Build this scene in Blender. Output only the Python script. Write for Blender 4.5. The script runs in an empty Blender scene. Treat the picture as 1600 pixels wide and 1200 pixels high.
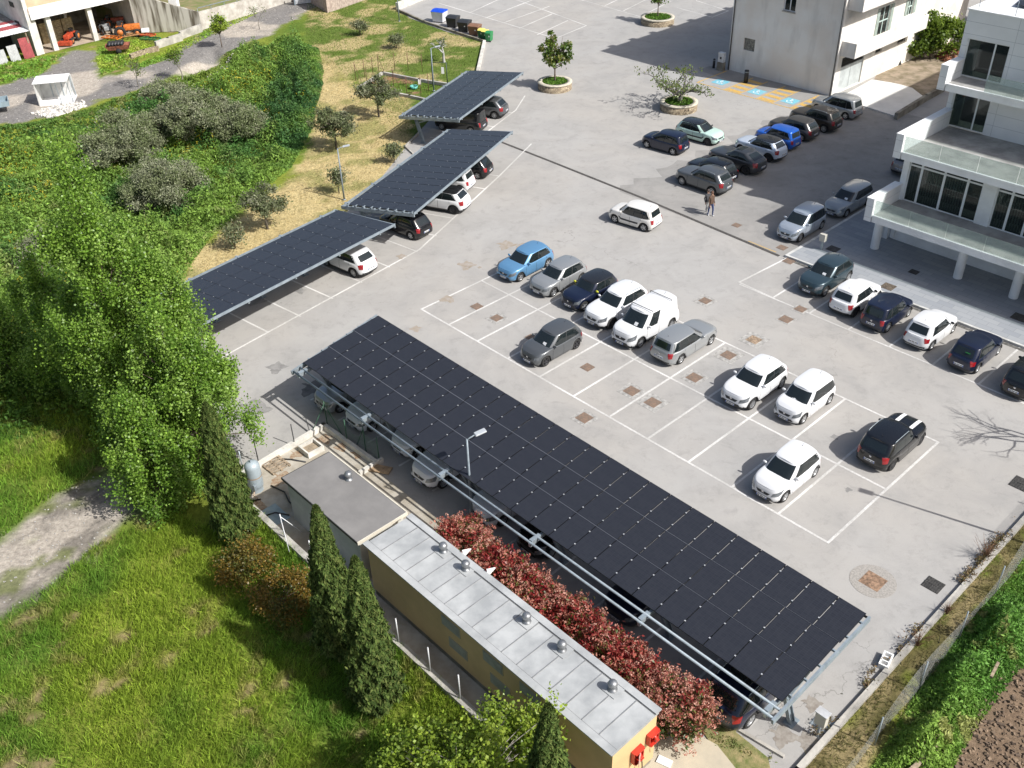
import bpy, bmesh, math, random
import numpy as np
from mathutils import Vector, Matrix
R_ = math.radians
sc = bpy.context.scene
# ---------------------------------------------------------------- camera
F, PITCH, ROLL, H = 1526.23, 0.6180, -0.0310, 29.944
TH = R_(-47.7265)                      # direction of the long rows of the car park
def _rot():
    c, s = math.cos(PITCH), math.sin(PITCH)
    f = Vector((0, c, -s)); r = Vector((1, 0, 0)); u = r.cross(f)
    cr, sr = math.cos(ROLL), math.sin(ROLL)
    return cr*r+sr*u, -sr*r+cr*u, f
CR, CU, CF = _rot()
cam = bpy.data.cameras.new('camera'); co = bpy.data.objects.new('camera', cam); sc.collection.objects.link(co)
cam.sensor_width = 36; cam.lens = F/1600*36; cam.clip_end = 6000; cam.clip_start = 0.5
m = Matrix((CR, CU, -CF)).transposed().to_4x4(); m.translation = (0, 0, H); co.matrix_world = m
sc.camera = co
# ---------------------------------------------------------------- world, sun, exposure
SUN_AZ, SUN_EL = R_(148.5-180), R_(44)
w = bpy.data.worlds.new('World'); sc.world = w; w.use_nodes = True
nt = w.node_tree; sky = nt.nodes.new('ShaderNodeTexSky'); sky.sky_type = 'NISHITA'; sky.sun_disc = False
sky.sun_elevation = SUN_EL; sky.sun_rotation = R_(90)-SUN_AZ; sky.air_density = 1.0; sky.dust_density = 3.5; sky.ozone_density = .6
bg = nt.nodes['Background']; bg.inputs[1].default_value = 0.105; nt.links.new(sky.outputs[0], bg.inputs[0])
sl = bpy.data.lights.new('sun', 'SUN'); sl.energy = 4.9; sl.angle = R_(0.6); sl.color = (1, .978, .945)
so = bpy.data.objects.new('sun', sl); sc.collection.objects.link(so)
sd = Vector((math.cos(SUN_AZ)*math.cos(SUN_EL), math.sin(SUN_AZ)*math.cos(SUN_EL), math.sin(SUN_EL)))
so.rotation_euler = sd.to_track_quat('Z', 'Y').to_euler(); so.location = (40, -20, 60)
sc.view_settings.view_transform = 'Standard'; sc.view_settings.look = 'None'
sc.view_settings.gamma = 1; sc.view_settings.exposure = 0.30
# ---------------------------------------------------------------- geometry helpers
A2 = Vector((math.cos(TH), math.sin(TH), 0)); B2 = Vector((-math.sin(TH), math.cos(TH), 0))
def G(px, py, z=0.0):
    """point at height z seen at photo pixel (px, py)"""
    d = CF + CR*(px-800)/F - CU*(py-600)/F
    t = (z-H)/d.z
    return Vector((d.x*t, d.y*t, z))
def AB(a, b, z=0.0): return A2*a + B2*b + Vector((0, 0, z))
def toAB(v): return v.dot(A2), v.dot(B2)
def gab(px, py, z=0.0): return toAB(G(px, py, z))
rnd = random.Random(5); rng = np.random.default_rng(7)
COL = sc.collection
# ---------------------------------------------------------------- materials
_mats = {}
def M(name, col, rough=.6, metal=0., var=.12, scale=2., bump=0., bscale=None, coat=0., spec=.5, col2=None, detail=6, fac=None, coord='Object'):
    if name in _mats: return _mats[name]
    m = bpy.data.materials.new(name); m.use_nodes = True; nt = m.node_tree; N = nt.nodes; L = nt.links
    p = N['Principled BSDF']; p.inputs['Roughness'].default_value = rough; p.inputs['Metallic'].default_value = metal
    p.inputs['Coat Weight'].default_value = coat; p.inputs['Coat Roughness'].default_value = .06; p.inputs['Specular IOR Level'].default_value = spec
    c = (*col, 1)
    if var > 0 or col2:
        tc = N.new('ShaderNodeTexCoord'); nz = N.new('ShaderNodeTexNoise'); nz.inputs['Scale'].default_value = scale
        nz.inputs['Detail'].default_value = detail; nz.inputs['Roughness'].default_value = .62
        L.new(tc.outputs[coord], nz.inputs['Vector'])
        mx = N.new('ShaderNodeMixRGB'); c2 = (*col2, 1) if col2 else (*[x*(1-var*2) for x in col], 1)
        c1 = c if col2 else (*[min(1, x*(1+var)) for x in col], 1)
        mx.inputs[1].default_value = c2; mx.inputs[2].default_value = c1
        mr = N.new('ShaderNodeMapRange'); mr.inputs[1].default_value = .36; mr.inputs[2].default_value = .64
        L.new(nz.outputs[0], mr.inputs[0]); L.new(mr.outputs[0], mx.inputs[0]); L.new(mx.outputs[0], p.inputs['Base Color'])
        if bump > 0:
            n2 = N.new('ShaderNodeTexNoise'); n2.inputs['Scale'].default_value = bscale or scale*8; n2.inputs['Detail'].default_value = 4
            L.new(tc.outputs[coord], n2.inputs['Vector'])
            bp = N.new('ShaderNodeBump'); bp.inputs['Strength'].default_value = bump; bp.inputs['Distance'].default_value = .03
            L.new(n2.outputs[0], bp.inputs['Height']); L.new(bp.outputs[0], p.inputs['Normal'])
    else: p.inputs['Base Color'].default_value = c
    _mats[name] = m; return m
def attr_mat(name, rough=.6, trans=.3, spec=.3, gain=1.):
    m = bpy.data.materials.new(name); m.use_nodes = True; nt = m.node_tree; N = nt.nodes; L = nt.links
    p = N['Principled BSDF']; p.inputs['Roughness'].default_value = rough; p.inputs['Specular IOR Level'].default_value = spec
    at = N.new('ShaderNodeAttribute'); at.attribute_name = 'Col'; L.new(at.outputs[0], p.inputs['Base Color'])
    if trans > 0:
        tr = N.new('ShaderNodeBsdfTranslucent'); L.new(at.outputs[0], tr.inputs[0])
        mx = N.new('ShaderNodeMixShader'); mx.inputs[0].default_value = trans
        L.new(p.outputs[0], mx.inputs[1]); L.new(tr.outputs[0], mx.inputs[2]); L.new(mx.outputs[0], N['Material Output'].inputs[0])
    return m
LEAF = attr_mat('foliage', .40, .42, .4); LEAFM = attr_mat('matt_foliage', .8, .25, .08); GRASS = attr_mat('grass_blades', .6, .3, .25)
BARK = M('bark', (.13, .10, .075), .9, var=.3, scale=6, bump=.6)
GREYBARK = M('grey_bark', (.24, .22, .19), .9, var=.3, scale=6, bump=.6)
STEEL = M('galvanised_steel', (.235, .28, .315), .6, .15, var=.10, scale=3)
STEELD = M('steel_in_grey_paint', (.33, .38, .41), .45, .4, var=.1, scale=3)
BLACKP = M('black_plastic', (.022, .023, .025), .55, var=0)
RUBBER = M('rubber', (.018, .018, .018), .85, var=0)
WHITEP = M('white_paint', (.80, .80, .79), .5, var=.04)
CONC = M('concrete', (.42, .40, .36), .88, var=.16, scale=1.3, bump=.3)
CONCD = M('stained_concrete', (.30, .28, .23), .9, col2=(.12, .10, .075), scale=.9, bump=.4)
# ---------------------------------------------------------------- mesh builder
class MB:
    def __init__(s): s.v = []; s.f = []; s.m = []; s.sm = []
    def add(s, vs, fs, mi=0, smooth=False):
        o = len(s.v); s.v += [tuple(v) for v in vs]
        for f in fs: s.f.append(tuple(i+o for i in f)); s.m.append(mi); s.sm.append(smooth)
        return s
    def box(s, c, d, rz=0., mi=0, M3=None):
        x, y, z = d[0]/2, d[1]/2, d[2]/2; vs = []
        ca, sa = math.cos(rz), math.sin(rz)
        for X, Y, Z in ((-x,-y,-z),(x,-y,-z),(x,y,-z),(-x,y,-z),(-x,-y,z),(x,-y,z),(x,y,z),(-x,y,z)):
            if M3: v = M3 @ Vector((X, Y, Z)); vs.append((c[0]+v.x, c[1]+v.y, c[2]+v.z))
            else: vs.append((c[0]+X*ca-Y*sa, c[1]+X*sa+Y*ca, c[2]+Z))
        return s.add(vs, ((0,3,2,1),(4,5,6,7),(0,1,5,4),(1,2,6,5),(2,3,7,6),(3,0,4,7)), mi)
    def bb(s, x0, x1, y0, y1, z0, z1, mi=0): return s.box(((x0+x1)/2,(y0+y1)/2,(z0+z1)/2), (abs(x1-x0),abs(y1-y0),abs(z1-z0)), 0, mi)
    def beam(s, p, q, w, h, mi=0, up=Vector((0,0,1))):
        p = Vector(p); q = Vector(q); d = q-p; L = d.length; d.normalize()
        r = d.cross(up)
        if r.length < 1e-4: r = Vector((1, 0, 0))
        r.normalize(); u = r.cross(d)
        return s.box((p+q)/2, (L, w, h), 0, mi, Matrix((d, r, u)).transposed())
    def quad(s, pts, mi=0): return s.add(pts, [tuple(range(len(pts)))], mi)
    def tube(s, pts, rs, n=8, mi=0, caps=True, smooth=True):
        pts = [Vector(p) for p in pts]
        if not hasattr(rs, '__len__'): rs = [rs]*len(pts)
        vs = []; pr = None
        for i, p in enumerate(pts):
            d = (pts[min(i+1, len(pts)-1)]-pts[max(i-1, 0)]).normalized()
            if pr is None: pr = d.orthogonal().normalized()
            pr = (pr-d*pr.dot(d)).normalized(); q = d.cross(pr)
            for k in range(n):
                t = 2*math.pi*k/n; vs.append(p+(pr*math.cos(t)+q*math.sin(t))*rs[i])
        fs = [(i*n+k, i*n+(k+1) % n, (i+1)*n+(k+1) % n, (i+1)*n+k) for i in range(len(pts)-1) for k in range(n)]
        s.add(vs, fs, mi, smooth)
        if caps:
            o = len(s.v)-len(vs)
            s.f.append(tuple(o+k for k in range(n))[::-1]); s.m.append(mi); s.sm.append(False)
            s.f.append(tuple(o+(len(pts)-1)*n+k for k in range(n))); s.m.append(mi); s.sm.append(False)
        return s
    def lathe(s, prof, c=(0,0,0), axis='z', n=20, mi=0):
        vs = []
        for r, h in prof:
            for k in range(n):
                t = 2*math.pi*k/n; a, b = r*math.cos(t), r*math.sin(t)
                vs.append((c[0]+a, c[1]+b, c[2]+h) if axis == 'z' else (c[0]+a, c[1]+h, c[2]+b))
        fs = [(i*n+k, i*n+(k+1) % n, (i+1)*n+(k+1) % n, (i+1)*n+k) for i in range(len(prof)-1) for k in range(n)]
        if axis == 'y': fs = [f[::-1] for f in fs]
        return s.add(vs, fs, mi, True)
    def prism(s, poly, z0, z1, mi=0, mtop=None):
        n = len(poly); ar = sum(poly[i][0]*poly[(i+1) % n][1]-poly[(i+1) % n][0]*poly[i][1] for i in range(n))
        if ar < 0: poly = poly[::-1]
        vs = [(p[0], p[1], z0) for p in poly]+[(p[0], p[1], z1) for p in poly]
        s.add(vs, [(i, (i+1) % n, n+(i+1) % n, n+i) for i in range(n)]+[tuple(range(n))[::-1]], mi)
        s.f.append(tuple(len(s.v)-n+i for i in range(n))); s.m.append(mi if mtop is None else mtop); s.sm.append(False)
        return s
    def mesh(s, name, mats):
        me = bpy.data.meshes.new(name); me.from_pydata(s.v, [], s.f)
        for mt in (mats if isinstance(mats, (list, tuple)) else [mats]): me.materials.append(mt)
        me.polygons.foreach_set('material_index', s.m); me.polygons.foreach_set('use_smooth', s.sm)
        me.update(); return me
    def build(s, name, mats, parent=None, label=None, cat=None, group=None, kind=None, bevel=0):
        o = bpy.data.objects.new(name, s.mesh(name, mats)); COL.objects.link(o)
        if parent: o.parent = parent
        if bevel:
            b = o.modifiers.new('bevel', 'BEVEL'); b.width = bevel; b.segments = 2; b.limit_method = 'ANGLE'
        return tag(o, label, cat, group, kind)
def tag(o, label=None, cat=None, group=None, kind=None):
    if label: o['label'] = label
    if cat: o['category'] = cat
    if group: o['group'] = group
    if kind: o['kind'] = kind
    return o
def thing(name, label, cat, loc=(0,0,0), rz=0., group=None):
    o = bpy.data.objects.new(name, None); COL.objects.link(o); o.location = loc; o.rotation_euler = (0, 0, rz); o.empty_display_size = .3
    return tag(o, label, cat, group)
def copy_tree(o, parent=None):
    c = o.copy(); COL.objects.link(c)
    if parent: c.parent = parent
    for ch in list(o.children): copy_tree(ch, c)
    return c
def npmesh(name, V, k, cols=None, mat=None, parent=None, smooth=False):
    """V (n*k,3): faces of k own vertices each"""
    n = len(V)//k; me = bpy.data.meshes.new(name)
    me.vertices.add(len(V)); me.vertices.foreach_set('co', np.ascontiguousarray(V, np.float32).ravel())
    me.loops.add(len(V)); me.loops.foreach_set('vertex_index', np.arange(len(V), dtype=np.int32))
    me.polygons.add(n); me.polygons.foreach_set('loop_start', (np.arange(n)*k).astype(np.int32))
    me.polygons.foreach_set('loop_total', np.full(n, k, np.int32))
    me.update(calc_edges=True)
    if cols is not None:
        a = me.color_attributes.new('Col', 'FLOAT_COLOR', 'POINT')
        c = np.ones((len(V), 4), np.float32); c[:, :3] = np.repeat(cols, k, 0) if len(cols) == n else cols
        a.data.foreach_set('color', c.ravel())
    if mat: me.materials.append(mat)
    o = bpy.data.objects.new(name, me); COL.objects.link(o)
    if parent: o.parent = parent
    return o
def unit(v): return v/np.maximum(np.linalg.norm(v, axis=1, keepdims=True), 1e-9)
def leafquads(C, size, aspect=1.5, nbias=None, bias=0., ubias=None):
    n = len(C); N = rng.normal(size=(n, 3))
    if nbias is not None: N = unit(N)+nbias*bias
    N = unit(N); U = rng.normal(size=(n, 3)) if ubias is None else ubias+rng.normal(size=(n, 3))*.35
    U = unit(U-N*(U*N).sum(1, keepdims=True)); W = np.cross(N, U)
    s = np.asarray(size).reshape(-1, 1)*np.ones((n, 1)); a = U*s*aspect*.5; b = W*s*.5
    return np.stack([C-a, C+b-a*.1, C+a, C-b-a*.1], 1).reshape(-1, 3)
def jit(col, n, a=.25, hue=.12):
    c = np.array(col)[None]*(1+rng.normal(size=(n, 1))*a)*(1+rng.normal(size=(n, 3))*hue*np.array([1, .5, 1]))
    return np.clip(c, .003, .9)
# value noise on the plane
_g = np.random.default_rng(3).random((256, 256))
def vnoise(x, y, s):
    x = x/s+100; y = y/s+100; xi = np.floor(x).astype(int); yi = np.floor(y).astype(int); fx = x-xi; fy = y-yi
    fx = fx*fx*(3-2*fx); fy = fy*fy*(3-2*fy); g = lambda i, j: _g[i % 256, j % 256]
    return (g(xi, yi)*(1-fx)+g(xi+1, yi)*fx)*(1-fy)+(g(xi, yi+1)*(1-fx)+g(xi+1, yi+1)*fx)*fy
def fbm(x, y, s): return (vnoise(x, y, s)*.5+vnoise(x, y, s/2.1)*.3+vnoise(x, y, s/4.3)*.2)
def poly_px(pts, z=0): return np.array([tuple(G(x, y, z))[:2] for x, y in pts])
def inside(P, x, y):
    r = np.zeros(x.shape, bool); n = len(P)
    for i in range(n):
        x0, y0 = P[i]; x1, y1 = P[(i+1) % n]
        c = ((y0 > y) != (y1 > y))
        with np.errstate(divide='ignore', invalid='ignore'): r ^= c & (x < (x1-x0)*(y-y0)/(y1-y0+1e-12)+x0)
    return r
def pdist(P, x, y):
    d = np.full(x.shape, 1e9); n = len(P)
    for i in range(n):
        x0, y0 = P[i]; x1, y1 = P[(i+1) % n]; dx, dy = x1-x0, y1-y0
        t = np.clip(((x-x0)*dx+(y-y0)*dy)/(dx*dx+dy*dy+1e-9), 0, 1)
        d = np.minimum(d, np.hypot(x-x0-t*dx, y-y0-t*dy))
    return d
def sdist(P, x, y): return np.where(inside(P, x, y), pdist(P, x, y), -pdist(P, x, y))   # positive inside
def smooth(t): t = np.clip(t, 0, 1); return t*t*(3-2*t)
def scatter(P, dens):
    x0, y0 = P.min(0); x1, y1 = P.max(0); n = int((x1-x0)*(y1-y0)*dens)
    x = rng.uniform(x0, x1, n); y = rng.uniform(y0, y1, n); k = inside(P, x, y); return x[k], y[k]
# ================================================================ GROUND
def abp(*l): return [tuple(AB(a, b))[:2] for a, b in l]
# paved area: car park and yard
LOT = [tuple(G(x, y))[:2] for x, y in []] + abp((-8.02,13.8),(-8.0,60),(20,60),(20,150),(-95,150)) + \
      [tuple(G(x, y))[:2] for x, y in [(740,-30),(623,14),(640,28),(700,50),(757,66),(748,108),(705,150),(640,222),(590,285),(520,352),(420,402),(330,450),(240,500),(255,560),(300,640),(372,738)]] + \
      abp((-34.9,13.3),(-9.0,13.3))
LOTn = np.array(LOT)
LOW = poly_px([(-900,1500),(1150,1500),(860,1225),(620,1012),(480,878),(392,800),(340,740),(290,640),(215,520),(270,420),(400,300),(475,220),(490,110),(465,62),(400,100),(330,72),(250,130),(150,178),(0,205),(-900,300)])
LOW = LOW.copy()
def tz(x, y):
    x = np.asarray(x, float); y = np.asarray(y, float)
    z = -.03+.10*(fbm(x, y, 5.)-.5)
    z = z-.85*smooth(sdist(LOW, x, y)/1.6)
    d = sdist(LOTn, x, y)
    z = np.where(d > -.6, np.minimum(z, -.03), z)
    return np.where(d > .35, -.35, z)
def tz1(x, y): return float(tz(np.array([x]), np.array([y]))[0])
def T(px, py):
    v = G(px, py, 0)
    for _ in range(4): v = G(px, py, tz1(v.x, v.y))
    return v
TRACK = poly_px([(-500,900),(0,845),(60,790),(150,738),(215,712),(262,735),(215,800),(150,850),(90,905),(0,962),(-500,1150)], -.8)
ROAD = poly_px([(-400,235),(0,196),(60,188),(130,166),(230,136),(330,92),(400,62),(450,36),(500,5),(560,-40),(420,-40),(385,10),(330,42),(262,92),(205,108),(160,122),(150,78),(105,80),(72,112),(0,132),(-400,180)])
VERGE = poly_px([(250,500),(300,405),(350,350),(410,310),(470,262),(490,200),(497,120),(478,70),(520,95),(545,130),(575,150),(640,150),(640,240),(530,345),(400,410)])
SOIL = poly_px([(1370,1260),(1430,1170),(1510,1080),(1600,1015),(1900,900),(1900,1300)])
DRY = poly_px([(1220,1230),(1420,1016),(1600,812),(1640,780),(1600,880),(1510,985),(1440,1080),(1330,1230)])
GARDEN = poly_px([(560,135),(597,114),(700,132),(690,158),(650,155)])
RUB = np.array(abp((-41.5,82),(-29,79),(-28,110),(-42.5,110)))
x0, x1, y0, y1, st = -80., 72., 8., 160., .38
xs = np.arange(x0, x1, st); ys = np.arange(y0, y1, st); X, Y = np.meshgrid(xs, ys); x = X.ravel(); y = Y.ravel()
z = tz(x, y)
jx = x+(fbm(x, y, 1.3)-.5)*2.0; jy = y+(fbm(y+50, x, 1.3)-.5)*2.0
n1 = fbm(x, y, 7.); n2 = fbm(x+31, y-7, 2.2); n2s = fbm(x+31, y-7, 1.15); n3 = rng.random(len(x))
green = np.array([.095, .150, .024]); lime = np.array([.185, .220, .034]); straw = np.array([.46, .37, .185]); dirt = np.array([.25, .205, .155]); gravel = np.array([.38, .34, .29])
def mix(a, b, t): return a*(1-t)[:, None]+b*t[:, None]
g1 = mix(np.tile(green, (len(x), 1)), np.tile(lime, (len(x), 1)), smooth((n1-.35)/.3))
c = mix(g1, np.tile(np.array([.26, .18, .115]), (len(x), 1)), smooth((n2s-.735)/.05)*.7)
def over(c, P, col, soft=.5, amt=1.):
    t = smooth((sdist(P, jx, jy)+soft/2)/soft)*amt
    return mix(c, np.broadcast_to(col, c.shape), t)
LAWN = poly_px([(478,60),(480,-20),(620,-30),(760,66),(750,110),(640,230),(575,150)])
lawn = mix(np.tile(np.array([.105, .150, .030]), (len(x), 1)), np.tile(straw*.85, (len(x), 1)), smooth((n2*.6+n1*.4-.50)/.10))
c = over(c, LAWN, lawn)
c = over(c, VERGE, mix(np.tile(straw, (len(x), 1)), np.tile(np.array([.19, .20, .06]), (len(x), 1)), smooth((n2-.52)/.12)*.7))
c = over(c, GARDEN, mix(np.tile(np.array([.26, .15, .09]), (len(x), 1)), np.tile(green, (len(x), 1)), smooth((n2-.5)/.08)), .3)
c = over(c, TRACK, mix(mix(np.tile(gravel, (len(x), 1)), np.tile(np.array([.20, .18, .155]), (len(x), 1)), smooth((n2-.42)/.10)), np.tile(np.array([.13, .15, .05]), (len(x), 1)), smooth((n2s-.60)/.06)*.8), .9)
c = over(c, ROAD, mix(np.tile(gravel*1.05, (len(x), 1)), np.tile(np.array([.20, .19, .18]), (len(x), 1)), smooth((n1-.44)/.1)), .7)
c = over(c, DRY, mix(np.tile(straw*.62, (len(x), 1)), np.tile(np.array([.13, .115, .045]), (len(x), 1)), smooth((n2-.45)/.1)), .3)
c = over(c, SOIL, mix(np.tile(np.array([.215, .155, .105]), (len(x), 1)), np.tile(np.array([.13, .09, .06]), (len(x), 1)), n3*.8), .4)
c = over(c, RUB, mix(np.tile(np.array([.30, .24, .18]), (len(x), 1)), np.tile(np.array([.16, .13, .07]), (len(x), 1)), smooth((n2-.45)/.1)), .5)
c = c*(.9+.2*n3)[:, None]
nx, ny = len(xs), len(ys)
me = bpy.data.meshes.new('ground'); me.vertices.add(len(x)); me.vertices.foreach_set('co', np.stack([x, y, z], 1).astype(np.float32).ravel())
i, j = np.meshgrid(np.arange(nx-1), np.arange(ny-1)); q = (j*nx+i).ravel(); Fq = np.stack([q, q+1, q+nx+1, q+nx], 1).astype(np.int32)
me.loops.add(Fq.size); me.loops.foreach_set('vertex_index', Fq.ravel()); me.polygons.add(len(Fq))
me.polygons.foreach_set('loop_start', (np.arange(len(Fq))*4).astype(np.int32)); me.polygons.foreach_set('loop_total', np.full(len(Fq), 4, np.int32))
me.polygons.foreach_set('use_smooth', np.ones(len(Fq), bool)); me.update(calc_edges=True)
ca = me.color_attributes.new('Col', 'FLOAT_COLOR', 'POINT'); cc = np.ones((len(x), 4), np.float32); cc[:, :3] = c; ca.data.foreach_set('color', cc.ravel())
gm = bpy.data.materials.new('ground_cover'); gm.use_nodes = True; N = gm.node_tree.nodes; L = gm.node_tree.links; p = N['Principled BSDF']; p.inputs['Roughness'].default_value = .95; p.inputs['Specular IOR Level'].default_value = .1
at = N.new('ShaderNodeAttribute'); at.attribute_name = 'Col'; tc = N.new('ShaderNodeTexCoord')
nz = N.new('ShaderNodeTexNoise'); nz.inputs['Scale'].default_value = 4.5; nz.inputs['Detail'].default_value = 8; nz.inputs['Roughness'].default_value = .75; L.new(tc.outputs['Object'], nz.inputs[0])
mr = N.new('ShaderNodeMapRange'); mr.inputs[1].default_value = .3; mr.inputs[2].default_value = .7; mr.inputs[3].default_value = .55; mr.inputs[4].default_value = 1.4; L.new(nz.outputs[0], mr.inputs[0])
mm = N.new('ShaderNodeVectorMath'); mm.operation = 'SCALE'; L.new(at.outputs[0], mm.inputs[0]); L.new(mr.outputs[0], mm.inputs['Scale']); L.new(mm.outputs[0], p.inputs['Base Color'])
bp = N.new('ShaderNodeBump'); bp.inputs['Strength'].default_value = .8; bp.inputs['Distance'].default_value = .08; L.new(nz.outputs[0], bp.inputs['Height']); L.new(bp.outputs[0], p.inputs['Normal'])
me.materials.append(gm); o = bpy.data.objects.new('ground', me); COL.objects.link(o); tag(o, kind='structure')
FAR = M('far_fields', (.07, .11, .03), .95, col2=(.20, .18, .09), scale=.02)
MB().quad([(-2500,-2500,-1.6),(2500,-2500,-1.6),(2500,2500,-1.6),(-2500,2500,-1.6)]).build('terrain', FAR, kind='structure')
# ---- asphalt
def asphalt_mat(name, base, dark, warm, cracks=True):
    m = bpy.data.materials.new(name); m.use_nodes = True; nt = m.node_tree; N = nt.nodes; L = nt.links; p = N['Principled BSDF']
    p.inputs['Roughness'].default_value = .9; p.inputs['Specular IOR Level'].default_value = .25
    tc = N.new('ShaderNodeTexCoord')
    def noise(s, d=6, r=.6, dist=0):
        n = N.new('ShaderNodeTexNoise'); n.inputs['Scale'].default_value = s; n.inputs['Detail'].default_value = d; n.inputs['Roughness'].default_value = r; n.inputs['Distortion'].default_value = dist
        L.new(tc.outputs['Object'], n.inputs[0]); return n
    def rng_(n, a, b, c=0, d=1):
        r = N.new('ShaderNodeMapRange'); r.inputs[1].default_value = a; r.inputs[2].default_value = b; r.inputs[3].default_value = c; r.inputs[4].default_value = d; L.new(n, r.inputs[0]); return r.outputs[0]
    def mixc(f, a, b):
        x = N.new('ShaderNodeMixRGB'); L.new(f, x.inputs[0])
        for k, v in ((1, a), (2, b)):
            if isinstance(v, tuple): x.inputs[k].default_value = (*v, 1)
            else: L.new(v, x.inputs[k])
        return x.outputs[0]
    c1 = mixc(rng_(noise(.07, 4).outputs[0], .4, .6), base, warm)
    c2 = mixc(rng_(noise(.30, 8, .70, .5).outputs[0], .42, .70, 0, .8), c1, dark)
    c3 = mixc(rng_(noise(1.1, 8, .78, .3).outputs[0], .52, .80, 0, .7), c2, tuple(v*.72 for v in dark))
    c4 = mixc(rng_(noise(22, 4, .8).outputs[0], .3, .7, 0, .16), c3, tuple(v*.45 for v in dark))
    last = c4
    if cracks:
        vo = N.new('ShaderNodeTexVoronoi'); vo.feature = 'DISTANCE_TO_EDGE'; vo.inputs['Scale'].default_value = .11
        nv = noise(.9, 5); ad = N.new('ShaderNodeVectorMath'); ad.operation = 'MULTIPLY_ADD'; L.new(nv.outputs['Color'], ad.inputs[0]); ad.inputs[1].default_value = (2.5, 2.5, 0); L.new(tc.outputs['Object'], ad.inputs[2]); L.new(ad.outputs[0], vo.inputs[0])
        f = rng_(vo.outputs[0], .0, .0022, .5, 0); g = N.new('ShaderNodeMath'); g.operation = 'MULTIPLY'; L.new(f, g.inputs[0]); L.new(rng_(noise(.05).outputs[0], .5, .56), g.inputs[1])
        last = mixc(g.outputs[0], c4, (.06, .055, .05))
    L.new(last, p.inputs['Base Color'])
    bp = N.new('ShaderNodeBump'); bp.inputs['Strength'].default_value = .35; bp.inputs['Distance'].default_value = .01; L.new(noise(60, 3).outputs[0], bp.inputs['Height']); L.new(bp.outputs[0], p.inputs['Normal'])
    return m
ASPH = asphalt_mat('worn_asphalt', (.372, .364, .350), (.295, .288, .276), (.378, .360, .334))
ASPH2 = asphalt_mat('grey_asphalt', (.30, .292, .278), (.215, .21, .20), (.32, .306, .288))
MB().prism(LOT, -.5, 0).build('parking_lot', ASPH, kind='structure')
MB().prism([tuple(AB(*t))[:2] for t in ((-28.9,50.15),(-28.9,62),(-28.9,79),(-42.5,78.2),(-56,77.9),(-56,76),*[(-43.4+.55*math.sin(k*2.3)+.4*math.sin(k*5.1), 75-k*.82) for k in range(31)])], .001, .004).build('service_road', ASPH2, kind='structure')
YARD = M('yard_concrete', (.44, .41, .35), .9, col2=(.27, .235, .18), scale=.8, bump=.25)
MB().prism(abp((-34.7,13.4),(-35.1,19.0),(-30.9,19.0),(-25.2,18.9),(-24.6,17.5),(-11.0,17.3),(-8.9,15.2),(-9.2,13.4)), .001, .006).build('yard_paving', YARD, kind='structure')
BEI = M('beige_concrete', (.50, .44, .33), .9, col2=(.40, .36, .28), scale=.7, bump=.2)
MB().prism([tuple(G(*q))[:2] for q in ((1000,1165),(1075,1140),(1120,1165),(1180,1240),(1000,1260),(930,1230))], .007, .05).build('concrete_apron', BEI, kind='structure')
LCON = M('light_concrete', (.66, .64, .60), .85, var=.06, scale=.5)
MB().prism([tuple(G(*q))[:2] for q in ((1318,150),(1362,126),(1390,130),(1405,133),(1425,139),(1442,152),(1402,184),(1345,166))], .006, .10).build('concrete_ramp', LCON, kind='structure')
# dry grass corner by the dark car
GC = M('dry_turf', (.30, .24, .12), .95, col2=(.10, .13, .03), scale=2.2, bump=.6, bscale=20)
MB().prism([tuple(G(*q))[:2] for q in ((1092,1135),(1120,1108),(1150,1118),(1150,1145),(1200,1185),(1215,1260),(1170,1260),(1122,1180))], .007, .045).build('grass_patch', GC, kind='structure')
PAVM = bpy.data.materials.new('grey_stone_paving'); PAVM.use_nodes = True; N = PAVM.node_tree.nodes; L = PAVM.node_tree.links; p = N['Principled BSDF']; p.inputs['Roughness'].default_value = .75
tc = N.new('ShaderNodeTexCoord'); mp = N.new('ShaderNodeMapping'); mp.inputs['Rotation'].default_value = (0, 0, -TH); L.new(tc.outputs['Object'], mp.inputs[0])
br = N.new('ShaderNodeTexBrick'); br.inputs['Scale'].default_value = 1; br.inputs['Brick Width'].default_value = .9; br.inputs['Row Height'].default_value = .45; br.inputs['Mortar Size'].default_value = .008
br.inputs['Color1'].default_value = (.30, .315, .33, 1); br.inputs['Color2'].default_value = (.245, .262, .285, 1); br.inputs['Mortar'].default_value = (.17, .18, .19, 1); L.new(mp.outputs[0], br.inputs[0]); L.new(br.outputs[0], p.inputs['Base Color'])
MB().prism(abp((-28.8,50.35),(-28.8,62),(-25.5,62),(8,62),(8,50.35)), .0, .12).build('pavement', PAVM, kind='structure')
k = MB(); a, b = abp((-28.95,50.2),(8,50.2)); k.prism(abp((-28.98,50.18),(-28.98,62),(-28.8,62),(-28.8,50.35),(8,50.35),(8,50.18)), -.1, .135)
k.build('pavement_kerb', M('pale_kerb', (.52, .52, .50), .8), kind='structure')
MB().prism([tuple(G(*q))[:2] for q in ((1366,124),(1372,112),(1384,98),(1400,60),(1480,20),(1500,100),(1474,142),(1446,152),(1424,138),(1404,131),(1388,128))], .006, .02).build('bare_ground', M('rubble_soil', (.34,.27,.20), .95, col2=(.17,.14,.085), scale=1.1, bump=.6, bscale=12), kind='structure')
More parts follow.
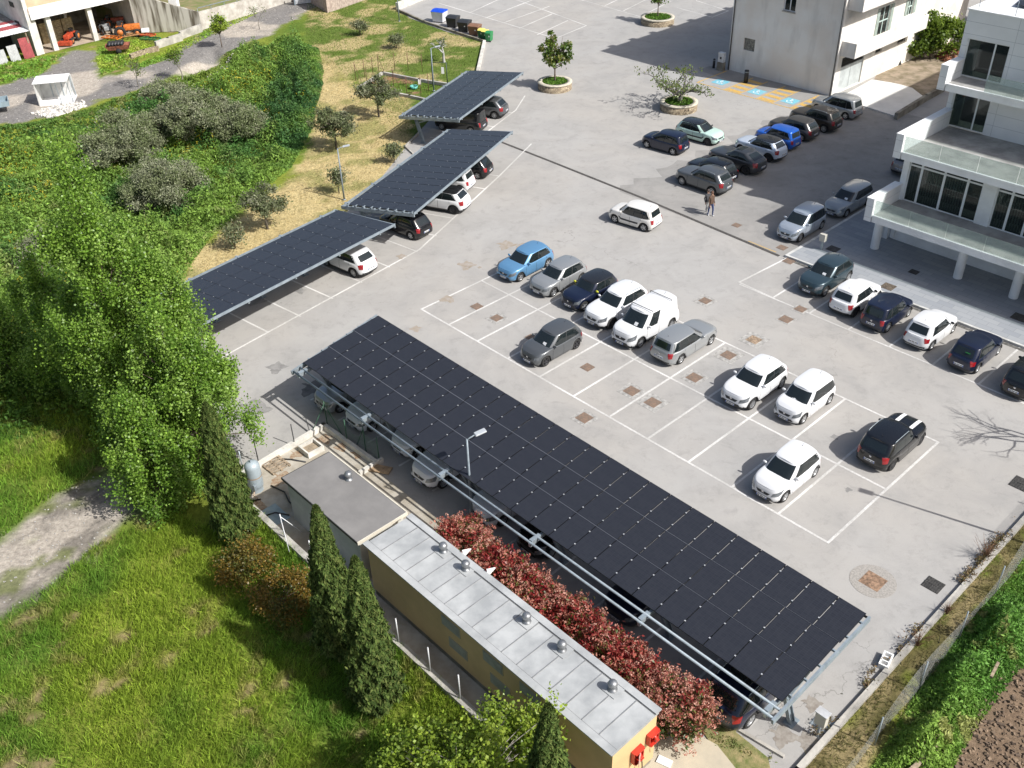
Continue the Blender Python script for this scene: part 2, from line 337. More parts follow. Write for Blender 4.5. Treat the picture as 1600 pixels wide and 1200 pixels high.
# painted lines
def lines(name, segs, wd, mat, z=.0045):
    b = MB()
    for si, (p, q) in enumerate(segs):
        p = Vector(p); q = Vector(q); d = (q-p).normalized(); n = Vector((-d.y, d.x, 0))*wd/2; e = d*wd/2; dz = (.003 if abs(d.dot(A2)) < .9 else 0)+(si % 3)*.0012
        p = p-e; q = q+e; b.prism([(p-n)[:2], (q-n)[:2], (q+n)[:2], (p+n)[:2]], -.008, z+dz)
    return b.build(name, mat, kind='structure')
PL = bpy.data.materials.new('line_paint'); PL.use_nodes = True; N = PL.node_tree.nodes; L = PL.node_tree.links; p = N['Principled BSDF']; p.inputs['Roughness'].default_value = .7
tc = N.new('ShaderNodeTexCoord'); nz = N.new('ShaderNodeTexNoise'); nz.inputs['Scale'].default_value = 7; nz.inputs['Detail'].default_value = 8; nz.inputs['Roughness'].default_value = .8; L.new(tc.outputs['Object'], nz.inputs[0])
n4 = N.new('ShaderNodeTexNoise'); n4.inputs['Scale'].default_value = .3; L.new(tc.outputs['Object'], n4.inputs[0]); ad = N.new('ShaderNodeMath'); L.new(nz.outputs[0], ad.inputs[0]); L.new(n4.outputs[0], ad.inputs[1])
mr = N.new('ShaderNodeMapRange'); mr.inputs[1].default_value = .80; mr.inputs[2].default_value = 1.12; L.new(ad.outputs[0], mr.inputs[0])
mx = N.new('ShaderNodeMixRGB'); mx.inputs[1].default_value = (.68, .67, .65, 1); mx.inputs[2].default_value = (.42, .41, .39, 1); L.new(mr.outputs[0], mx.inputs[0]); L.new(mx.outputs[0], p.inputs['Base Color'])
S = []; ga, gb, dp = -40.606, 29.813, 4.80
for jn in range(3): S.append((AB(ga, gb+dp*jn), AB(ga+27.5, gb+dp*jn)))
for i in range(12): S.append((AB(ga+2.5*i, gb), AB(ga+2.5*i, gb+2*dp)))
S.append((AB(-28.9,45.32), AB(6,45.32)))
for i in range(9): S.append((AB(-26.55+2.52*i, 45.32), AB(-26.55+2.52*i, 50.1)))
for i in range(12): S.append((AB(-37.6+2.5*i, 20.0), AB(-37.6+2.5*i, 24.6)))
px = lambda *l: [(G(*l[i]), G(*l[i+1])) for i in range(0, len(l), 2)]
S += px((1155,441),(1232,402),(1155,441),(1209,466), (340,562),(655,390),(655,390),(780,275), (780,275),(830,225))
d3 = (G(655,390)-G(390,535)).normalized(); n3_ = Vector((-d3.y, d3.x, 0))
for q in ((417,518),(469,494),(519,466),(565,441),(608,417),(651,393)): S.append((G(*q), G(*q)+n3_*4.9))
d2 = (G(780,275)-G(655,390)).normalized(); n2_ = Vector((-d2.y, d2.x, 0))
for q in ((681,368),(707,341),(731,317),(757,295),(779,275)): S.append((G(*q), G(*q)+n2_*4.9))
for q in ((757,227),(772,198),(800,176)): S.append((G(*q), G(*q)+n2_*4.9))
S += px((745,218),(806,172),(806,172),(820,150))
S += px((686,5),(868,60),(700,-40),(916,40),(734,20),(790,-6),(759,28),(832,0),(786,36),(858,10),(812,44),(862,22),(840,54),(887,32),(868,60),(916,40),(710,-12),(640,20))
S = S[:-1]
S += px((910,0),(1000,26),(945,9),(968,-2),(974,17),(1012,-2),(1000,26),(1048,2),(1058,12),(1113,27),(1113,27),(1138,17),(1138,17),(1088,1),(880,-8),(912,1),(905,-2),(930,-12))
lines('parking_markings', S, .11, PL)
YP = M('yellow_line_paint', (.62, .37, .07), .7, col2=(.42, .30, .12), scale=4); BP_ = M('blue_sign_paint', (.10, .42, .55), .7, col2=(.25, .45, .50), scale=4)
Y = []
for a0 in (-53.3, -50.6, -47.1, -43.6):
    pass
yl = []
for a0, a1 in ((-50.9,-49.3),(-47.4,-45.8),(-43.9,-42.3)):
    yl += [(AB(a0,73.2),AB(a0,77.6)),(AB(a1,73.2),AB(a1,77.6))]
yl += [(AB(-53.9,73.2),AB(-53.9,77.6)),(AB(-53.9,73.2),AB(-42.3,73.2))]
lines('bay_lines', yl, .12, YP, .0085)
hb = MB()
for a0, a1 in ((-50.9,-49.3),(-47.4,-45.8),(-43.9,-42.3)):
    for k_ in range(4):
        bb_ = 73.35+k_*1.05; hb.prism(abp((a0+.1,bb_),(a1-.1,bb_),(a1-.1,bb_+.55),(a0+.1,bb_+.55)), .005, .0085)
hb.build('hatched_markings', YP, kind='structure')
for a0 in (-52.4,-48.4,-44.9):
    s_ = MB().prism(abp((a0-.65,74.1),(a0+.65,74.1),(a0+.65,75.4),(a0-.65,75.4)), .005, .0085).build('wheelchair_marking', BP_, kind='structure')
    wb = MB()
    c0 = AB(a0, 74.75)
    def seg(p, q, wd=.08):
        p = Vector(AB(a0+p[0], 74.75+p[1])); q = Vector(AB(a0+q[0], 74.75+q[1])); d = (q-p).normalized(); n = Vector((-d.y, d.x, 0))*wd/2
        wb.prism([(p-n)[:2], (q-n)[:2], (q+n)[:2], (p+n)[:2]], .009, .0115)
    for k_ in range(9): t0, t1 = R_(150+k_*28), R_(150+(k_+1)*28); seg((.26*math.cos(t0)-.02,.26*math.sin(t0)-.13), (.26*math.cos(t1)-.02,.26*math.sin(t1)-.13), .07)
    seg((-.08,.38),(-.06,0)); seg((-.06,0),(.2,0)); seg((.2,0),(.34,-.32)); seg((-.07,.2),(.15,.2)); seg((-.12,.47),(-.04,.47),.1)
    wb.build('wheelchair_symbol', WHITEP, kind='structure')
# drainage channel
ch = MB(); prev = None
dr = [G(778,220), G(860,252), G(1000,308), G(1215,399)]
lines('drainage_channel', list(zip(dr, dr[1:])), .24, M('dark_channel', (.07, .065, .06), .9, var=.3, scale=8), .0085)
lines('orange_edge_line', [(G(1170,377), G(1212,394)), (G(1262,365), G(1278,355))], .07, YP, .0125)
lines('kerb_channel', [(AB(-28.8,50.0), AB(8,50.0))], .22, M('dark_gutter', (.12, .115, .105), .9, var=.3, scale=5), .0085)
PATCH = M('new_asphalt_patch', (.25,.245,.235), .9, var=.1, scale=2, bump=.2)
# stains: oil and rust spots on the paving
ST = M('brown_stain', (.27, .225, .17), .9, col2=(.33, .30, .27), scale=3); ST2 = M('dark_stain', (.19, .185, .178), .9, col2=(.28, .272, .26), scale=2.5)
BZ = [0]
def blob(cx, cy, r, mat, name, n=26, sq=1., z0=.001):
    g = G(cx, cy); ph = rnd.random()*9
    pts = [(g.x+r*(1+.35*math.sin(3*t+ph)+.2*math.sin(7*t+ph*2))*math.cos(t)*sq, g.y+r*(1+.3*math.cos(4*t+ph)+.15*math.sin(9*t))*math.sin(t)) for t in [2*math.pi*k/n for k in range(n)]]
    BZ[0] = (BZ[0]+1) % 9; MB().prism(pts, z0-.012, z0+.0018+BZ[0]*.0007).build(name, mat, kind='structure')
for q in ((650,514,.3),(729,415,.5),(790,383,.55),(815,384,.4),(749,418,.12),(717,412,.12),(627,401,.3),(700,467,.4)): blob(*q, ST, 'rust_stain')
for q in ((1380,680,.18),(1305,683,.18),(1325,765,.15),(700,130,.2),(1365,690,.15),(1197,588,.15)): blob(*q, ST2, 'oil_stain')
LIT_ = M('leaf_litter', (.24,.145,.085), .95, col2=(.36,.30,.22), scale=6, bump=.4)
for q in ((508,686,.34),(534,699,.30),(560,709,.32),(440,748,.5),(400,790,.4),(462,710,.28)): blob(*q, LIT_, 'leaf_litter', z0=.0072)
for q in ((1262,1160,.4),(1222,1150,.4),(1268,1100,.3)): blob(*q, M('damp_dirt', (.20,.175,.15), .95, col2=(.30,.28,.25), scale=4), 'dirt_patch')
for q in ((400,470,.5),(470,455,.3),(392,640,.8),(432,575,.5)): blob(*q, ST2, 'damp_stain')
blob(488, 606, .62, M('oily_patch', (.10,.098,.095), .85, col2=(.17,.165,.16), scale=3), 'oily_patch')
# raised kerbs
def kerb(name, pts, wd, z0, z1, mat=CONC):
    b = MB()
    for p, q in zip(pts, pts[1:]):
        p = Vector(p); q = Vector(q); d = (q-p).normalized(); n = Vector((-d.y, d.x, 0))*wd/2; e = d*wd*.5
        b.prism([(p-n-e)[:2], (q-n+e)[:2], (q+n+e)[:2], (p+n-e)[:2]], z0, z1)
    return b
kerb('k', [AB(-8.05,14), AB(-7.93,19.6), AB(-7.9,60)], .22, -.4, .16).build('boundary_kerb', CONC, label='low concrete kerb wall between the car park and the dry grass strip', cat='kerb wall')
kerb('k', [G(1108,1104), G(1148,1138), G(1222,1182)], .12, 0, .10).build('edging_stone', CONC, label='pale edging kerb running past the grass corner by the dark blue car', cat='kerb')
kerb('k', [G(645,241), G(633,230), G(655,208)], .1, 0, .14).build('verge_kerb', CONC, label='pale kerb corner beside the leaning post of the farthest canopy', cat='kerb')
kerb('k', [AB(-34.8,13.35), AB(-8.6,13.3)], .28, -1.6, .22).build('retaining_wall', CONC, label='long low concrete retaining wall between grassy field and yard', cat='wall')
kerb('k', [AB(-34.65,13.5), AB(-35.1,19.1), AB(-31.0,19.2)], .2, 0, .28, CONC).build('yard_wall', M('pale_wall', (.58,.56,.51), .85, var=.12, scale=1.5), label='low whitish wall bounding the yard next to the big canopy', cat='wall')
kerb('k', [G(596,722), G(564,742)], .16, 0, .25, CONC).build('yard_wall', M('pale_wall', (.58,.56,.51)), label='short whitish wall stub holding an old wooden board', cat='wall')
wl = [G(740,-30), G(620,16), G(757,66), G(747,112)]
kerb('k', [G(742,-34), G(622,15)], .35, -.3, .8).build('lot_wall', M('pale_wall', (.58,.56,.51)), label='pale low wall at the far edge of the car park behind the bins', cat='wall')
kerb('k', [G(622,17), G(662,35), G(712,52), G(757,66)], .2, -.4, .22).build('lot_wall', CONCD, label='grey kerb wall along which the row of bins stands', cat='wall')
kerb('k', [G(757,67), G(747,112)], .3, -.3, .25).build('lot_wall', M('pale_wall', (.58,.56,.51)), label='pale kerb wall between lawn and car park above the farthest canopy', cat='wall')
# drain covers
RUST = M('rusty_iron', (.23, .15, .105), .8, col2=(.13, .105, .085), scale=9); IRON = M('dark_iron_grate', (.05, .048, .045), .7, var=.3, scale=9); SURR = M('patch_concrete', (.36, .35, .33), .9, var=.2, scale=4)
def cover(pxy, label, s=.62, sur=.28, mat=RUST, z=0., grate=False, rnd_=False):
    g = G(*pxy, z); t = thing('drain_cover', label, 'drain cover', (g.x, g.y, z), TH, 'drain covers in the paving')
    if rnd_:
        MB().prism([((sur+s/2)*math.cos(k_*.19635), (sur+s/2)*math.sin(k_*.19635)) for k_ in range(32)], -.01, .009).build('surround', M('cobbled_surround', (.34,.32,.29), .9, col2=(.25,.235,.215), scale=14, detail=2), t)
    elif sur: MB().bb(-s/2-sur, s/2+sur, -s/2-sur, s/2+sur, .001, .008).build('surround', SURR, t)
    b = MB()
    if grate:
        b.bb(-s/2,s/2,-s/2,s/2,.009,.012)
        for k_ in range(7): b.bb(-s/2+.04+k_*(s-.1)/6.5, -s/2+.08+k_*(s-.1)/6.5, -s/2+.03, s/2-.03, .012, .03)
        b.bb(-s/2,s/2,-.02,.02,.012,.032)
    else: b.bb(-s/2, s/2, -s/2, s/2, .008, .016); b.bb(-s/2+.06, s/2-.06, -s/2+.06, s/2-.06, .016, .02)
    b.build('lid', mat, t)
for q, lab, kw in [((745,479),'small brown drain cover nearest the corner of the central bays below the blue car',dict(s=.6,sur=.08)),
    ((776,497),'brown drain cover in the second empty bay from the left corner of the bays',dict(s=.6,sur=.22)),
    ((918,574),'brown drain cover right of the dark grey hatchback in the front bays',dict(s=.6,sur=0)),
    ((829,527),'brown drain cover beside the nose of the dark grey hatchback',dict(s=.5,sur=.05)),
    ((987,611),'brown drain cover left of its neighbour in the middle front bays',dict(s=.68,sur=.22)),
    ((1020,629),'brown drain cover right of its neighbour in the middle front bays',dict(s=.68,sur=.28)),
    ((913,653),'brown drain cover with wide surround between the canopy edge and the bays',dict(s=.68,sur=.2)),
    ((1085,590),'brown drain cover in the empty bay beside the silver estate',dict(s=.68,sur=.22)),
    ((1138,555),'brown drain cover with cracked surround behind the white crossover',dict(s=.68,sur=.3)),
    ((1178,531),'tan drain cover with broken surround in the open aisle above the white crossover',dict(s=.68,sur=.3,mat=M('tan_iron',(.30,.22,.15),.8,var=.3,scale=9))),
    ((1102,470),'tan drain cover in the aisle above the white van',dict(s=.6,sur=.25)),
    ((1251,483),'rusty drain cover crossed by the bay line in front of the dark teal crossover',dict(s=.6,sur=.12)),
    ((1228,499),'brown drain cover in the aisle just below the one crossed by the bay line',dict(s=.66,sur=.12)),
    ((1364,908),'rusty square drain cover in a round cobbled surround near the canopy corner',dict(s=.85,sur=.5,rnd_=True,mat=M('orange_rust',(.26,.165,.105),.8,var=.3,scale=7))),
    ((1458,914),'black iron grating near the lower right boundary kerb',dict(s=.72,sur=0,mat=IRON,grate=True)),
    ((1597,757),'dark iron grating at the right edge of the picture by the boundary kerb',dict(s=.9,sur=0,mat=IRON,grate=True)),
    ((1286,1130),'grated grey drain cover by the post at the canopy corner',dict(s=.7,sur=.1,mat=STEELD,grate=True)),
    ((1233,408),'grey drain cover at the pavement corner next to the drainage channel',dict(s=.66,sur=.05)),
    ((1222,387),'tan drain cover in front of the silver MPV by the channel',dict(s=.6,sur=0)),
    ((1302,389),'dark drain cover in the paving beside the ticket post',dict(s=.72,sur=0,z=.12,mat=IRON)),
    ((1428,425),'small black drain cover in the shade under the white terrace',dict(s=.55,sur=0,z=.12,mat=IRON)),
    ((1388,448),'brown drain cover in the paving behind the white city car',dict(s=.74,sur=0,z=.12,mat=M('brown_iron',(.12,.095,.07),.8,var=.3,scale=9))),
    ((1593,496),'dark drain cover in the paving at the right edge of the picture',dict(s=.8,sur=0,z=.12,mat=IRON)),
    ((1151,352),'faded tan drain cover in the service road near the two people',dict(s=.55,sur=0))]:
    cover(q, lab, **kw)
# ================================================================ CARS
def paint(name, col, metal=.25, rough=.32):
    return M('paint_'+name, col, rough, metal, var=0, coat=.7, spec=.5)
CG = M('car_glass', (.012, .017, .018), .06, 0, var=0, spec=.8)
CHROME = M('chrome', (.6, .6, .62), .2, 1., var=0); ALLOY = M('alloy_rim', (.48, .49, .50), .35, .7, var=0); DARKRIM = M('dark_rim', (.05, .05, .055), .4, .5, var=0)
TRIM = M('car_trim', (.03, .031, .033), .6, var=0); PLATE = M('plate_white', (.72, .73, .74), .5, var=0); PBLUE = M('plate_blue', (.02, .08, .35), .5, var=0); PTXT = M('plate_lettering', (.03, .03, .035), .5, var=0)
RED = M('tail_lamp_red', (.26, .010, .014), .18, 0, var=0, coat=.8); LAMP = M('head_lamp_clear', (.22, .24, .26), .08, .5, var=0, coat=1.)
SEAM = M('panel_gap', (.015, .015, .016), .8, var=0)
BASE = dict(L=4.0, W=1.72, H=1.48, hf=0.765, hr=0.945, belt=.86, tail=.91, cowl=.98, wst=.30, rr=-1.45, rb=-1.88, wf=1.25, wr=-1.24, r=.31, sill=.20, nf=4.2, nr=6., wg=.91, wt=.765, crown=.055, rails=False, quarter=False, boxy=0., grille='wide', clad=False, rightrear=True, lampf=(.60,.80), van=False)
def spec(**k): d = dict(BASE); d.update(k); return d
SPECS = dict(
 hatch=spec(), small=spec(L=3.84, W=1.68, H=1.52, wf=1.2, wr=-1.19, cowl=1.0, wst=.30, rr=-1.35, rb=-1.78, hr=0.960, belt=0.895, nf=3.2, nr=4.5),
 panda=spec(L=3.66, W=1.64, H=1.56, wf=1.14, wr=-1.16, cowl=1.04, wst=.46, rr=-1.50, rb=-1.72, hf=0.815, hr=0.990, belt=0.915, nf=3.6, nr=7, wt=.81, wg=.93, quarter=True),
 mini=spec(L=3.85, W=1.72, H=1.42, wf=1.28, wr=-1.22, cowl=.72, wst=.30, rr=-1.45, rb=-1.76, hf=0.815, hr=0.930, belt=0.895, tail=0.895, nf=3.4, nr=5, wt=.80, wg=.92, r=.32),
 minisuv=spec(L=4.12, W=1.80, H=1.56, wf=1.33, wr=-1.27, cowl=.80, wst=.38, rr=-1.55, rb=-1.88, hf=0.895, hr=1.020, belt=0.975, tail=0.975, nf=3.6, nr=5, wt=.80, wg=.92, r=.34, rails=True, clad=True),
 city=spec(L=3.7, W=1.72, H=1.51, wf=1.22, wr=-1.21, cowl=.98, wst=.40, rr=-1.30, rb=-1.66, hf=0.835, hr=0.990, belt=0.935, nf=3.4, nr=4.5, clad=True, r=.33),
 suv=spec(L=4.36, W=1.82, H=1.62, wf=1.34, wr=-1.32, cowl=.92, wst=.25, rr=-1.60, rb=-2.02, hf=0.915, hr=1.070, belt=1.005, tail=1.065, r=.345, clad=True, rails=True, sill=.26, nf=3.6, nr=5),
 xover=spec(L=4.18, W=1.78, H=1.57, wf=1.29, wr=-1.27, cowl=.98, wst=.30, rr=-1.42, rb=-1.90, hf=0.895, hr=1.040, belt=0.975, tail=1.025, r=.34, clad=True, sill=.25, nf=3.4, nr=4.6),
 duster=spec(L=4.32, W=1.82, H=1.66, wf=1.33, wr=-1.33, cowl=.88, wst=.35, rr=-1.62, rb=-1.95, hf=0.965, hr=1.090, belt=1.025, tail=1.065, r=.35, clad=True, rails=True, sill=.28, wt=.81),
 coupe=spec(L=4.66, W=1.88, H=1.58, wf=1.42, wr=-1.36, cowl=.80, wst=.05, rr=-1.15, rb=-2.08, hf=0.895, hr=1.050, belt=1.005, tail=1.045, r=.36, sill=.25, nf=3.5, nr=4.5, wt=.71),
 mpv=spec(L=4.05, W=1.70, H=1.62, wf=1.3, wr=-1.28, cowl=1.20, wst=.40, rr=-1.62, rb=-1.88, hf=0.815, hr=1.010, belt=0.925, nf=3.6, nr=6, wt=.79, quarter=True),
 bigmpv=spec(L=4.3, W=1.74, H=1.66, wf=1.35, wr=-1.35, cowl=1.20, wst=.45, rr=-1.82, rb=-2.05, hf=0.835, hr=1.020, belt=0.935, nf=3.6, nr=7, wt=.80, quarter=True, rails=True),
 jazz=spec(L=3.85, W=1.68, H=1.53, wf=1.22, wr=-1.22, cowl=1.12, wst=.35, rr=-1.60, rb=-1.80, hf=0.775, hr=0.990, belt=0.895, nf=3.4, nr=6, wt=.77, quarter=True),
 estate=spec(L=4.42, W=1.76, H=1.50, wf=1.36, wr=-1.28, cowl=.92, wst=.15, rr=-1.80, rb=-2.08, nf=3.6, nr=6, quarter=True, hf=0.775),
 wagon=spec(L=4.45, W=1.70, H=1.52, wf=1.38, wr=-1.28, cowl=1.05, wst=.30, rr=-1.85, rb=-2.12, nf=3.5, nr=6, quarter=True, hf=0.775),
 van=spec(L=4.38, W=1.83, H=1.84, wf=1.36, wr=-1.36, cowl=1.32, wst=.62, rr=-2.05, rb=-2.12, hf=0.935, hr=1.110, belt=0.995, tail=0.995, nf=3.6, nr=12, wg=.96, wt=.84, r=.33, van=True, crown=.05, clad=True),
 bigsuv=spec(L=4.65, W=1.88, H=1.66, wf=1.43, wr=-1.38, cowl=.92, wst=.20, rr=-1.75, rb=-2.15, hf=0.965, hr=1.110, belt=1.025, tail=1.085, r=.36, clad=False, rails=True, sill=.26, nf=3.5, nr=4.6, quarter=True),
)
class Shape:
    def __init__(s, d):
        s.d = d; s.nf = d['nf']+1.3; s.X = d['L']/2; s.Wh = d['W']/2
        X = s.X
        s.ex = [-X, -X*.97, d['rb'], 0, d['cowl'], d['cowl']+(X-d['cowl'])*.55, X*.94, X]
        s.ez = [d['tail']-.10, d['tail']-.02, d['tail'], (d['belt']+d['tail'])/2-.005, d['hr']-.03, (d['hr']*.55+d['hf']*.45)-.0, d['hf'], d['hf']-.10]
        s.lt = [0, .14, .34, .58, .80, .93, 1.0]
        s.fx = [.965, .992, 1.0, .985, .965, .945, .925]
        s.fr = [.960, .992, 1.0, .990, .975, .962, .945]
        s.fw = [.955, .985, 1.0, 1.0, .982, .962, .935]; d['_w'] = [s.Wh*(1-(abs(xw)/s.X)**(s.nf if xw > 0 else d['nr']))**(1/(s.nf if xw > 0 else d['nr'])) for xw in (d['wf'], d['wr'])]
    def ztop(s, x): return float(np.interp(x, s.ex, s.ez))
    def zbot(s, x):
        d = s.d; z = d['sill']+.06*max(0, abs(x)/s.X-.8)/.2
        for xw in (d['wf'], d['wr']):
            Ra = d['r']+.055
            if abs(x-xw) < Ra: z = max(z, d['r']+math.sqrt(Ra*Ra-(x-xw)**2)*.97)
        return z
    def ring(s, q, X1, X2, Wd, nf, nr, m=0.):
        """q in [0,1] from front centre to rear centre; returns x, y>=0"""
        if q < .2:
            y = q/.2*.88; fx = (1-y**nf)**(1/nf); return m+fx*(X1-m), y*Wd
        if q > .8:
            y = (1-q)/.2*.88; fx = (1-y**nr)**(1/nr); return m-fx*(m-X2), y*Wd
        ff = (1-.88**nf)**(1/nf); fr = (1-.88**nr)**(1/nr)
        x = ff*(X1-m)+(-fr*(m-X2)-ff*(X1-m))*(q-.2)/.6
        if x > 0: y = (1-min(1, x/(X1-m))**nf)**(1/nf)
        else: y = (1-min(1, -x/(m-X2))**nr)**(1/nr)
        return m+x, y*Wd
    def body(s, q, t, sd=1, off=0.):
        d = s.d; fx = np.interp(t, s.lt, s.fx); fr = np.interp(t, s.lt, s.fr); fw = np.interp(t, s.lt, s.fw)
        x, y = s.ring(q, s.X*fx, -s.X*fr, s.Wh*fw, s.nf, d['nr'])
        zb, zt = s.zbot(x), s.ztop(x)
        v = Vector((x, y*sd, zb+(zt-zb)*t))
        if off:
            e = .012; a = s.body(min(1, q+e), t, sd)-s.body(max(0, q-e), t, sd); t2 = min(1, t+.04); b = s.body(q, t2, sd)-s.body(q, max(0, t2-.1), sd)
            n = a.cross(b)*(-sd); n.normalize()
            if n.x*v.x/s.X+n.y*v.y/s.Wh < 0: n = -n
            v += n*off
        return v
    def gh(s, q, t, sd=1, off=0.):
        d = s.d; te = t+.10*t*(1-t)
        m = (d['cowl']+d['rb'])/2; m2 = (d['wst']+d['rr'])/2; mm = m+(m2-m)*t
        X1 = d['cowl']+(d['wst']-d['cowl'])*t; X2 = d['rb']+(d['rr']-d['rb'])*t
        Wd = s.Wh*(d['wg']+(d['wt']-d['wg'])*t+.05*t*(1-t)*2)
        x, y = s.ring(q, X1, X2, Wd, 4.8-.3*t, 6.5-.5*t, mm)
        f = (x-mm)/((X1-X2)/2); zt = d['H']-d['crown']-.05*max(0, f)**2-.045*max(0, -f)**2.2
        zb = s.ztop(x)-.035+ (.03 if x > d['cowl']-.1 else 0)*(1-abs(y)/s.Wh)
        v = Vector((x, y*sd, zb+(zt-zb)*te))
        if off:
            e = .012; a = s.gh(min(1, q+e), t, sd)-s.gh(max(0, q-e), t, sd); b = s.gh(q, min(1, t+.04), sd)-s.gh(q, max(0, t-.04), sd)
            n = a.cross(b); n.normalize(); c = Vector((v.x-mm, v.y, .1))
            if n.dot(c) < 0: n = -n
            v += n*off
        return v
def qlist():
    return [0,.04,.08,.115,.145,.17,.19]+[.2+.6*i/34 for i in range(35)]+[.81,.83,.855,.885,.92,.96,1.0]
def patch(fn, q0, q1, t0, t1, off=.008, nq=6, nt_=3, sd=1, corner=None, thick=True):
    """grid patch lying proud of a body surface; q0/q1/t0/t1 may be pairs (at other edge)"""
    pr = lambda v: v if isinstance(v, tuple) else (v, v)
    q0, q1, t0, t1 = pr(q0), pr(q1), pr(t0), pr(t1); vs = []; fs = []
    for j in range(nt_+1):
        for i in range(nq+1):
            u = i/nq; w_ = j/nt_
            q = (q0[0]*(1-w_)+q0[1]*w_)*(1-u)+(q1[0]*(1-w_)+q1[1]*w_)*u
            t = (t0[0]*(1-u)+t0[1]*u)*(1-w_)+(t1[0]*(1-u)+t1[1]*u)*w_
            vs.append(fn(abs(q), t, (-1 if q < 0 else 1)*sd, off))
    n = nq+1
    for j in range(nt_):
        for i in range(nq): fs.append((j*n+i, j*n+i+1, (j+1)*n+i+1, (j+1)*n+i))
    return vs, fs
def fixn(vs, fs, c=Vector((0, 0, .6))):
    out = []
    for f in fs:
        a, b, d_ = Vector(vs[f[0]]), Vector(vs[f[1]]), Vector(vs[f[2]]); nn = (b-a).cross(d_-a); o = (a+d_)/2-c; o.x *= .5
        out.append(f if nn.dot(o) > 0 else f[::-1])
    return out
_protos = {}
def car_parts(kind):
    """list of (part name, mesh, local matrix offset, list of sub-parts); body mesh slots: paint, trim, roof, gap"""
    if kind in _protos: return _protos[kind]
    d = SPECS[kind]; s = Shape(d); Q = qlist(); nq = len(Q); T = [0, .07, .14, .24, .34, .46, .58, .70, .80, .87, .93, .97, 1.0]
    b = MB(); vs = []
    for t in T:
        vs += [s.body(q, t, 1) for q in Q]+[s.body(q, t, -1) for q in Q[-2:0:-1]]
    n = 2*nq-2; o = 0; fs = []; mi = []
    for j in range(len(T)-1):
        for i in range(n):
            fs.append((j*n+i, j*n+(i+1) % n, (j+1)*n+(i+1) % n, (j+1)*n+i)[::-1]); mi.append(1 if (d['clad'] and T[j] < .13) else 0)
    b.v = [tuple(v) for v in vs]; b.f = fs; b.m = mi; b.sm = [True]*len(fs)
    # cap (bonnet, shoulder, tail)
    top = (len(T)-1)*n; K = [1., .96, .85, .6, .3, 0.]
    def capv(i, k):
        v = Vector(b.v[top+i]); y0 = abs(v.y); cr = .05 if v.x > d['cowl']-.2 else .02
        endf = min(1, (s.X*.93-abs(v.x))/.25+.15); return Vector((v.x-(0 if abs(v.x) < s.X*.5 else 0), v.y*k, v.z+max(0, cr*endf)*(1-k**2.5)+.012*(1 if k < 1 else 0)))
    base = len(b.v); rows = {}
    for i in range(nq):
        ids = [top+i]
        for k in K[1:]:
            v = capv(i, k); b.v.append(tuple(v)); ids.append(len(b.v)-1)
        if i not in (0, nq-1):
            jn = n-i
            for k in K[-2:0:-1]:
                v = capv(i, k); b.v.append((v.x, -v.y, v.z)); ids.append(len(b.v)-1)
            ids.append(top+jn)
        else: ids = ids+ids[-2::-1]
        rows[i] = ids
    for i in range(nq-1):
        A_, B_ = rows[i], rows[i+1]
        for k in range(len(A_)-1):
            f = (A_[k], B_[k], B_[k+1], A_[k+1]); f = tuple(dict.fromkeys(f))
            if len(f) > 2: b.f.append(f); b.m.append(0); b.sm.append(True)
    # greenhouse
    Qg = Q; TG = [0, .15, .3, .5, .7, .85, .94, 1.0]; o = len(b.v)
    for t in TG: b.v += [tuple(s.gh(q, t, 1)) for q in Qg]+[tuple(s.gh(q, t, -1)) for q in Qg[-2:0:-1]]
    for j in range(len(TG)-1):
        for i in range(n): b.f.append((o+j*n+i, o+j*n+(i+1) % n, o+(j+1)*n+(i+1) % n, o+(j+1)*n+i)[::-1]); b.m.append(2 if TG[j] >= .93 else 0); b.sm.append(True)
    top = o+(len(TG)-1)*n; rows = {}
    for i in range(nq):
        ids = [top+i]; v0 = Vector(b.v[top+i])
        for k in K[1:]:
            b.v.append((v0.x, v0.y*k, v0.z+d['crown']*(1-k**2.2)*min(1, 1.2*abs(v0.y)/(s.Wh*.5)+.0))); ids.append(len(b.v)-1)
        if i not in (0, nq-1):
            for k in K[-2:0:-1]:
                b.v.append((v0.x, -v0.y*k, v0.z+d['crown']*(1-k**2.2)*min(1, 1.2*abs(v0.y)/(s.Wh*.5)))); ids.append(len(b.v)-1)
            ids.append(top+n-i)
        else: ids = ids+ids[-2::-1]
        rows[i] = ids
    for i in range(nq-1):
        A_, B_ = rows[i], rows[i+1]
        for k in range(len(A_)-1):
            f = tuple(dict.fromkeys((A_[k], B_[k], B_[k+1], A_[k+1])))
            if len(f) > 2: b.f.append(f); b.m.append(2); b.sm.append(True)
    # panel gaps: door seams, bonnet edge
    def strip(fn, qs, ts, wq=.0016, wt=.0, off=.004):
        vs = []
        for q, t in zip(qs, ts):
            for sg in (-1, 1): vs.append((q+sg*wq, t+sg*wt))
        for sd in (1, -1):
            V_ = [fn(max(0, min(1, q)), min(1, max(0, t)), sd, off) for q, t in vs]
            F_ = [(2*i, 2*i+1, 2*i+3, 2*i+2) for i in range(len(qs)-1)]; b.add(V_, fixn(V_, F_), 3)
    def qat(x, up=False):
        lo = min(range(len(Q)), key=lambda i: abs(s.body(Q[i], .9)[0]-x)); return Q[lo]
    qa, qb_, qc = qat(d['wf']-d['r']-.18), qat(-.12), qat(d['wr']+d['r']*.7)
    tt = [.1, .3, .55, .8, .97]
    for q in (qa, qb_): strip(s.body, [q]*5, tt)
    if not d['van']: strip(s.body, [qc]*3, [.55, .8, .97])
    strip(s.body, [qat(x_) for x_ in np.linspace(d['wf']-d['r']-.18, d['wr']+d['r']*.9, 8)], [.1]*8, 0, .006)
    mesh_body = b.mesh('body', [WHITEP, TRIM, WHITEP, SEAM])
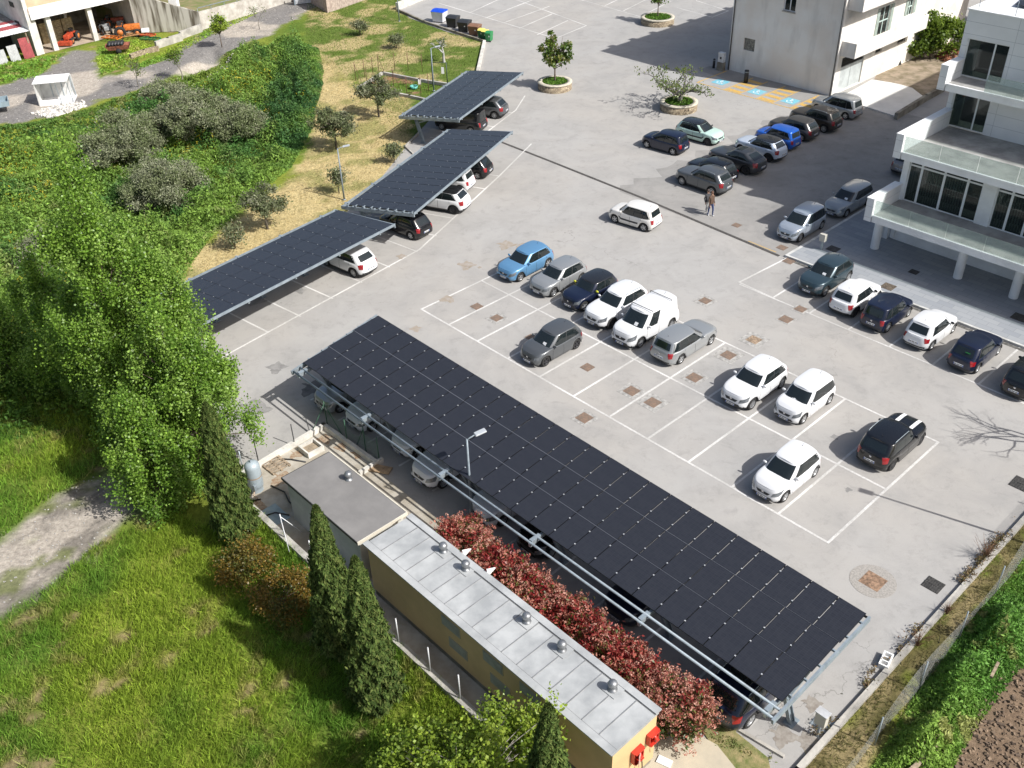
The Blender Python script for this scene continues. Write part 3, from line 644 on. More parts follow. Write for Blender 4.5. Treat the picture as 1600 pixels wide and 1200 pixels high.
    # weld
    bm = bmesh.new(); bm.from_mesh(mesh_body); bmesh.ops.remove_doubles(bm, verts=bm.verts, dist=.0004); bmesh.ops.recalc_face_normals(bm, faces=[f for f in bm.faces if f.material_index != 3]); bm.to_mesh(mesh_body); bm.free()
    P = [('body', mesh_body, None, [])]
    def pm(name, lst, mats, mt=None):
        bb_ = MB()
        for k, (v_, f_) in enumerate(lst): bb_.add(v_, fixn(v_, f_), 0, True)
        return (name, bb_.mesh(name, mats), mt, [])
    # underbody with arch liners
    u = MB(); u.bb(-s.X*.8, s.X*.8, -s.Wh+.26, s.Wh-.26, d['sill']-.03, d['hf']-.18)
    u.bb(d['wr']+d['r']+.1, d['wf']-d['r']-.1, -s.Wh+.09, s.Wh-.09, d['sill']-.01, .5); u.bb(d['wf']+d['r']+.08, s.X*.86, -s.Wh*.68, s.Wh*.68, d['sill']+.02, .5); u.bb(-s.X*.88, d['wr']-d['r']-.08, -s.Wh*.7, s.Wh*.7, d['sill']+.04, .55)
    for xw in (d['wf'], d['wr']):
        for sd in (1, -1):
            vv = []; 
            for k in range(13):
                a_ = math.pi*k/12; 
                for yy in (s.Wh-.28, d['_w'][0 if xw > 0 else 1]-.035): vv.append((xw+(d['r']+.06)*math.cos(a_), yy*sd, d['r']+(d['r']+.05)*math.sin(a_)))
            u.add(vv, [(2*k, 2*k+1, 2*k+3, 2*k+2) for k in range(12)])
    P.append(('underbody', u.mesh('underbody', BLACKP), None, []))
    P.append(pm('windscreen', [patch(s.gh, -.186, .186, (.04,.04), .93, .007, 12, 4)], CG))
    if not d['van']: P.append(pm('rear_window', [patch(s.gh, -.835, .835, .26, .86, .007, 10, 4)] if False else [patch(s.gh, .845, 1.0, .24, .88, .008, 6, 3), patch(s.gh, .845, 1.0, .24, .88, .008, 6, 3, sd=-1)], CG))
    else:
        P.append(pm('rear_window', [patch(s.gh, .86, .975, .30, .80, .008, 4, 3)], CG)); P.append(pm('rear_window', [patch(s.gh, .86, .975, .30, .80, .008, 4, 3, sd=-1)], CG))
    wins = [((.248,.252), .468)]
    if d['van']: wins = [((.255,.25), .405)]
    elif d['quarter']: wins += [(.478, .655), (.668, .775)]
    else: wins += [(.478, .725)]
    for sd in (1, -1): P.append(pm('window_surround', [patch(s.gh, .246, .40 if d['van'] else wins[-1][1]+.02, (.03,.12), (.945,.90), .0035, 10, 3, sd=sd)], TRIM))
    for k, (a0, a1) in enumerate(wins):
        lastw = k == len(wins)-1 and not d['van']
        for sd in (1, -1):
            P.append(pm('side_window', [patch(s.gh, a0, (a1, a1-.010) if not lastw else (a1+.012, a1-.025), (.05, .05+(.12 if lastw else 0)), (.92, .92-(.05 if lastw else 0)), .007, 6, 3, sd=sd)], CG))
    # lights, grille, plates
    l0, l1 = d['lampf']
    for sd in (1, -1):
        P.append(pm('headlight', [patch(s.body, (.115,.132), (.206,.232), (l0-.05,l0+.0), (l1+.02,l1+.14), .008, 5, 3, sd=sd)], LAMP))
        P.append(pm('taillight', [patch(s.body, (.805,.80), (.845,.862), (.58,.56), .985, .008, 5, 4, sd=sd)], RED))
    if d['van'] or d['clad']: P.append(pm('front_bumper_trim', [patch(s.body, -.21, .21, .04, .19, .006, 14, 2)], TRIM))
    P.append(pm('grille', [patch(s.body, (-.15,-.12), (.15,.12), .12, .40, .008, 10, 3)], TRIM))
    P.append(pm('upper_grille', [patch(s.body, (-.07,-.10), (.07,.10), .56, .76, .008, 8, 2)], TRIM))
    P.append(pm('rear_bumper_insert', [patch(s.body, .83, 1, .08, .24, .008, 5, 2), patch(s.body, .83, 1, .08, .24, .008, 5, 2, sd=-1)], TRIM))
    def plate(x, z, front):
        g = MB(); e = .012 if front else -.012
        g.box((0, 0, 0), (.014, .52, .11), 0, 0); g.box((e*.7, -.245, 0), (.01, .03, .108), 0, 1); g.box((e*.7, .245, 0), (.01, .03, .108), 0, 1)
        for k_ in range(7): g.box((e*.7, -.19+.052*k_+(.04 if k_ > 1 else 0)+(.03 if k_ > 4 else 0), 0), (.008, .03, .07), 0, 2)
        return ('number_plate', g.mesh('number_plate', [PLATE, PBLUE, PTXT]), Matrix.Translation((x, 0, z)), [])
    fb = s.body(0, .22, 1, .02); P.append(plate(fb.x, fb.z, True)); rb_ = s.body(1, .52, 1, .02); P.append(plate(rb_.x, rb_.z, False))
    # wheels
    w_ = MB(); r = d['r']; hw = .105
    w_.lathe([(r*.62,-hw),(r*.9,-hw),(r*.985,-hw*.75),(r,-hw*.3),(r,hw*.3),(r*.985,hw*.75),(r*.9,hw),(r*.66,hw),(r*.62,hw*.7)], axis='y', n=26)
    tyre = w_.mesh('tyre', RUBBER); rm = MB(); rm.lathe([(r*.68,hw*.82),(r*.62,hw*.96),(r*.60,hw*.5)], axis='y', n=26); rm.lathe([(.001,hw*.9),(r*.16,hw*.88),(r*.18,hw*.6)], axis='y', n=12)
    for k in range(5 if not d['clad'] else 10):
        a_ = 2*math.pi*k/(5 if not d['clad'] else 10); ww = .075 if not d['clad'] else .035
        rm.box((math.cos(a_)*r*.36, hw*.74, math.sin(a_)*r*.36), (r*.5, .03, ww), 0, 0, Matrix.Rotation(-a_, 3, 'Y'))
    rm.lathe([(.001,hw*.3),(r*.63,hw*.3)], axis='y', n=20, mi=1)
    rim = rm.mesh('rim', [ALLOY, BLACKP])
    for xw in (d['wf'], d['wr']):
        for sd in (1, -1):
            mt = Matrix.Translation((xw, sd*(d['_w'][0 if xw > 0 else 1]*.99-hw-.03), r)) @ (Matrix.Identity(4) if sd > 0 else Matrix.Rotation(math.pi, 4, 'Z'))
            P.append(('wheel', tyre, mt, [('rim', rim)]))
    mr_ = MB(); mr_.lathe([(.001,-.06),(.05,-.05),(.075,-.01),(.075,.03),(.06,.06),(.001,.065)], n=10)
    for v in range(len(mr_.v)): mr_.v[v] = (mr_.v[v][0]*.75, mr_.v[v][1]*1.45, mr_.v[v][2]*1.1)
    mir = mr_.mesh('mirror', WHITEP); gp = s.gh(.245, .10)
    for sd in (1, -1): P.append(('mirror', mir, Matrix.Translation((gp.x+.02, sd*(gp.y+.14), gp.z+.06)), []))
    an = MB(); an.tube([(0,0,0),(-.05,0,.06),(-.12,0,.17)], [.012,.006,.003], 5); P.append(('antenna', an.mesh('antenna', BLACKP), Matrix.Translation((d['rr']+.35, 0, d['H']-.01)), []))
    if d['rails']:
        for sd in (1, -1):
            rb2 = MB(); pts = [s.gh(q, 1, sd)+Vector((0, -sd*.04, z_)) for q, z_ in ((.27,.0),(.3,.05),(.4,.06),(.5,.06),(.6,.06),(.70,.05),(.73,0))]; rb2.tube(pts, .018, 5); P.append(('roof_rail', rb2.mesh('roof_rail', STEELD), None, []))
    if d['van']:
        for x_ in (.35, -1.35):
            rb2 = MB(); yy = s.Wh*d['wt']-.02; z_ = d['H']
            rb2.tube([(x_,-yy,z_-.05),(x_,-yy,z_+.05),(x_,yy,z_+.05),(x_,yy,z_-.05)], .02, 5); P.append(('roof_bar', rb2.mesh('roof_bar', BLACKP), None, []))
    _protos[kind] = P; return P
def car(kind, pnt, heading, anchor, px, py, label, roof=None, group='cars parked in the car park', rim=None, z=0., mirror=None, extra=None, sc_=1., mirg=None, cat='car'):
    d = SPECS[kind]; g = G(px, py, z); h = R_(heading); f = Vector((math.cos(h), math.sin(h), 0)); l = Vector((-f.y, f.x, 0))
    if anchor == 'C': c = g
    else:
        xw = d['wf'] if anchor[0] == 'F' else d['wr']; yw = (d['W']/2-.06)*(1 if anchor[1] == 'L' else -1); c = g-(f*xw+l*yw)*sc_
    t = thing('parked_car' if cat == 'car' else 'parked_van', label, cat, (c.x, c.y, z), h, group); t.scale = (sc_,)*3
    for nm, me, mt, sub in car_parts(kind):
        o = bpy.data.objects.new(nm, me); COL.objects.link(o); o.parent = t
        if mt is not None: o.matrix_local = mt
        if nm == 'body':
            for k, mm in ((0, pnt), (2, roof or pnt)): o.material_slots[k].link = 'OBJECT'; o.material_slots[k].material = mm
        if nm == 'mirror': o.material_slots[0].link = 'OBJECT'; o.material_slots[0].material = mirg or mirror or pnt
        for sn, sm in sub:
            q = bpy.data.objects.new(sn, sm); COL.objects.link(q); q.parent = o
            if rim: q.material_slots[0].link = 'OBJECT'; q.material_slots[0].material = rim
    if extra: extra(t, Shape(d), d)
    return t
V_, A_H, L_H = 222.27, 42.27, 132.27
white = paint('white', (.66, .67, .68), 0, .3); silver = paint('silver', (.36, .375, .38), .5); silverb = paint('silver_blue', (.44, .49, .55), .5); greyd = paint('dark_grey', (.05, .054, .06), .4); greym = paint('mid_grey', (.11, .118, .125), .45)
black = paint('black', (.005, .0055, .007), .05, .25); navy = paint('navy', (.007, .012, .034), .2); teal = paint('dark_teal', (.035, .062, .078), .4); mint = paint('mint', (.50, .68, .60), .1); sky_b = paint('light_blue', (.13, .30, .50), .35)
blue = paint('bright_blue', (.012, .11, .50), .2); pale = paint('pale_blue_white', (.55, .62, .72), .3); brown = paint('brown', (.034, .029, .025), .35); taupe = paint('taupe_grey', (.065, .062, .06), .4); cream = paint('cream_white', (.72, .70, .66), .1)
goldr = paint('warm_silver', (.26, .24, .23), .5); blackr = paint('roof_black', (.016, .017, .019), .1, .22)
YEL = M('yellow_cap', (.55, .55, .04), .4, var=0)
def sidebar(t, s, d):
    for sd in (1, -1):
        v, f = patch(s.body, .34, .62, .36, .52, .012, 8, 2, sd=sd); MB().add(v, fixn(v, f), 0, True).build('door_moulding', TRIM, t)
def stripes(t, s, d):
    for y in (.38, -.38):
        b = MB(); xs_ = np.linspace(d['cowl']+.06, s.X*.90, 7)
        vs = []
        for x_ in xs_:
            z_ = s.ztop(x_)+.012+.05*(1-(abs(y)/(s.Wh*.93))**2.5)*min(1, (s.X*.93-x_)/.25+.15)+.006
            vs += [(x_, y-.09, z_), (x_, y+.09, z_)]
        b.add(vs, [(2*i, 2*i+2, 2*i+3, 2*i+1) for i in range(6)]); b.build('bonnet_stripe', WHITEP, t)
def sunroof(t, s, d):
    x0_, x1_ = d['wst']-.15, d['rr']+.55; z_ = d['H']+.004; y_ = s.Wh*d['wt']*.62
    MB().bb(x1_, x0_, -y_, y_, z_-.045, z_).build('sunroof', CG, t, bevel=.02)
def cardash(t, s, d):
    v = s.gh(.05, .25, 1, .02); MB().box((v.x-.01, v.y+.1, v.z), (.2, .22, .006), 0, 0, Matrix.Rotation(.8, 3, 'Y')).build('dashboard_paper', PLATE, t)
def badge(pos, mat=None):
    def fn(t, s, d):
        for q, tt in pos:
            v = s.body(q, tt, 1, .02); b = MB(); b.lathe([(.001,0),(.05,0),(.06,-.01)], n=12, axis='y')
            o = b.build('badge', mat or CHROME, t); o.location = v; o.rotation_euler = (0, 0, R_(90))
    return fn
def multi(*f):
    def g(t, s, d):
        for h in f: h(t, s, d)
    return g
fb_ = badge([(0, .72)]); rb__ = badge([(1, .78)])
# free standing and far group
car('jazz', navy, 138, 'FL', 1010, 231.5, 'navy blue compact hatchback beside the mint green car with the dark roof', extra=rb__)
car('hatch', mint, -43.5, 'FR', 1104.5, 227.5, 'mint green hatchback with black roof and dark wheels, nose to the right', roof=blackr, mirror=blackr, rim=DARKRIM, extra=multi(sidebar, fb_))
car('panda', cream, 141, 'FL', 960, 348.5, 'off-white boxy city car standing alone in the middle of the aisle', extra=multi(sidebar, rb__))
RG = 'cars in the row along the service road'
car('suv', greym, L_H+1, 'RL', 1111, 306, 'medium grey crossover at the near end of the row behind the two people', group=RG, extra=rb__)
def car_at(kind, pnt, c, heading, label, **k):
    h = R_(heading); t = car(kind, pnt, heading, 'C', 800, 600, label, **k); t.location = (c.x, c.y, t.location.z); return t
def placed(kind, pnt, a, b, heading, label, **k): return car_at(kind, pnt, AB(a, b), heading, label, **k)
placed('hatch', black, -40.0, 57.05, L_H, 'black hatchback between the grey crossover and the dark grey coupe', group=RG, extra=rb__)
placed('coupe', greyd, -39.75, 59.85, L_H, 'long dark grey sloping-back coupe crossover with brown-tinted glass roof', group=RG, rim=DARKRIM, extra=sunroof)
placed('xover', pale, -39.8, 62.95, L_H, 'pale bluish white crossover with black roof, left of the bright blue car', roof=blackr, rim=DARKRIM, group=RG)
placed('panda', blue, -40.1, 65.6, L_H, 'bright blue boxy city car with roof rails in the service road row', group=RG)
placed('hatch', taupe, -40.35, 68.2, L_H, 'charcoal hatchback between the bright blue car and the dark brown off-roader', group=RG, sc_=1.04)
placed('duster', brown, -40.1, 71.0, L_H, 'dark brown off-road style car with roof rails next to the silver people carrier', group=RG)
placed('bigmpv', silver, -40.45, 74.75, L_H, 'silver people carrier at the far end of the row beside the yellow hatching', group=RG, extra=rb__)
car('mpv', silverb, V_+1, 'FL', 1250, 378.5, 'light silver compact people carrier parked by the pavement post', extra=fb_, group='cars along the pavement edge')
car('wagon', silver, V_, 'FL', 1322, 340, 'grey silver estate parked behind the light silver people carrier', extra=multi(fb_, cardash), group='cars along the pavement edge')
placed('xover', goldr, -30.1, 68.3, A_H, 'brownish silver crossover half hidden behind the white terrace corner', group='cars along the pavement edge', extra=rb__)
PG = 'cars in the row facing the pavement'
car('xover', teal, V_, 'FL', 1288.7, 463.7, 'dark teal crossover parked nose out beside the white city car', group=PG, extra=multi(fb_, cardash))
car('city', white, A_H, 'RR', 1335.7, 496, 'white city car with black rear window surround and dark wheels', group=PG, mirror=blackr, rim=DARKRIM)
car('panda', navy, A_H, 'RR', 1386, 519.5, 'navy blue boxy city car between two white cars by the pavement', group=PG, extra=rb__)
car('small', white, A_H, 'RR', 1455, 547.5, 'white rounded hatchback with blue plate between navy and dark blue cars', group=PG, mirror=blackr)
car('small', navy, A_H, 'RR', 1526, 583.5, 'dark blue rounded hatchback with a green sticker in its rear window', group=PG, extra=lambda t, s, d: MB().box(s.gh(.94, .5, -1, .012), (.006, .24, .12), 0, 0, Matrix.Rotation(-.5, 3, 'Y')).build('sticker', M('green_sticker', (.05, .4, .08), .5, var=0), t))
car('small', black, A_H, 'RL', 1565, 606, 'black car cut off by the right edge of the picture', group=PG, extra=rb__)
CG_ = 'cars in the central parking bays'
car('hatch', sky_b, V_+2, 'FL', 813.7, 440, 'light blue hatchback at the upper left end of the central row', group=CG_, extra=fb_)
car('hatch', silver, V_+1, 'FL', 865.5, 463.7, 'silver grey hatchback between the light blue car and the navy car with yellow mirrors', group=CG_, sc_=.98)
car('mini', navy, V_, 'FL', 913.7, 486.5, 'dark navy small three-door car with yellow mirror caps', group=CG_, mirg=YEL, roof=blackr, extra=fb_)
car('suv', white, V_, 'FL', 955.5, 514, 'large white crossover next to the white delivery van', group=CG_, extra=fb_, rim=DARKRIM)
car('van', white, V_+1.5, 'FL', 1001, 543.7, 'white delivery van with black roof bars and dark front bumper', group=CG_, cat='van', extra=multi(fb_, cardash))
car('estate', silver, A_H, 'RR', 1063.7, 568.7, 'silver estate car parked nose away next to the white van', group=CG_, extra=rb__)
car('small', greym, V_, 'FL', 853.7, 572.5, 'dark grey rounded hatchback alone in the front bays', group=CG_, extra=multi(fb_, cardash), rim=DARKRIM)
car('xover', white, V_, 'FL', 1175, 640, 'white crossover with black front intake left of the white boxy city car', group=CG_, extra=fb_)
car('panda', white, V_, 'FL', 1255, 662.5, 'white boxy city car parked right of the white crossover', group=CG_, extra=fb_)
car('small', white, V_, 'FL', 1226, 784.5, 'white rounded hatchback alone in the nearest bays', group=CG_, extra=fb_)
car('minisuv', black, A_H, 'RR', 1393.7, 735, 'black retro crossover with two white bonnet stripes', group=CG_, extra=multi(stripes, rb__), rim=DARKRIM)
# under the far canopies
UC = 'cars under the solar canopies'
H3 = math.degrees(math.atan2(n3_.y, n3_.x)); H2 = math.degrees(math.atan2(n2_.y, n2_.x))
car('xover', greym, H2, 'RL', 772.5, 186.5, 'grey crossover sticking out from under the farthest canopy', group=UC)
car('van', black, H2, 'RL', 736, 210, 'black high-roofed car under the farthest canopy', group=UC, cat='car')
car('hatch', black, H2, 'RL', 746, 280.5, 'black hatchback at the far end under the middle canopy', group=UC, extra=rb__)
car('panda', white, H2, 'RL', 719, 302, 'small white car between the black hatchback and the white crossover under the middle canopy', group=UC)
car('xover', white, H2, 'RL', 708.4, 335.5, 'white crossover with black roof at the near end of the middle canopy', roof=blackr, rim=DARKRIM, group=UC)
car('hatch', black, H3, 'RL', 642, 375, 'black hatchback in the gap between the middle and the nearest left canopy', group=UC)
car('xover', white, H3, 'RL', 552.9, 434.3, 'white crossover with black tailgate under the nearest left canopy', group=UC, rim=ALLOY)
# under the big canopy
car('hatch', silver, V_, 'FL', 533.7, 645, 'silver grey hatchback first in line under the big canopy', group=UC, extra=fb_)
car('hatch', white, V_, 'FL', 583.7, 674, 'white hatchback second in line under the big canopy', group=UC, extra=fb_)
car('small', white, V_, 'FL', 655, 715, 'white small car with gaping grille third in line under the big canopy', group=UC, extra=fb_)
car('suv', white, V_, 'FL', 695, 763, 'white crossover in the middle of the line left of the lamp post', group=UC, extra=fb_)
car('bigmpv', white, V_, 'FL', 787, 822, 'white people carrier under the big canopy right beside the lamp post', group=UC, extra=fb_)
car('hatch', black, V_, 'FL', 862, 872, 'black car hardly visible behind the red hedge left of the navy car', group=UC)
car('hatch', navy, V_, 'FL', 1003, 976, 'dark navy car in deep shade behind the red hedge', group=UC)
car('bigsuv', navy, A_H, 'RR', 1172, 1136, 'large dark blue off-roader at the near end of the big canopy', group=UC, extra=sunroof)
# ================================================================ SOLAR CANOPIES
SP = bpy.data.materials.new('solar_cells'); SP.use_nodes = True; N = SP.node_tree.nodes; L = SP.node_tree.links; p = N['Principled BSDF']
p.inputs['Roughness'].default_value = .22; p.inputs['Specular IOR Level'].default_value = .35; p.inputs['Coat Weight'].default_value = .15; p.inputs['Coat Roughness'].default_value = .25
tc = N.new('ShaderNodeTexCoord'); br = N.new('ShaderNodeTexBrick'); br.offset = 0; br.inputs['Scale'].default_value = 1; br.inputs['Brick Width'].default_value = .18; br.inputs['Row Height'].default_value = .09; br.inputs['Mortar Size'].default_value = .004
br.inputs['Color1'].default_value = (.021, .023, .030, 1); br.inputs['Color2'].default_value = (.025, .027, .034, 1); br.inputs['Mortar'].default_value = (.034, .037, .046, 1); L.new(tc.outputs['Object'], br.inputs[0]); L.new(br.outputs[0], p.inputs['Base Color'])
FRM = M('panel_frame', (.012, .013, .015), .4, .5, var=0); CLAMP = M('white_clamp', (.55, .56, .58), .4, .3, var=0)
LIT = M('module_edge', (.20, .21, .23), .4, .4, var=0)
def canopy(label, P00, P10, P11, P01, n, posts, big=True, gapv=None):
    """P00-P10 is the post side, P01-P11 the car-park side; n panels along"""
    c0 = (P00+P10)/2; c0.z = 0; ea = (P10-P00); la = ea.length; ea.normalize(); rz = math.atan2(ea.y, ea.x)
    t = thing('solar_canopy', label, 'solar canopy', c0, rz, 'solar canopies over the parking bays'); inv = (Matrix.Translation(c0) @ Matrix.Rotation(rz, 4, 'Z')).inverted()
    q = [inv @ v for v in (P00, P10, P11, P01)]
    bl = lambda u, v, dz=0.: (q[0]*(1-u)+q[1]*u)*(1-v)+(q[3]*(1-u)+q[2]*u)*v+Vector((0, 0, dz))
    nrm = (q[1]-q[0]).cross(q[3]-q[0]).normalized(); nrm = nrm if nrm.z > 0 else -nrm
    du, dv = 1/n, 1/3; W_ = (q[1]-q[0]).length/n-(.013 if big else .006); D_ = (q[3]-q[0]).length/3-(.018 if big else .006)
    pb = MB(); pb.bb(-W_/2, W_/2, -D_/2, D_/2, -.035, -.004, 1); pb.bb(-W_/2+.012, W_/2-.012, -D_/2+.012, D_/2-.012, -.004, 0, 0)
    pm_ = pb.mesh('solar_panel', [SP, FRM])
    for i in range(n):
        for j in range(3):
            o = bpy.data.objects.new('solar_panel', pm_); COL.objects.link(o); o.parent = t
            a = bl((i+.5)*du, (j+.5)*dv); ex = (bl((i+1)*du, (j+.5)*dv)-bl(i*du, (j+.5)*dv)).normalized(); ey = nrm.cross(ex)
            o.matrix_local = Matrix.Translation(a) @ Matrix((ex, ey, nrm)).transposed().to_4x4()
    cl = MB()
    for i in range(1, n):
        for j in range(3):
            for f in (.24, .76):
                a = bl(i*du, (j+f)*dv); cl.box(a+nrm*.006, (.05, .052, .012) if big else (.03, .035, .010), math.atan2(q[3].y-q[0].y, q[3].x-q[0].x))
    cl.build('panel_clamps', CLAMP, t, kind='stuff')
    rl = MB()
    for j in (1, 2):
        rl.beam(bl(0, j*dv)-nrm*.008, bl(1, j*dv)-nrm*.008, .024, .02)
    if big: rl.build('joint_rail', LIT, t)
    for j in range(3):
        for f in (.24, .76):
            MB().beam(bl(-.0, (j+f)*dv)-nrm*.08-(bl(1,0)-bl(0,0)).normalized()*.16, bl(1, (j+f)*dv)-nrm*.08+(bl(1,0)-bl(0,0)).normalized()*.1, .06, .09).build('purlin', STEEL, t)
    # end brackets
    ew = (bl(1, 0)-bl(0, 0)).normalized(); vd = (bl(0, 1)-bl(0, 0)).normalized()
    tubes = (.24, .64) if big else (.12, .42)
    for k in tubes:
        p0 = bl(0, 0)-vd*k-nrm*.16-ew*.15; p1 = bl(1, 0)-vd*k-nrm*.16+ew*.15
        if big: MB().tube([p0, p1], .052, 10).build('gutter_pipe', STEEL, t)
        else: MB().beam(p0, p1, .10, .12).build('rear_beam', STEEL, t)
    for e, lab in ((0, -1), (1, 1)):
        p0 = bl(e, 0)-vd*(tubes[1]+.10)-nrm*.22+ew*lab*.10; p1 = bl(e, 1)+vd*.02-nrm*.16+ew*lab*.10
        MB().beam(p0, p1, .09, .24).build('end_beam', STEEL if lab > 0 else STEELD, t)
        if not big and e == (0 if gapv is None else gapv):
            for k in range(9):
                a = bl(e, k/8.3+.01)+ew*lab*.05; MB().box(a, (.26, .045, .09), 0).build('bracket', STEEL, t)
                MB().box(a+ew*lab*.1, (.05, .12, .10), 0).build('bracket', STEEL, t)
    p0 = bl(0, 1)+vd*.03-nrm*.06-ew*.12; p1 = bl(1, 1)+vd*.03-nrm*.06+ew*.12
    if not big: MB().beam(p0, p1, .05, .16).build('front_fascia', STEEL, t)
    else: MB().beam(p0-vd*.06-nrm*.06, p1-vd*.06-nrm*.06, .05, .08).build('front_beam', FRM, t)
    for u in posts:
        d_in = 1.45 if big else 1.25
        dv3 = bl(u, 1)-bl(u, 0); L3 = dv3.length; foot = bl(u, d_in/L3); foot.z = 0; topp = bl(u, (.55 if big else .6)/L3)-nrm*.3
        pt = MB(); dr_ = (topp-foot).normalized()
        r = ew; sd_ = dr_.cross(r).normalized()
        for s_ in (-.11, .11): pt.beam(foot+sd_*s_, topp+sd_*s_, .16, .03, up=sd_)
        pt.beam(foot, topp, .02, .22, up=sd_) ; pt.build('post', STEEL, t)
        MB().box((foot.x, foot.y, .02), (.38, .5, .04), 0).build('base_plate', STEEL, t)
        MB().beam(bl(u, 0)-vd*(tubes[1]+.06)-nrm*.26, bl(u, .98)-nrm*.22, .11, .2).build('rafter', STEELD, t)
        br_ = bl(u, 2.6/L3)-nrm*.32; MB().beam(foot*.25+topp*.75, br_, .07, .10).build('brace', STEEL, t)
        MB().box(bl(u, 0)-vd*.34-nrm*.13, (.16, .5, .05)).build('pipe_bracket', STEEL, t)
    return t
canopy('long near canopy of black solar panels running past the red hedge', G(474,567,2.7), G(1222,1095,2.7), G(1355,960,3.2), G(590,492,3.2), 26, [.012, .2, .4, .6, .8, .992])
f0, f1 = G(614.5,350.4,2.8), G(312.7,506.6,2.8); r0, r1 = G(528.4,328,2.4), G(304,433,2.4)
lf = (f1-f0).length; rr_ = (r0-f0); uf = (f1-f0).normalized()
canopy('left canopy of black solar panels reaching under the big leafy tree', f0+uf*15.6+rr_, f0+rr_, f0, f0+uf*15.6, 14, [.05,.27,.49,.71,.93], big=False, gapv=9)
canopy('middle left solar canopy with bracketed end beam behind the lamp', G(544,319.4,2.4), G(705.6,201.6,2.4), G(799.4,205.4,2.8), G(647.5,331.6,2.8), 14, [.03,.26,.5,.74,.97], big=False)
canopy('farthest and smallest solar canopy with leaning post beside the lawn', G(632,179,2.4), G(734.3,110,2.4), G(816,113,2.8), G(717.8,185,2.8), 11, [.05,.35,.65,.95], big=False)
# ================================================================ LAMP POSTS
def lamp(pxy, h, label, arm=(1, .1), z=0., s=1.):
    g = G(*pxy, z); t = thing('street_lamp', label, 'lamp post', g, math.atan2(arm[1], arm[0]), 'lamp posts of the car park')
    MB().tube([(0,0,0),(0,0,h*.5),(0,0,h)], [.065*s,.055*s,.04*s], 10).build('pole', STEEL, t); MB().lathe([(.13,0),(.13,.03),(.075,.06)], n=12).build('base', STEEL, t)
    MB().tube([(0,0,h-.05),(.1,0,h+.02),(.35,0,h+.10)], .028, 8).build('arm', STEEL, t)
    b = MB(); b.box((.62,0,h+.15), (.5,.26,.07), 0, 0, Matrix.Rotation(-.15, 3, 'Y')); b.build('lamp_head', M('lamp_housing', (.60,.63,.65), .4, .3, var=.05), t, bevel=.02)
    MB().box((.64,0,h+.108), (.36,.2,.012), 0, 0, Matrix.Rotation(-.15, 3, 'Y')).build('lens', CG, t)
a_ = (B2*.8+A2*.25); lamp((738,815), 4.65, 'tall grey lamp post rising from the red hedge in front of the solar roof', (a_.x, a_.y))
lamp((538,312), 3.9, 'lamp post on the dry verge behind the middle left canopy', (1,.1)); lamp((678,142), 3.85, 'lamp post beside the fenced vegetable plot', (1,.1)); lamp((624,33), 4.2, 'lamp post at the corner of the far low wall', (1,.1))
g = AB(-7.6, 33.6); lp = thing('street_lamp', 'lamp post with a grey shaft just inside the right edge above the dry strip', 'lamp post', g+Vector((.0,0,0)), R_(132), 'lamp posts of the car park')
# that post stands right of the picture; it is seen through its shadow only
bpy.data.objects.remove(lp)
tip = G(1362,771); hgt = 6.4; dirn = Vector((math.cos(R_(148.5)), math.sin(R_(148.5)), 0)); base = tip - dirn*(hgt/math.tan(SUN_EL))
t = thing('street_lamp', 'tall lamp post outside the right edge whose long shadow crosses the bays', 'lamp post', base, R_(150), 'lamp posts of the car park')
MB().tube([(0,0,0),(0,0,hgt)], [.075,.045], 10).build('pole', STEEL, t); MB().box((.25,0,hgt), (.6,.3,.07)).build('lamp_head', STEEL, t)
# ================================================================ WHITE BUILDING
WB = bpy.data.materials.new('white_facade_panels'); WB.use_nodes = True; N = WB.node_tree.nodes; L = WB.node_tree.links; p = N['Principled BSDF']; p.inputs['Roughness'].default_value = .55
tc = N.new('ShaderNodeTexCoord'); sx = N.new('ShaderNodeSeparateXYZ'); cb = N.new('ShaderNodeCombineXYZ'); L.new(tc.outputs['Object'], sx.inputs[0]); ad = N.new('ShaderNodeMath'); L.new(sx.outputs[0], ad.inputs[0]); L.new(sx.outputs[1], ad.inputs[1]); L.new(ad.outputs[0], cb.inputs[0]); L.new(sx.outputs[2], cb.inputs[1])
br = N.new('ShaderNodeTexBrick'); br.offset = 0; br.inputs['Scale'].default_value = 1; br.inputs['Brick Width'].default_value = 3.6; br.inputs['Row Height'].default_value = .72; br.inputs['Mortar Size'].default_value = .012
br.inputs['Color1'].default_value = (.78,.79,.80,1); br.inputs['Color2'].default_value = (.74,.755,.77,1); br.inputs['Mortar'].default_value = (.45,.47,.49,1); L.new(cb.outputs[0], br.inputs[0])
nz = N.new('ShaderNodeTexNoise'); nz.inputs['Scale'].default_value = .6; nz.inputs['Detail'].default_value = 6; mx = N.new('ShaderNodeMixRGB'); mx.blend_type = 'MULTIPLY'; mr = N.new('ShaderNodeMapRange'); mr.inputs[1].default_value = .3; mr.inputs[2].default_value = .7; mr.inputs[3].default_value = .88; mr.inputs[4].default_value = 1.
L.new(tc.outputs['Object'], nz.inputs[0]); L.new(nz.outputs[0], mr.inputs[0]); mx.inputs[0].default_value = 1; L.new(br.outputs[0], mx.inputs[1]); L.new(mr.outputs[0], mx.inputs[2]); L.new(mx.outputs[0], p.inputs['Base Color'])
PLW = M('white_render', (.80,.81,.81), .5, var=.05, scale=.8); TERR = M('terrace_floor_tiles', (.33,.325,.31), .8, var=.14, scale=1.2); WFR = M('white_window_frame', (.72,.74,.75), .4, var=0)
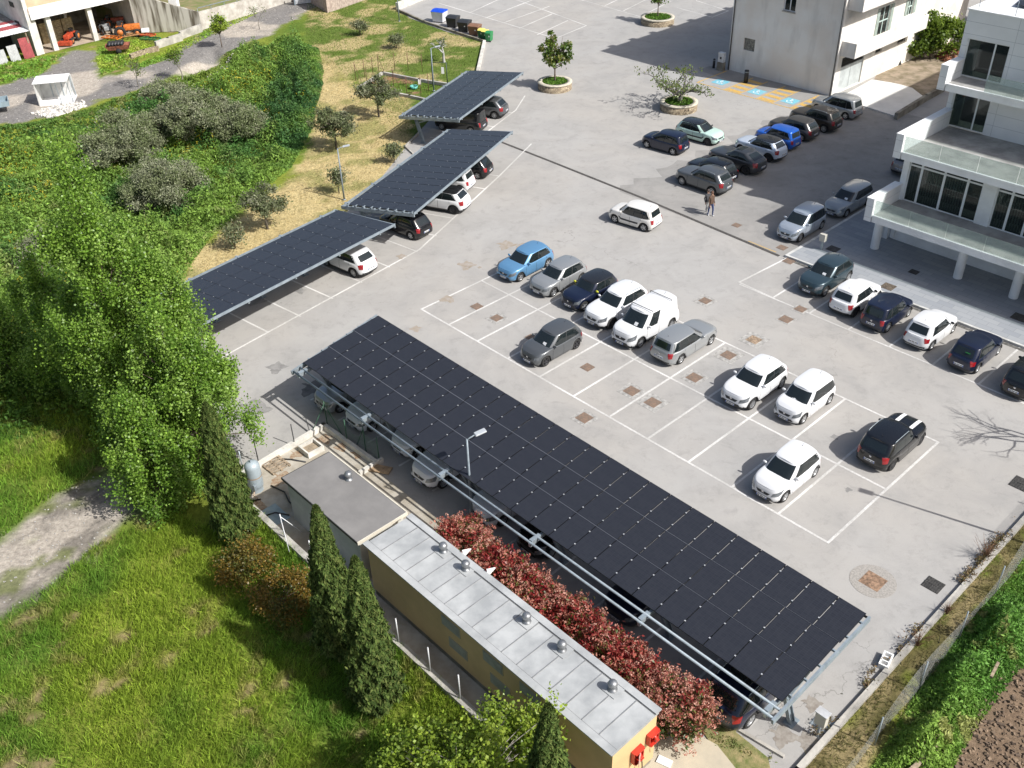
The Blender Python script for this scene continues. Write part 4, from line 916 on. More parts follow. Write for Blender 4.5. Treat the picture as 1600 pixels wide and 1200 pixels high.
GL = bpy.data.materials.new('window_glass'); GL.use_nodes = True; N = GL.node_tree.nodes; L = GL.node_tree.links; p = N['Principled BSDF']; p.inputs['Base Color'].default_value = (.03,.04,.04,1); p.inputs['Roughness'].default_value = .03; p.inputs['Specular IOR Level'].default_value = .9
tr = N.new('ShaderNodeBsdfTransparent'); tr.inputs[0].default_value = (.55,.66,.64,1); ms = N.new('ShaderNodeMixShader'); ms.inputs[0].default_value = .38; L.new(tr.outputs[0], ms.inputs[1]); L.new(p.outputs[0], ms.inputs[2]); L.new(ms.outputs[0], N['Material Output'].inputs[0])
BAL = bpy.data.materials.new('balustrade_glass'); BAL.use_nodes = True; N = BAL.node_tree.nodes; L = BAL.node_tree.links; p = N['Principled BSDF']; p.inputs['Base Color'].default_value = (.50,.58,.55,1); p.inputs['Roughness'].default_value = .08
tr = N.new('ShaderNodeBsdfTransparent'); tr.inputs[0].default_value = (.90,.95,.93,1); ms = N.new('ShaderNodeMixShader'); ms.inputs[0].default_value = .26; L.new(tr.outputs[0], ms.inputs[1]); L.new(p.outputs[0], ms.inputs[2]); L.new(ms.outputs[0], N['Material Output'].inputs[0])
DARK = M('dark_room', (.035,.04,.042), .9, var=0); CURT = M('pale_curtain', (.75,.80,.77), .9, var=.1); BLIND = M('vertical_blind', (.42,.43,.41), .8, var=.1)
ox, oy = -25.6, 50.
wb = thing('white_building', 'modern white building with stepped terraces, round columns and glass balustrades', 'building', AB(ox, oy), TH)
X = lambda a: a-ox
def wall_holes(name, a0, a1, z0, z1, b, holes, th=.25, mat=WB):
    """front wall in plane b (y), with rectangular holes (a0,a1,z0,z1)"""
    m = MB(); xs = sorted({a0, a1}|{h[0] for h in holes}|{h[1] for h in holes})
    for u, v in zip(xs, xs[1:]):
        hs = sorted([(h[2], h[3]) for h in holes if h[0] <= u+1e-6 and h[1] >= v-1e-6]); zc = z0
        for lo, hi in hs:
            if lo > zc+1e-6: m.bb(X(u), X(v), b-oy, b-oy+th, zc, lo)
            zc = hi
        if zc < z1: m.bb(X(u), X(v), b-oy, b-oy+th, zc, z1)
    return m.build(name, mat, wb)
def window(a0, a1, z0, z1, b, mull=(), kick=0, curtain=None, blinds=False, parent=wb, Xf=None, yo=None, frame=WFR, hb=None):
    xf = Xf or X; y = (b-oy if yo is None else yo)+.10; f = MB(); x0_, x1_ = xf(a0), xf(a1); fw = .07
    for u, v in ((x0_, x0_+fw), (x1_-fw, x1_)): f.bb(u, v, y, y+.07, z0, z1)
    f.bb(x0_+fw, x1_-fw, y, y+.07, z0, z0+fw); f.bb(x0_+fw, x1_-fw, y, y+.07, z1-fw, z1)
    for mm in mull: xm = x0_+(x1_-x0_)*mm; f.bb(xm-.045, xm+.045, y-.005, y+.075, z0+fw, z1-fw)
    if hb: f.bb(x0_+fw, x1_-fw, y-.004, y+.074, z0+(z1-z0)*hb-.05, z0+(z1-z0)*hb+.05)
    fr = f.build('window', frame, parent)
    MB().bb(x0_+fw*.5, x1_-fw*.5, y+.03, y+.04, z0+fw*.5, z1-fw*.5).build('pane', GL, fr)
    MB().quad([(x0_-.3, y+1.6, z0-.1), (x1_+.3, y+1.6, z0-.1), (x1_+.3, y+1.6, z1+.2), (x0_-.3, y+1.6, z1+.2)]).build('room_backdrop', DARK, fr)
    if curtain:
        c = MB(); u0, u1 = x0_+(x1_-x0_)*curtain[0], x0_+(x1_-x0_)*curtain[1]; n = 24
        vs = [];
        for k in range(n+1):
            xx = u0+(u1-u0)*k/n; yy = y+.32+.05*math.sin(k*1.9); vs += [(xx, yy, z0+.05), (xx, yy, z1-.02)]
        c.add(vs, [(2*k, 2*k+2, 2*k+3, 2*k+1) for k in range(n)], 0, True); c.build('curtain', CURT, fr)
    if blinds:
        c = MB(); n = int((x1_-x0_)/.16)
        for k in range(n): c.box((x0_+.12+k*.16, y+.22, (z0+z1)/2), (.10, .015, z1-z0-.1), .7)
        c.build('blind', BLIND, fr)
    return fr
z1_, z2_, z3_, zr = 3.05, 6.5, 9.7, 13.6
aR = 4.0
# ground floor
MB().bb(X(-25.4), X(aR), 56.9-oy, 64-oy, .121, 2.70).build('ground_floor_wall', PLW, wb)
for k, a in enumerate((-25.45, -19.9, -16.5, -12.9, -9.3)):
    MB().lathe([(.27,.121),(.27,2.66)], (X(a), 54.95-oy, 0), n=24).build('column', PLW, wb)
# floor 1 slab and terrace
def slab(z, bf, bb_, th, name='terrace_slab'):
    MB().bb(X(-25.2), X(aR), bf-oy, bb_-oy, z-th, z-.03).build(name, PLW, wb)
    MB().bb(X(-25.2), X(aR), bf-oy+.12, bb_-oy-.003, z-.029, z).build('terrace_floor', TERR, wb)
    MB().bb(X(-25.2), X(aR), bf-oy-.04, bf-oy+.117, z-.05, z+.035).build('slab_edge', PLW, wb)
def parapet(z, bf, bb_, h=1.05, lo=.42, th=.46):
    MB().bb(X(-25.72), X(-25.72+th), bf-oy-.05, bb_-oy, z-lo, z+h).build('parapet', WB, wb); MB().bb(X(-25.75), X(-25.69+th), bf-oy-.07, bb_-oy, z+h, z+h+.04).build('coping', PLW, wb)
def balustrade(z, b, a0=-25.2, a1=aR, st=2.3):
    a = a0
    while a < a1-.1:
        MB().bb(X(a+.012), X(min(a+st-.012, a1)), b-oy+.04, b-oy+.056, z+.035, z+1.02).build('glass_balustrade', BAL, wb); a += st
slab(z1_, 53.25, 57.0, .42); parapet(z1_, 53.25, 56.5); balustrade(z1_, 53.25)
slab(z2_, 55.4, 61.4, .42); parapet(z2_, 55.4, 61.35); balustrade(z2_, 55.4)
slab(z3_, 59.4, 61.4, .42); parapet(z3_, 59.4, 61.35); balustrade(z3_, 59.4, -22.9)
# first floor glazing, edges taken along the terrace line
def aw(px, py, z): return gab(px, py, z)[0]
zz = lambda x, y: (1320+x/5.714, 200+y/5.714)
e1 = [aw(*zz(*v), z1_) for v in ((515,640),(625,672),(820,735),(1020,800),(1150,845),(1265,888),(1405,925),(1565,978))]
hol = [(e1[0], e1[4], z1_, z1_+2.75), (e1[5], e1[5]+7.0, z1_, z1_+2.75)]
wall_holes('first_floor_wall', -25.45, aR, z1_-.0, z2_-.42, 56.5, hol, .3, PLW)
for a0, a1, bl_ in ((e1[0],e1[1],True),(e1[1],e1[2],True),(e1[2],e1[3],True),(e1[3],e1[4],False),(e1[5],e1[6],True),(e1[6],e1[7],True),(e1[7],e1[7]+1.5,True),(e1[7]+1.5,e1[5]+7.0,True)):
    window(a0, a1, z1_+.005, z1_+2.74, 56.5, hb=.86, blinds=bl_)
MB().bb(X(-25.45), X(-25.2), 56.8-oy, 61.3-oy, 0.2, z2_-.43).build('side_wall', PLW, wb)
# second and third floors
h2 = aw(1480,195,z2_), aw(1538.8,208,z2_); h3 = aw(1499,118,z3_), aw(1560,134,z3_)
wall_holes('upper_wall', -25.7, aR, z2_-.0, z3_-.42, 61.36, [(h2[0], h2[1], z2_, z2_+2.35), (h2[1]+5, h2[1]+7.6, z2_, z2_+2.35)])
wall_holes('upper_wall', -25.7, aR, z3_-.0, zr, 61.36, [(h3[0], h3[1], z3_, z3_+2.3), (h3[1]+5, h3[1]+7.6, z3_, z3_+2.3)])
for h_, z_ in ((h2, z2_), (h3, z3_)):
    window(h_[0], h_[1], z_+.005, z_+2.3, 61.36, mull=(.66,), curtain=(.03,.24)); window(h_[1]+5, h_[1]+7.6, z_+.005, z_+2.3, 61.36, mull=(.66,), curtain=(.03,.2))
MB().bb(X(-25.7), X(-25.45), 61.615-oy, 97-oy, 0, zr).build('side_wall', WB, wb); MB().bb(X(-25.44), X(aR), 96.7-oy, 97-oy, 0, zr).build('back_wall', WB, wb)
MB().bb(X(-25.44), X(aR), 61.62-oy, 96.69-oy, zr-.35, zr-.06).build('roof', M('roof_membrane', (.70,.71,.72), .8, var=.06), wb)
MB().bb(X(-25.78), X(aR), 61.30-oy, 61.66-oy, zr, zr+.07).bb(X(-25.78), X(-25.42), 61.665-oy, 97.05-oy, zr, zr+.07).build('roof_coping', PLW, wb)
for i in range(4):
    for j in range(3):
        pv = MB(); pv.box((X(-23.2+i*1.72), 64.3-oy+j*1.1, zr+.20+.18*j), (1.68, 1.06, .035), 0, 0, Matrix.Rotation(.16, 3, 'X')); pv.build('roof_solar_panel', [SP], wb)
for a in (-25.2, -23.0, -20.8, -18.6): MB().tube([(X(a), 61.5-oy, zr+.07), (X(a), 61.5-oy, zr+1.0)], .02, 6).build('roof_rail_post', STEEL, wb)
MB().tube([(X(-25.2), 61.5-oy, zr+1.0), (X(-18.6), 61.5-oy, zr+1.0)], .018, 6).build('roof_rail', STEEL, wb)
# canopy shade fixtures on the paving
g = G(1283,390,.12); t = thing('ticket_post', 'grey metal box on a short post at the pavement corner', 'service post', g, TH)
MB().bb(-.05,.05,-.05,.05,0,.62).build('post', STEELD, t); MB().bb(-.2,.2,-.14,.14,.62,1.12).build('box', M('beige_box', (.50,.48,.42), .6, var=.05), t, bevel=.015)
g = G(1380,370,.12); t = thing('wall_cabinet', 'white metal cabinet standing against the ground floor wall behind the column', 'cabinet', g, TH)
MB().bb(-.45,.0,-.2,.2,0,1.25).build('body', WFR, t, bevel=.01); MB().bb(.01,.3,-.15,.15,0,1.1).build('side_unit', WFR, t, bevel=.01); MB().bb(-.3,-.18,-.203,-.2,.85,.97).build('display', BLACKP, t)
# ================================================================ BEIGE BUILDING
BG = bpy.data.materials.new('weathered_plaster'); BG.use_nodes = True; N = BG.node_tree.nodes; L = BG.node_tree.links; p = N['Principled BSDF']; p.inputs['Roughness'].default_value = .9
tc = N.new('ShaderNodeTexCoord'); mp = N.new('ShaderNodeMapping'); mp.inputs['Scale'].default_value = (1.1,1.1,.30); L.new(tc.outputs['Object'], mp.inputs[0]); nz = N.new('ShaderNodeTexNoise'); nz.inputs['Scale'].default_value = .9; nz.inputs['Detail'].default_value = 8; L.new(mp.outputs[0], nz.inputs[0])
n2_t = N.new('ShaderNodeTexNoise'); n2_t.inputs['Scale'].default_value = .35; n2_t.inputs['Detail'].default_value = 8; L.new(tc.outputs['Object'], n2_t.inputs[0])
r1 = N.new('ShaderNodeMapRange'); r1.inputs[1].default_value = .52; r1.inputs[2].default_value = 1.05; L.new(nz.outputs[0], r1.inputs[0]); r2 = N.new('ShaderNodeMapRange'); r2.inputs[1].default_value = .4; r2.inputs[2].default_value = .6; L.new(n2_t.outputs[0], r2.inputs[0])
m1 = N.new('ShaderNodeMixRGB'); m1.inputs[1].default_value = (.80,.785,.75,1); m1.inputs[2].default_value = (.74,.69,.63,1); L.new(r2.outputs[0], m1.inputs[0]); m2 = N.new('ShaderNodeMixRGB'); m2.inputs[2].default_value = (.42,.40,.37,1); L.new(m1.outputs[0], m2.inputs[1]); L.new(r1.outputs[0], m2.inputs[0]); L.new(m2.outputs[0], p.inputs['Base Color'])
bgp = thing('apartment_building', 'weathered beige building with drainpipes, small shuttered window and side balconies', 'building', AB(-54.1, 78.15), TH)
Lb, Db, Hb = 11.1, 24., 12.6
hs = [(1.45,2.65,2.15,3.25),(5.15,6.35,6.3,8.6),(5.15,6.35,9.6,11.7)]
m = MB(); xsb = sorted({0., Lb}|{h[0] for h in hs}|{h[1] for h in hs})
for u, v in zip(xsb, xsb[1:]):
    zc = 0
    for h in sorted([h for h in hs if h[0] <= u+1e-6 and h[1] >= v-1e-6], key=lambda h: h[2]): m.bb(u, v, 0, .3, zc, h[2]); zc = h[3]
    m.bb(u, v, 0, .3, zc, Hb)
m.build('wall', BG, bgp)
SW = M('side_wall_plaster', (.74,.71,.65), .85, var=.10, scale=.5)
m = MB(); sh = [(.9,4.7,.1,3.1),(6.6,7.8,2.2,2.8),(10.5,12.,2.2,2.8),(6.2,8.0,3.76,6.3),(11.2,12.2,4.6,6.1),(6.2,8.0,7.61,10.1)]; ys_ = sorted({.31, Db}|{h[0] for h in sh}|{h[1] for h in sh})
for u, v in zip(ys_, ys_[1:]):
    zc = 0
    for h in sorted([h for h in sh if h[0] <= u+1e-6 and h[1] >= v-1e-6], key=lambda h: h[2]): m.bb(Lb-.3, Lb, u, v, zc, h[2]); zc = h[3]
    m.bb(Lb-.3, Lb, u, v, zc, Hb)
m.build('side_wall', SW, bgp); MB().bb(0, .3, .31, Db, 0, Hb).build('side_wall', BG, bgp); MB().bb(.31, Lb-.31, Db-.3, Db, 0, Hb).build('back_wall', BG, bgp)
MB().bb(-.1, Lb+.1, -.1, Db, Hb, Hb+.3).build('roof', CONC, bgp)
for k in range(7): MB().bb(-1.5, -.05, 1.2+k*3.2, 2.+k*3.2, 11.6, 12.0).build('shadow_tooth_beam', CONC, bgp)  # unseen roof-edge beams, added to cast the toothed edge of the building's shadow
for (u, v, lo, hi) in hs[1:]: window(u, v, lo, hi, 0, mull=(.5,), parent=bgp, Xf=lambda q: q, yo=.02, hb=.62); 
s_ = hs[0]; MB().bb(s_[0], s_[1], .12, .16, s_[2], s_[3]).build('shutter', M('grey_slats', (.22,.21,.18), .8, var=.3, scale=6), bgp)
for (u, v, lo, hi) in hs[1:]: MB().bb(u-.08, v+.08, -.08, .1, lo-.1, lo).build('sill', CONC, bgp)
for px_ in (-.02, Lb+.02): MB().tube([(px_+(.12 if px_ < 1 else -.12), -.08, 0), (px_+(.12 if px_ < 1 else -.12), -.08, Hb)], .055, 8).build('drainpipe', M('dark_pipe', (.09,.09,.09), .6, var=.1), bgp)
MB().tube([(-.1, .12, 0), (-.1, .12, Hb)], .07, 8).build('drainpipe', WHITEP, bgp)
DOORM = M('grey_metal_door', (.50,.54,.54), .5, .2, var=.1, scale=1)
gd = MB().bb(Lb-.22, Lb-.12, .92, 2.78, .1, 2.2).build('garage_door', DOORM, bgp); MB().bb(Lb-.22, Lb-.12, 2.82, 4.68, .1, 2.2).build('garage_door', DOORM, bgp)
lv = MB(); lv.bb(Lb-.26, Lb-.24, .9, 4.7, 2.2, 3.1)
for k in range(5): lv.bb(Lb-.2, Lb-.12, .92, 4.68, 2.27+k*.17, 2.33+k*.17)
lv.build('louvre', BLACKP, bgp)
for (u, v, lo, hi) in sh[1:3]: MB().bb(Lb-.2, Lb-.18, u, v, lo, hi).build('vent_opening', BLACKP, bgp)
for z_, y1_ in ((3.75, 12.6), (7.6, 12.6)):
    MB().bb(Lb+.001, Lb+1.25, .5, y1_, z_-.25, z_).build('balcony_floor', CONC, bgp); MB().bb(Lb+1.25, Lb+1.40, .35, y1_+.15, z_-.3, z_+.95).build('balcony_parapet', SW, bgp); MB().bb(Lb+.001, Lb+1.249, .35, .499, z_-.3, z_+.95).build('balcony_end', BG, bgp)
for (u, v, lo, hi) in (sh[3], sh[4], sh[5]):
    f = MB(); 
    for q in ((u, u+.08), (v-.08, v), ((u+v)/2-.05, (u+v)/2+.05)): f.bb(Lb-.18, Lb-.1, q[0], q[1], lo, hi)
    f.bb(Lb-.179, Lb-.101, u+.08, v-.08, (lo+hi)/2-.05, (lo+hi)/2+.05); f.bb(Lb-.179, Lb-.101, u+.08, v-.08, hi-.08, hi); fo = f.build('window', M('pale_green_frame', (.50,.62,.58), .5, var=0), bgp)
    MB().bb(Lb-.16, Lb-.14, u+.04, v-.04, lo+.04, hi-.04).build('pane', CG, fo)
    for q in (u-.5, v+.05): MB().bb(Lb+.002, Lb+.05, q, q+.45, lo+.1, hi).build('shutter', M('green_grey_shutter', (.33,.40,.36), .6, var=.1), fo)
t = thing('wall_beige_distant', 'pale yellowish rear house wall behind the rubble and the green tree', 'house', AB(-43, 103), TH); t.name = 'rear_house'
MB().bb(1.6, 16, 0, 8, 0, 10).build('wall', M('cream_plaster', (.62,.56,.46), .9, var=.1), t); MB().bb(1.4, 16.2, -.3, 8.3, 10, 10.3).build('roof', M('tile_roof', (.35,.16,.10), .9, var=.3, scale=3), t)
# rubble, retaining kerb of ramp
TILE = M('terracotta', (.36,.15,.085), .9, var=.3, scale=3)
tt = thing('tile_pile', 'heap of old terracotta tiles and bricks behind the green tree', 'rubble heap', AB(-40.0, 97), TH)
tl = MB()
for k in range(260):
    r_ = rnd.random()**.5*2.2; a_ = rnd.random()*6.28; z_ = max(.05, (2.3-r_)*.75*rnd.random()); tl.box((r_*math.cos(a_), r_*math.sin(a_)*1.8, z_), (.4,.25,.08), 0, 0, Matrix.Rotation(rnd.random()*6, 3, Vector((rnd.random(), rnd.random(), rnd.random()+.01)).normalized()))
tl.build('tiles', TILE, tt)
tt = thing('brick_stack', 'broken red bricks scattered at the foot of the green tree', 'rubble heap', T(1412,108), TH); tl = MB()
for k in range(70): tl.box((rnd.gauss(0,1.2), rnd.gauss(0,.7), .06+.12*rnd.random()), (.35,.16,.12), 0, 0, Matrix.Rotation(rnd.random()*6, 3, Vector((.2*rnd.random(), .2*rnd.random(), 1)).normalized()))
tl.build('bricks', TILE, tt)
g = T(1395,106); t = thing('rubbish_sack', 'black crumpled sack leaning at the wall near the tree', 'sack', g, 0); b = MB(); b.lathe([(.001,0),(.5,.02),(.62,.4),(.5,.9),(.25,1.15),(.001,1.2)], n=14); 
for k in range(len(b.v)): v = b.v[k]; s_ = 1+.22*math.sin(v[2]*9+k); b.v[k] = (v[0]*s_, v[1]*s_, v[2])
b.build('sack', BLACKP, t)
kerb('k', [G(1400,186), G(1445,158), G(1472,143)], .28, 0, .55, CONCD).build('ramp_wall', CONCD, label='dark stained low wall curving along the light concrete ramp', cat='wall')
# ================================================================ SERVICE BUILDING, CONTAINER, YARD
FELT = M('grey_roof_felt', (.215,.208,.20), .85, col2=(.165,.16,.155), scale=.7, bump=.15); GREYW = M('grey_render', (.46,.46,.42), .85, var=.08, scale=1)
sb = thing('service_building', 'small flat-roofed grey service hut with dark felt roof', 'hut', AB(-30.65, 14.25), TH)
MB().bb(.12, 5.45, .12, 2.35, 0, 2.32).build('wall', GREYW, sb); MB().bb(0, 5.55, 0, 2.47, 2.321, 2.42).build('roof', FELT, sb); MB().bb(-.03, 5.58, -.03, .0, 2.30, 2.425).bb(-.03, .0, 0, 2.47, 2.30, 2.425).build('roof_edge', BLACKP, sb); MB().bb(5.551, 5.60, -.03, 2.5, 2.30, 2.45).bb(0,5.55,2.471,2.52,2.3,2.44).build('roof_trim', M('cream_trim', (.60,.56,.47), .7, var=.05), sb)
VENT = M('vent_metal', (.30,.31,.32), .42, .7, var=.1, scale=6)
def vent(loc, parent, s=1.):
    v = MB(); v.lathe([(.17,0),(.17,.03),(.10,.05),(.09,.16),(.13,.18)], loc, n=18); v2 = MB(); v2.lathe([(.13,.18),(.165,.24),(.172,.30),(.14,.38),(.07,.42),(.001,.43)], loc, n=18)
    o = v.build('roof_ventilator', VENT, parent); v2.build('ventilator_cap', VENT, o); return o
vg = gab(545,748,2.45); vent((vg[0]+30.65, vg[1]-14.25, 2.42), sb)
MET = M('galvanised_roof', (.42,.432,.432), .7, .0, col2=(.28,.292,.297), scale=.9, detail=8); YW = M('ochre_wall', (.60,.42,.215), .7, var=.06, scale=.6)
c0a, c1a, c0b, c1b, cz = -24.45, -11.5, 14.2, 16.45, 2.85
ct = thing('changing_block', 'long yellow-ochre prefab block with pale metal roof beside the red hedge', 'prefab building', AB(c0a, c0b), TH)
Lc, Wc = c1a-c0a, c1b-c0b
MB().bb(.05, Lc-.03, .05, Wc-.05, .35, cz-.14).build('wall', YW, ct); MB().bb(.1, Lc-.08, .1, Wc-.1, 0, .35).build('plinth', CONCD, ct)
rf = MB(); rf.bb(0, Lc, 0, Wc, cz-.139, cz); rfo = rf.build('roof', MET, ct)
MB().bb(-.03, Lc+.03, -.1, .18, cz, cz+.05).build('gutter', MET, rfo); MB().bb(-.03, Lc+.03, Wc-.18, Wc+.1, cz, cz+.05).build('gutter', MET, rfo)
for k_, yy_ in ((0, .182), (1, Wc-.215)): MB().bb(0, Lc, yy_, yy_+.03, cz+.001, cz+.012).build('seam', M('dark_seam', (.12,.12,.12), .8), rfo)
for i in range(1, 17):
    MB().bb(i*Lc/17-.014, i*Lc/17+.014, .215, Wc-.22, cz+.001, cz+.022).build('roof_joint', M('joint_grey', (.22,.225,.23), .7), rfo)
for q in ((693,862),(728,890),(823,972),(878,1016),(957,1078)):
    vg = gab(*q, cz); MB().bb(vg[0]-c0a-.3, vg[0]-c0a+.3, vg[1]-c0b-.25, vg[1]-c0b+.3, cz+.0225, cz+.03).build('flashing', MET, rfo); vent((vg[0]-c0a, vg[1]-c0b, cz+.03), ct)
WG = M('frosted_window', (.34,.335,.30), .7, var=.1, scale=2)
for q, zc in (((705,978),2.2),((705,1022),1.25),((768,1037),2.2),((768,1082),1.25),((823,1090),2.2),((823,1136),1.25)):
    vg = gab(q[0], q[1], zc); 
    o = MB().bb(vg[0]-c0a-.52, vg[0]-c0a+.52, .028, .049, zc-.26, zc+.26).build('window', M('dull_frame', (.36,.33,.26), .6, var=0), ct); MB().bb(vg[0]-c0a-.47, vg[0]-c0a+.47, .018, .027, zc-.21, zc+.21).build('pane', WG, o)
for q in ((593,881),(723,860),(755,887)):
    pass
for u in (3.05, 4.45): MB().add([(u, Wc+.1, cz-.3), (u+.05, Wc+.55, cz-.02), (u+.05, Wc+.1, cz+.2)], [(0,1,2)]).add([(u+.04, Wc+.1, cz-.3), (u+.09, Wc+.55, cz-.02), (u+.09, Wc+.1, cz+.2)], [(2,1,0)]).build('gable_bracket', WHITEP, ct)
RB = M('fire_red', (.50,.035,.02), .35, var=.1, scale=4); 
for q in ((1013,1163),(997,1176)):
    d_ = G(*q, 1.9); vb_ = 0
for (y_, z_, h_), lab in (((1.95,1.85,.5),'open red fire hose cabinet on the end wall, nearer the hedge'),((1.2,1.65,.55),'red fire hose cabinet with pale cover on the end wall, farther from the hedge')):
    t = thing('fire_hose_cabinet', lab, 'fire hose cabinet', AB(c0a+Lc-.02, c0b+y_, z_), TH, 'red cabinets on the ochre end wall')
    b = MB(); b.bb(0, .02, -.24, .24, -h_/2, h_/2).bb(.02, .16, -.24, -.21, -h_/2, h_/2).bb(.02, .16, .21, .24, -h_/2, h_/2).bb(.02, .22, -.21, .21, h_/2-.03, h_/2).bb(.02, .22, -.21, .21, -h_/2, -h_/2+.03).build('box', RB, t)
    b = MB(); b.lathe([(.07,-.05),(.16,-.05),(.16,.05),(.07,.05)], (.11, 0, 0), axis='y', n=16); b.build('hose_reel', RB, t); MB().tube([(.2,.1,-h_/2),(.24,.1,-h_/2-.35),(.2,.12,-h_/2-.55)], .02, 6).build('hose_nozzle', BLACKP, t)
    if y_ < 1.5: MB().box((.26, -.1, 0), (.02, .22, h_*.95), .5).build('cover_flap', M('pale_red', (.62,.36,.33), .5), t)
g = T(1005,1130)
# tank
g = G(402,765); t = thing('pressure_tank', 'grey-blue upright pressure tank wrapped with pipes near the cypress', 'tank', g, TH); TK = M('tank_paint', (.36,.42,.45), .45, .2, var=.08, scale=2)
b = MB(); b.lathe([(.001,.12),(.22,.14),(.33,.26),(.35,.4),(.35,1.38),(.33,1.52),(.22,1.64),(.001,1.68)], n=28); b.build('vessel', TK, t)
b = MB().lathe([(.3,0),(.3,.3)], n=20).build('foot_ring', TK, t); MB().lathe([(.358,.86),(.358,.92)], n=28).build('weld_band', M('rust_band', (.35,.25,.16), .8), t); MB().lathe([(.05,0),(.05,.08),(.001,.09)], (0,0,1.67), n=10).build('cap', STEEL, t)
pp = MB(); pp.tube([(-.35,.1,1.3),(-.6,.1,1.2),(-.7,0,.7),(-.45,-.2,.4)], .04, 8).tube([(.3,-.25,.3),(.5,-.45,.25),(.75,-.4,.2)], .045, 8); pp.build('pipework', M('rusty_pipe', (.34,.27,.20), .7, var=.3, scale=8), t)
b = MB(); b.box((.38,-.25,.5), (.16,.14,.3)); b.build('pump', STEELD, t, bevel=.02)
for pts, lab in (([G(424,760),G(445,770),G(452,785),G(470,800)], 'black hose lying on the concrete between tank and hut'), ([G(436,718),G(455,719),G(478,723)], 'black hose running from the pallet to the hut roof'), ([G(412,808),G(430,802),G(452,806)], 'short black hose beside the steel plate')):
    pts = [p_+Vector((0,0,.05)) for p_ in pts]; o = MB().tube(pts, .035, 8).build('hose', BLACKP); tag(o, lab, 'hose')
WOOD = M('old_wood', (.30,.235,.165), .9, var=.3, scale=6); 
t = thing('pallet', 'weathered wooden pallet lying between tank and planter', 'pallet', G(430,727), TH+R_(2))
for k in range(3): MB().bb(-.6, .6, -.5+k*.45, -.4+k*.45, 0, .09).build('bearer', WOOD, t)
for k in range(7): MB().bb(-.6+k*.18, -.5+k*.18, -.5, .5, .092, .115).build('slat', WOOD, t)
t = thing('concrete_frame', 'open square whitish concrete frame on the yard floor', 'concrete frame', G(487,704), TH)
for a0, a1, b0, b1 in ((-.45,.45,-.45,-.37),(-.45,.45,.37,.45),(-.45,-.37,-.369,.369),(.37,.45,-.369,.369)): MB().bb(a0, a1, b0, b1, 0, .3).build('side', M('pale_wall', (.58,.56,.51)), t)
MB().bb(-.36, .36, -.36, .36, .01, .12).build('earth_fill', M('dry_earth', (.30,.24,.17), .95, var=.2, scale=5), t)
t = thing('steel_plate', 'flat grey-blue steel plate on the ground below the tank', 'plate', G(428,807), TH); MB().bb(-.7,.6,-.5,.5,.008,.03).build('sheet', M('blue_steel', (.30,.36,.38), .5, .3, var=.1), t)
t = thing('wooden_board', 'brown board lying in the corner behind the whitish wall stub', 'board', G(594,735), TH+.5); MB().bb(-.55,.55,-.25,.25,.08,.12).build('plank', M('brown_board', (.36,.25,.15), .85, var=.2, scale=4), t)
GP = M('green_post', (.03,.10,.055), .5, var=.1); 
def fencepost(p, h, lab, braces=(), mat=None, grp='posts of the yard fence'):
    t = thing('fence_post', lab, 'fence post', p, 0, grp); MB().tube([(0,0,0),(0,0,h)], .028, 6).build('post', mat or GP, t)
    for bx_, by_ in braces: MB().tube([(0,0,h*.9),(bx_,by_,0)], .02, 6).build('brace', mat or GP, t)
fencepost(G(461,697), 1.35, 'dark post on the yard wall left of the planter frame', mat=BLACKP); fencepost(G(404,722), 1.35, 'dark post behind the tank', mat=BLACKP); fencepost(G(381,738), 1.3, 'thin dark post between tank and cypress', mat=STEELD)
fencepost(G(512,666), 1.55, 'green corner post with two braces by the silver car', ((.9,-.9),(-.75,-.7)))
fencepost(G(543,692), 1.45, 'green post between the white cars and the yard'); fencepost(G(572,705), 1.5, 'braced green post in the middle of the yard fence', ((-.5,.5),)); fencepost(G(593,722), 1.5, 'green post at the end of the sagging mesh')
mesh_m = bpy.data.materials.new('green_wire_mesh'); mesh_m.use_nodes = True; N = mesh_m.node_tree.nodes; L = mesh_m.node_tree.links; p = N['Principled BSDF']; p.inputs['Base Color'].default_value = (.04,.13,.08,1)
def netmat(m, s, keep, coord='Object'):
    N = m.node_tree.nodes; L = m.node_tree.links; tc = N.new('ShaderNodeTexCoord'); sx = N.new('ShaderNodeSeparateXYZ'); L.new(tc.outputs[coord], sx.inputs[0]); out = []
    for ax, sg in ((0, 1), (2, 1)):
        a = N.new('ShaderNodeMath'); a.operation = 'MULTIPLY'; a.inputs[1].default_value = s; L.new(sx.outputs[ax], a.inputs[0]); f = N.new('ShaderNodeMath'); f.operation = 'FRACT'; L.new(a.outputs[0], f.inputs[0]); l = N.new('ShaderNodeMath'); l.operation = 'LESS_THAN'; l.inputs[1].default_value = keep; L.new(f.outputs[0], l.inputs[0]); out.append(l)
    mxx = N.new('ShaderNodeMath'); mxx.operation = 'MAXIMUM'; L.new(out[0].outputs[0], mxx.inputs[0]); L.new(out[1].outputs[0], mxx.inputs[1]); L.new(mxx.outputs[0], N['Principled BSDF'].inputs['Alpha'])
netmat(mesh_m, 16, .13)
def net(p, q, h, mat, name, label, cat, sag=.15, z=0.):
    L_ = (q-p).length; n = max(2, int(L_/.3)); vs = []
    for k in range(n+1):
        u = k/n; vs += [(u*L_, .06*math.sin(u*25), 0), (u*L_, .1*math.sin(u*17+1), h-sag*math.sin(u*math.pi)**2)]
    b = MB(); b.add(vs, [(2*k, 2*k+2, 2*k+3, 2*k+1) for k in range(n)]); o = b.build(name, mat); o.location = (p.x, p.y, z); o.rotation_euler = (0, 0, math.atan2((q-p).y, (q-p).x)); return tag(o, label, cat)
net(G(512,666), G(593,722), 1.25, mesh_m, 'wire_mesh_fence', 'sagging green wire mesh between the posts of the yard fence', 'fence', .5)
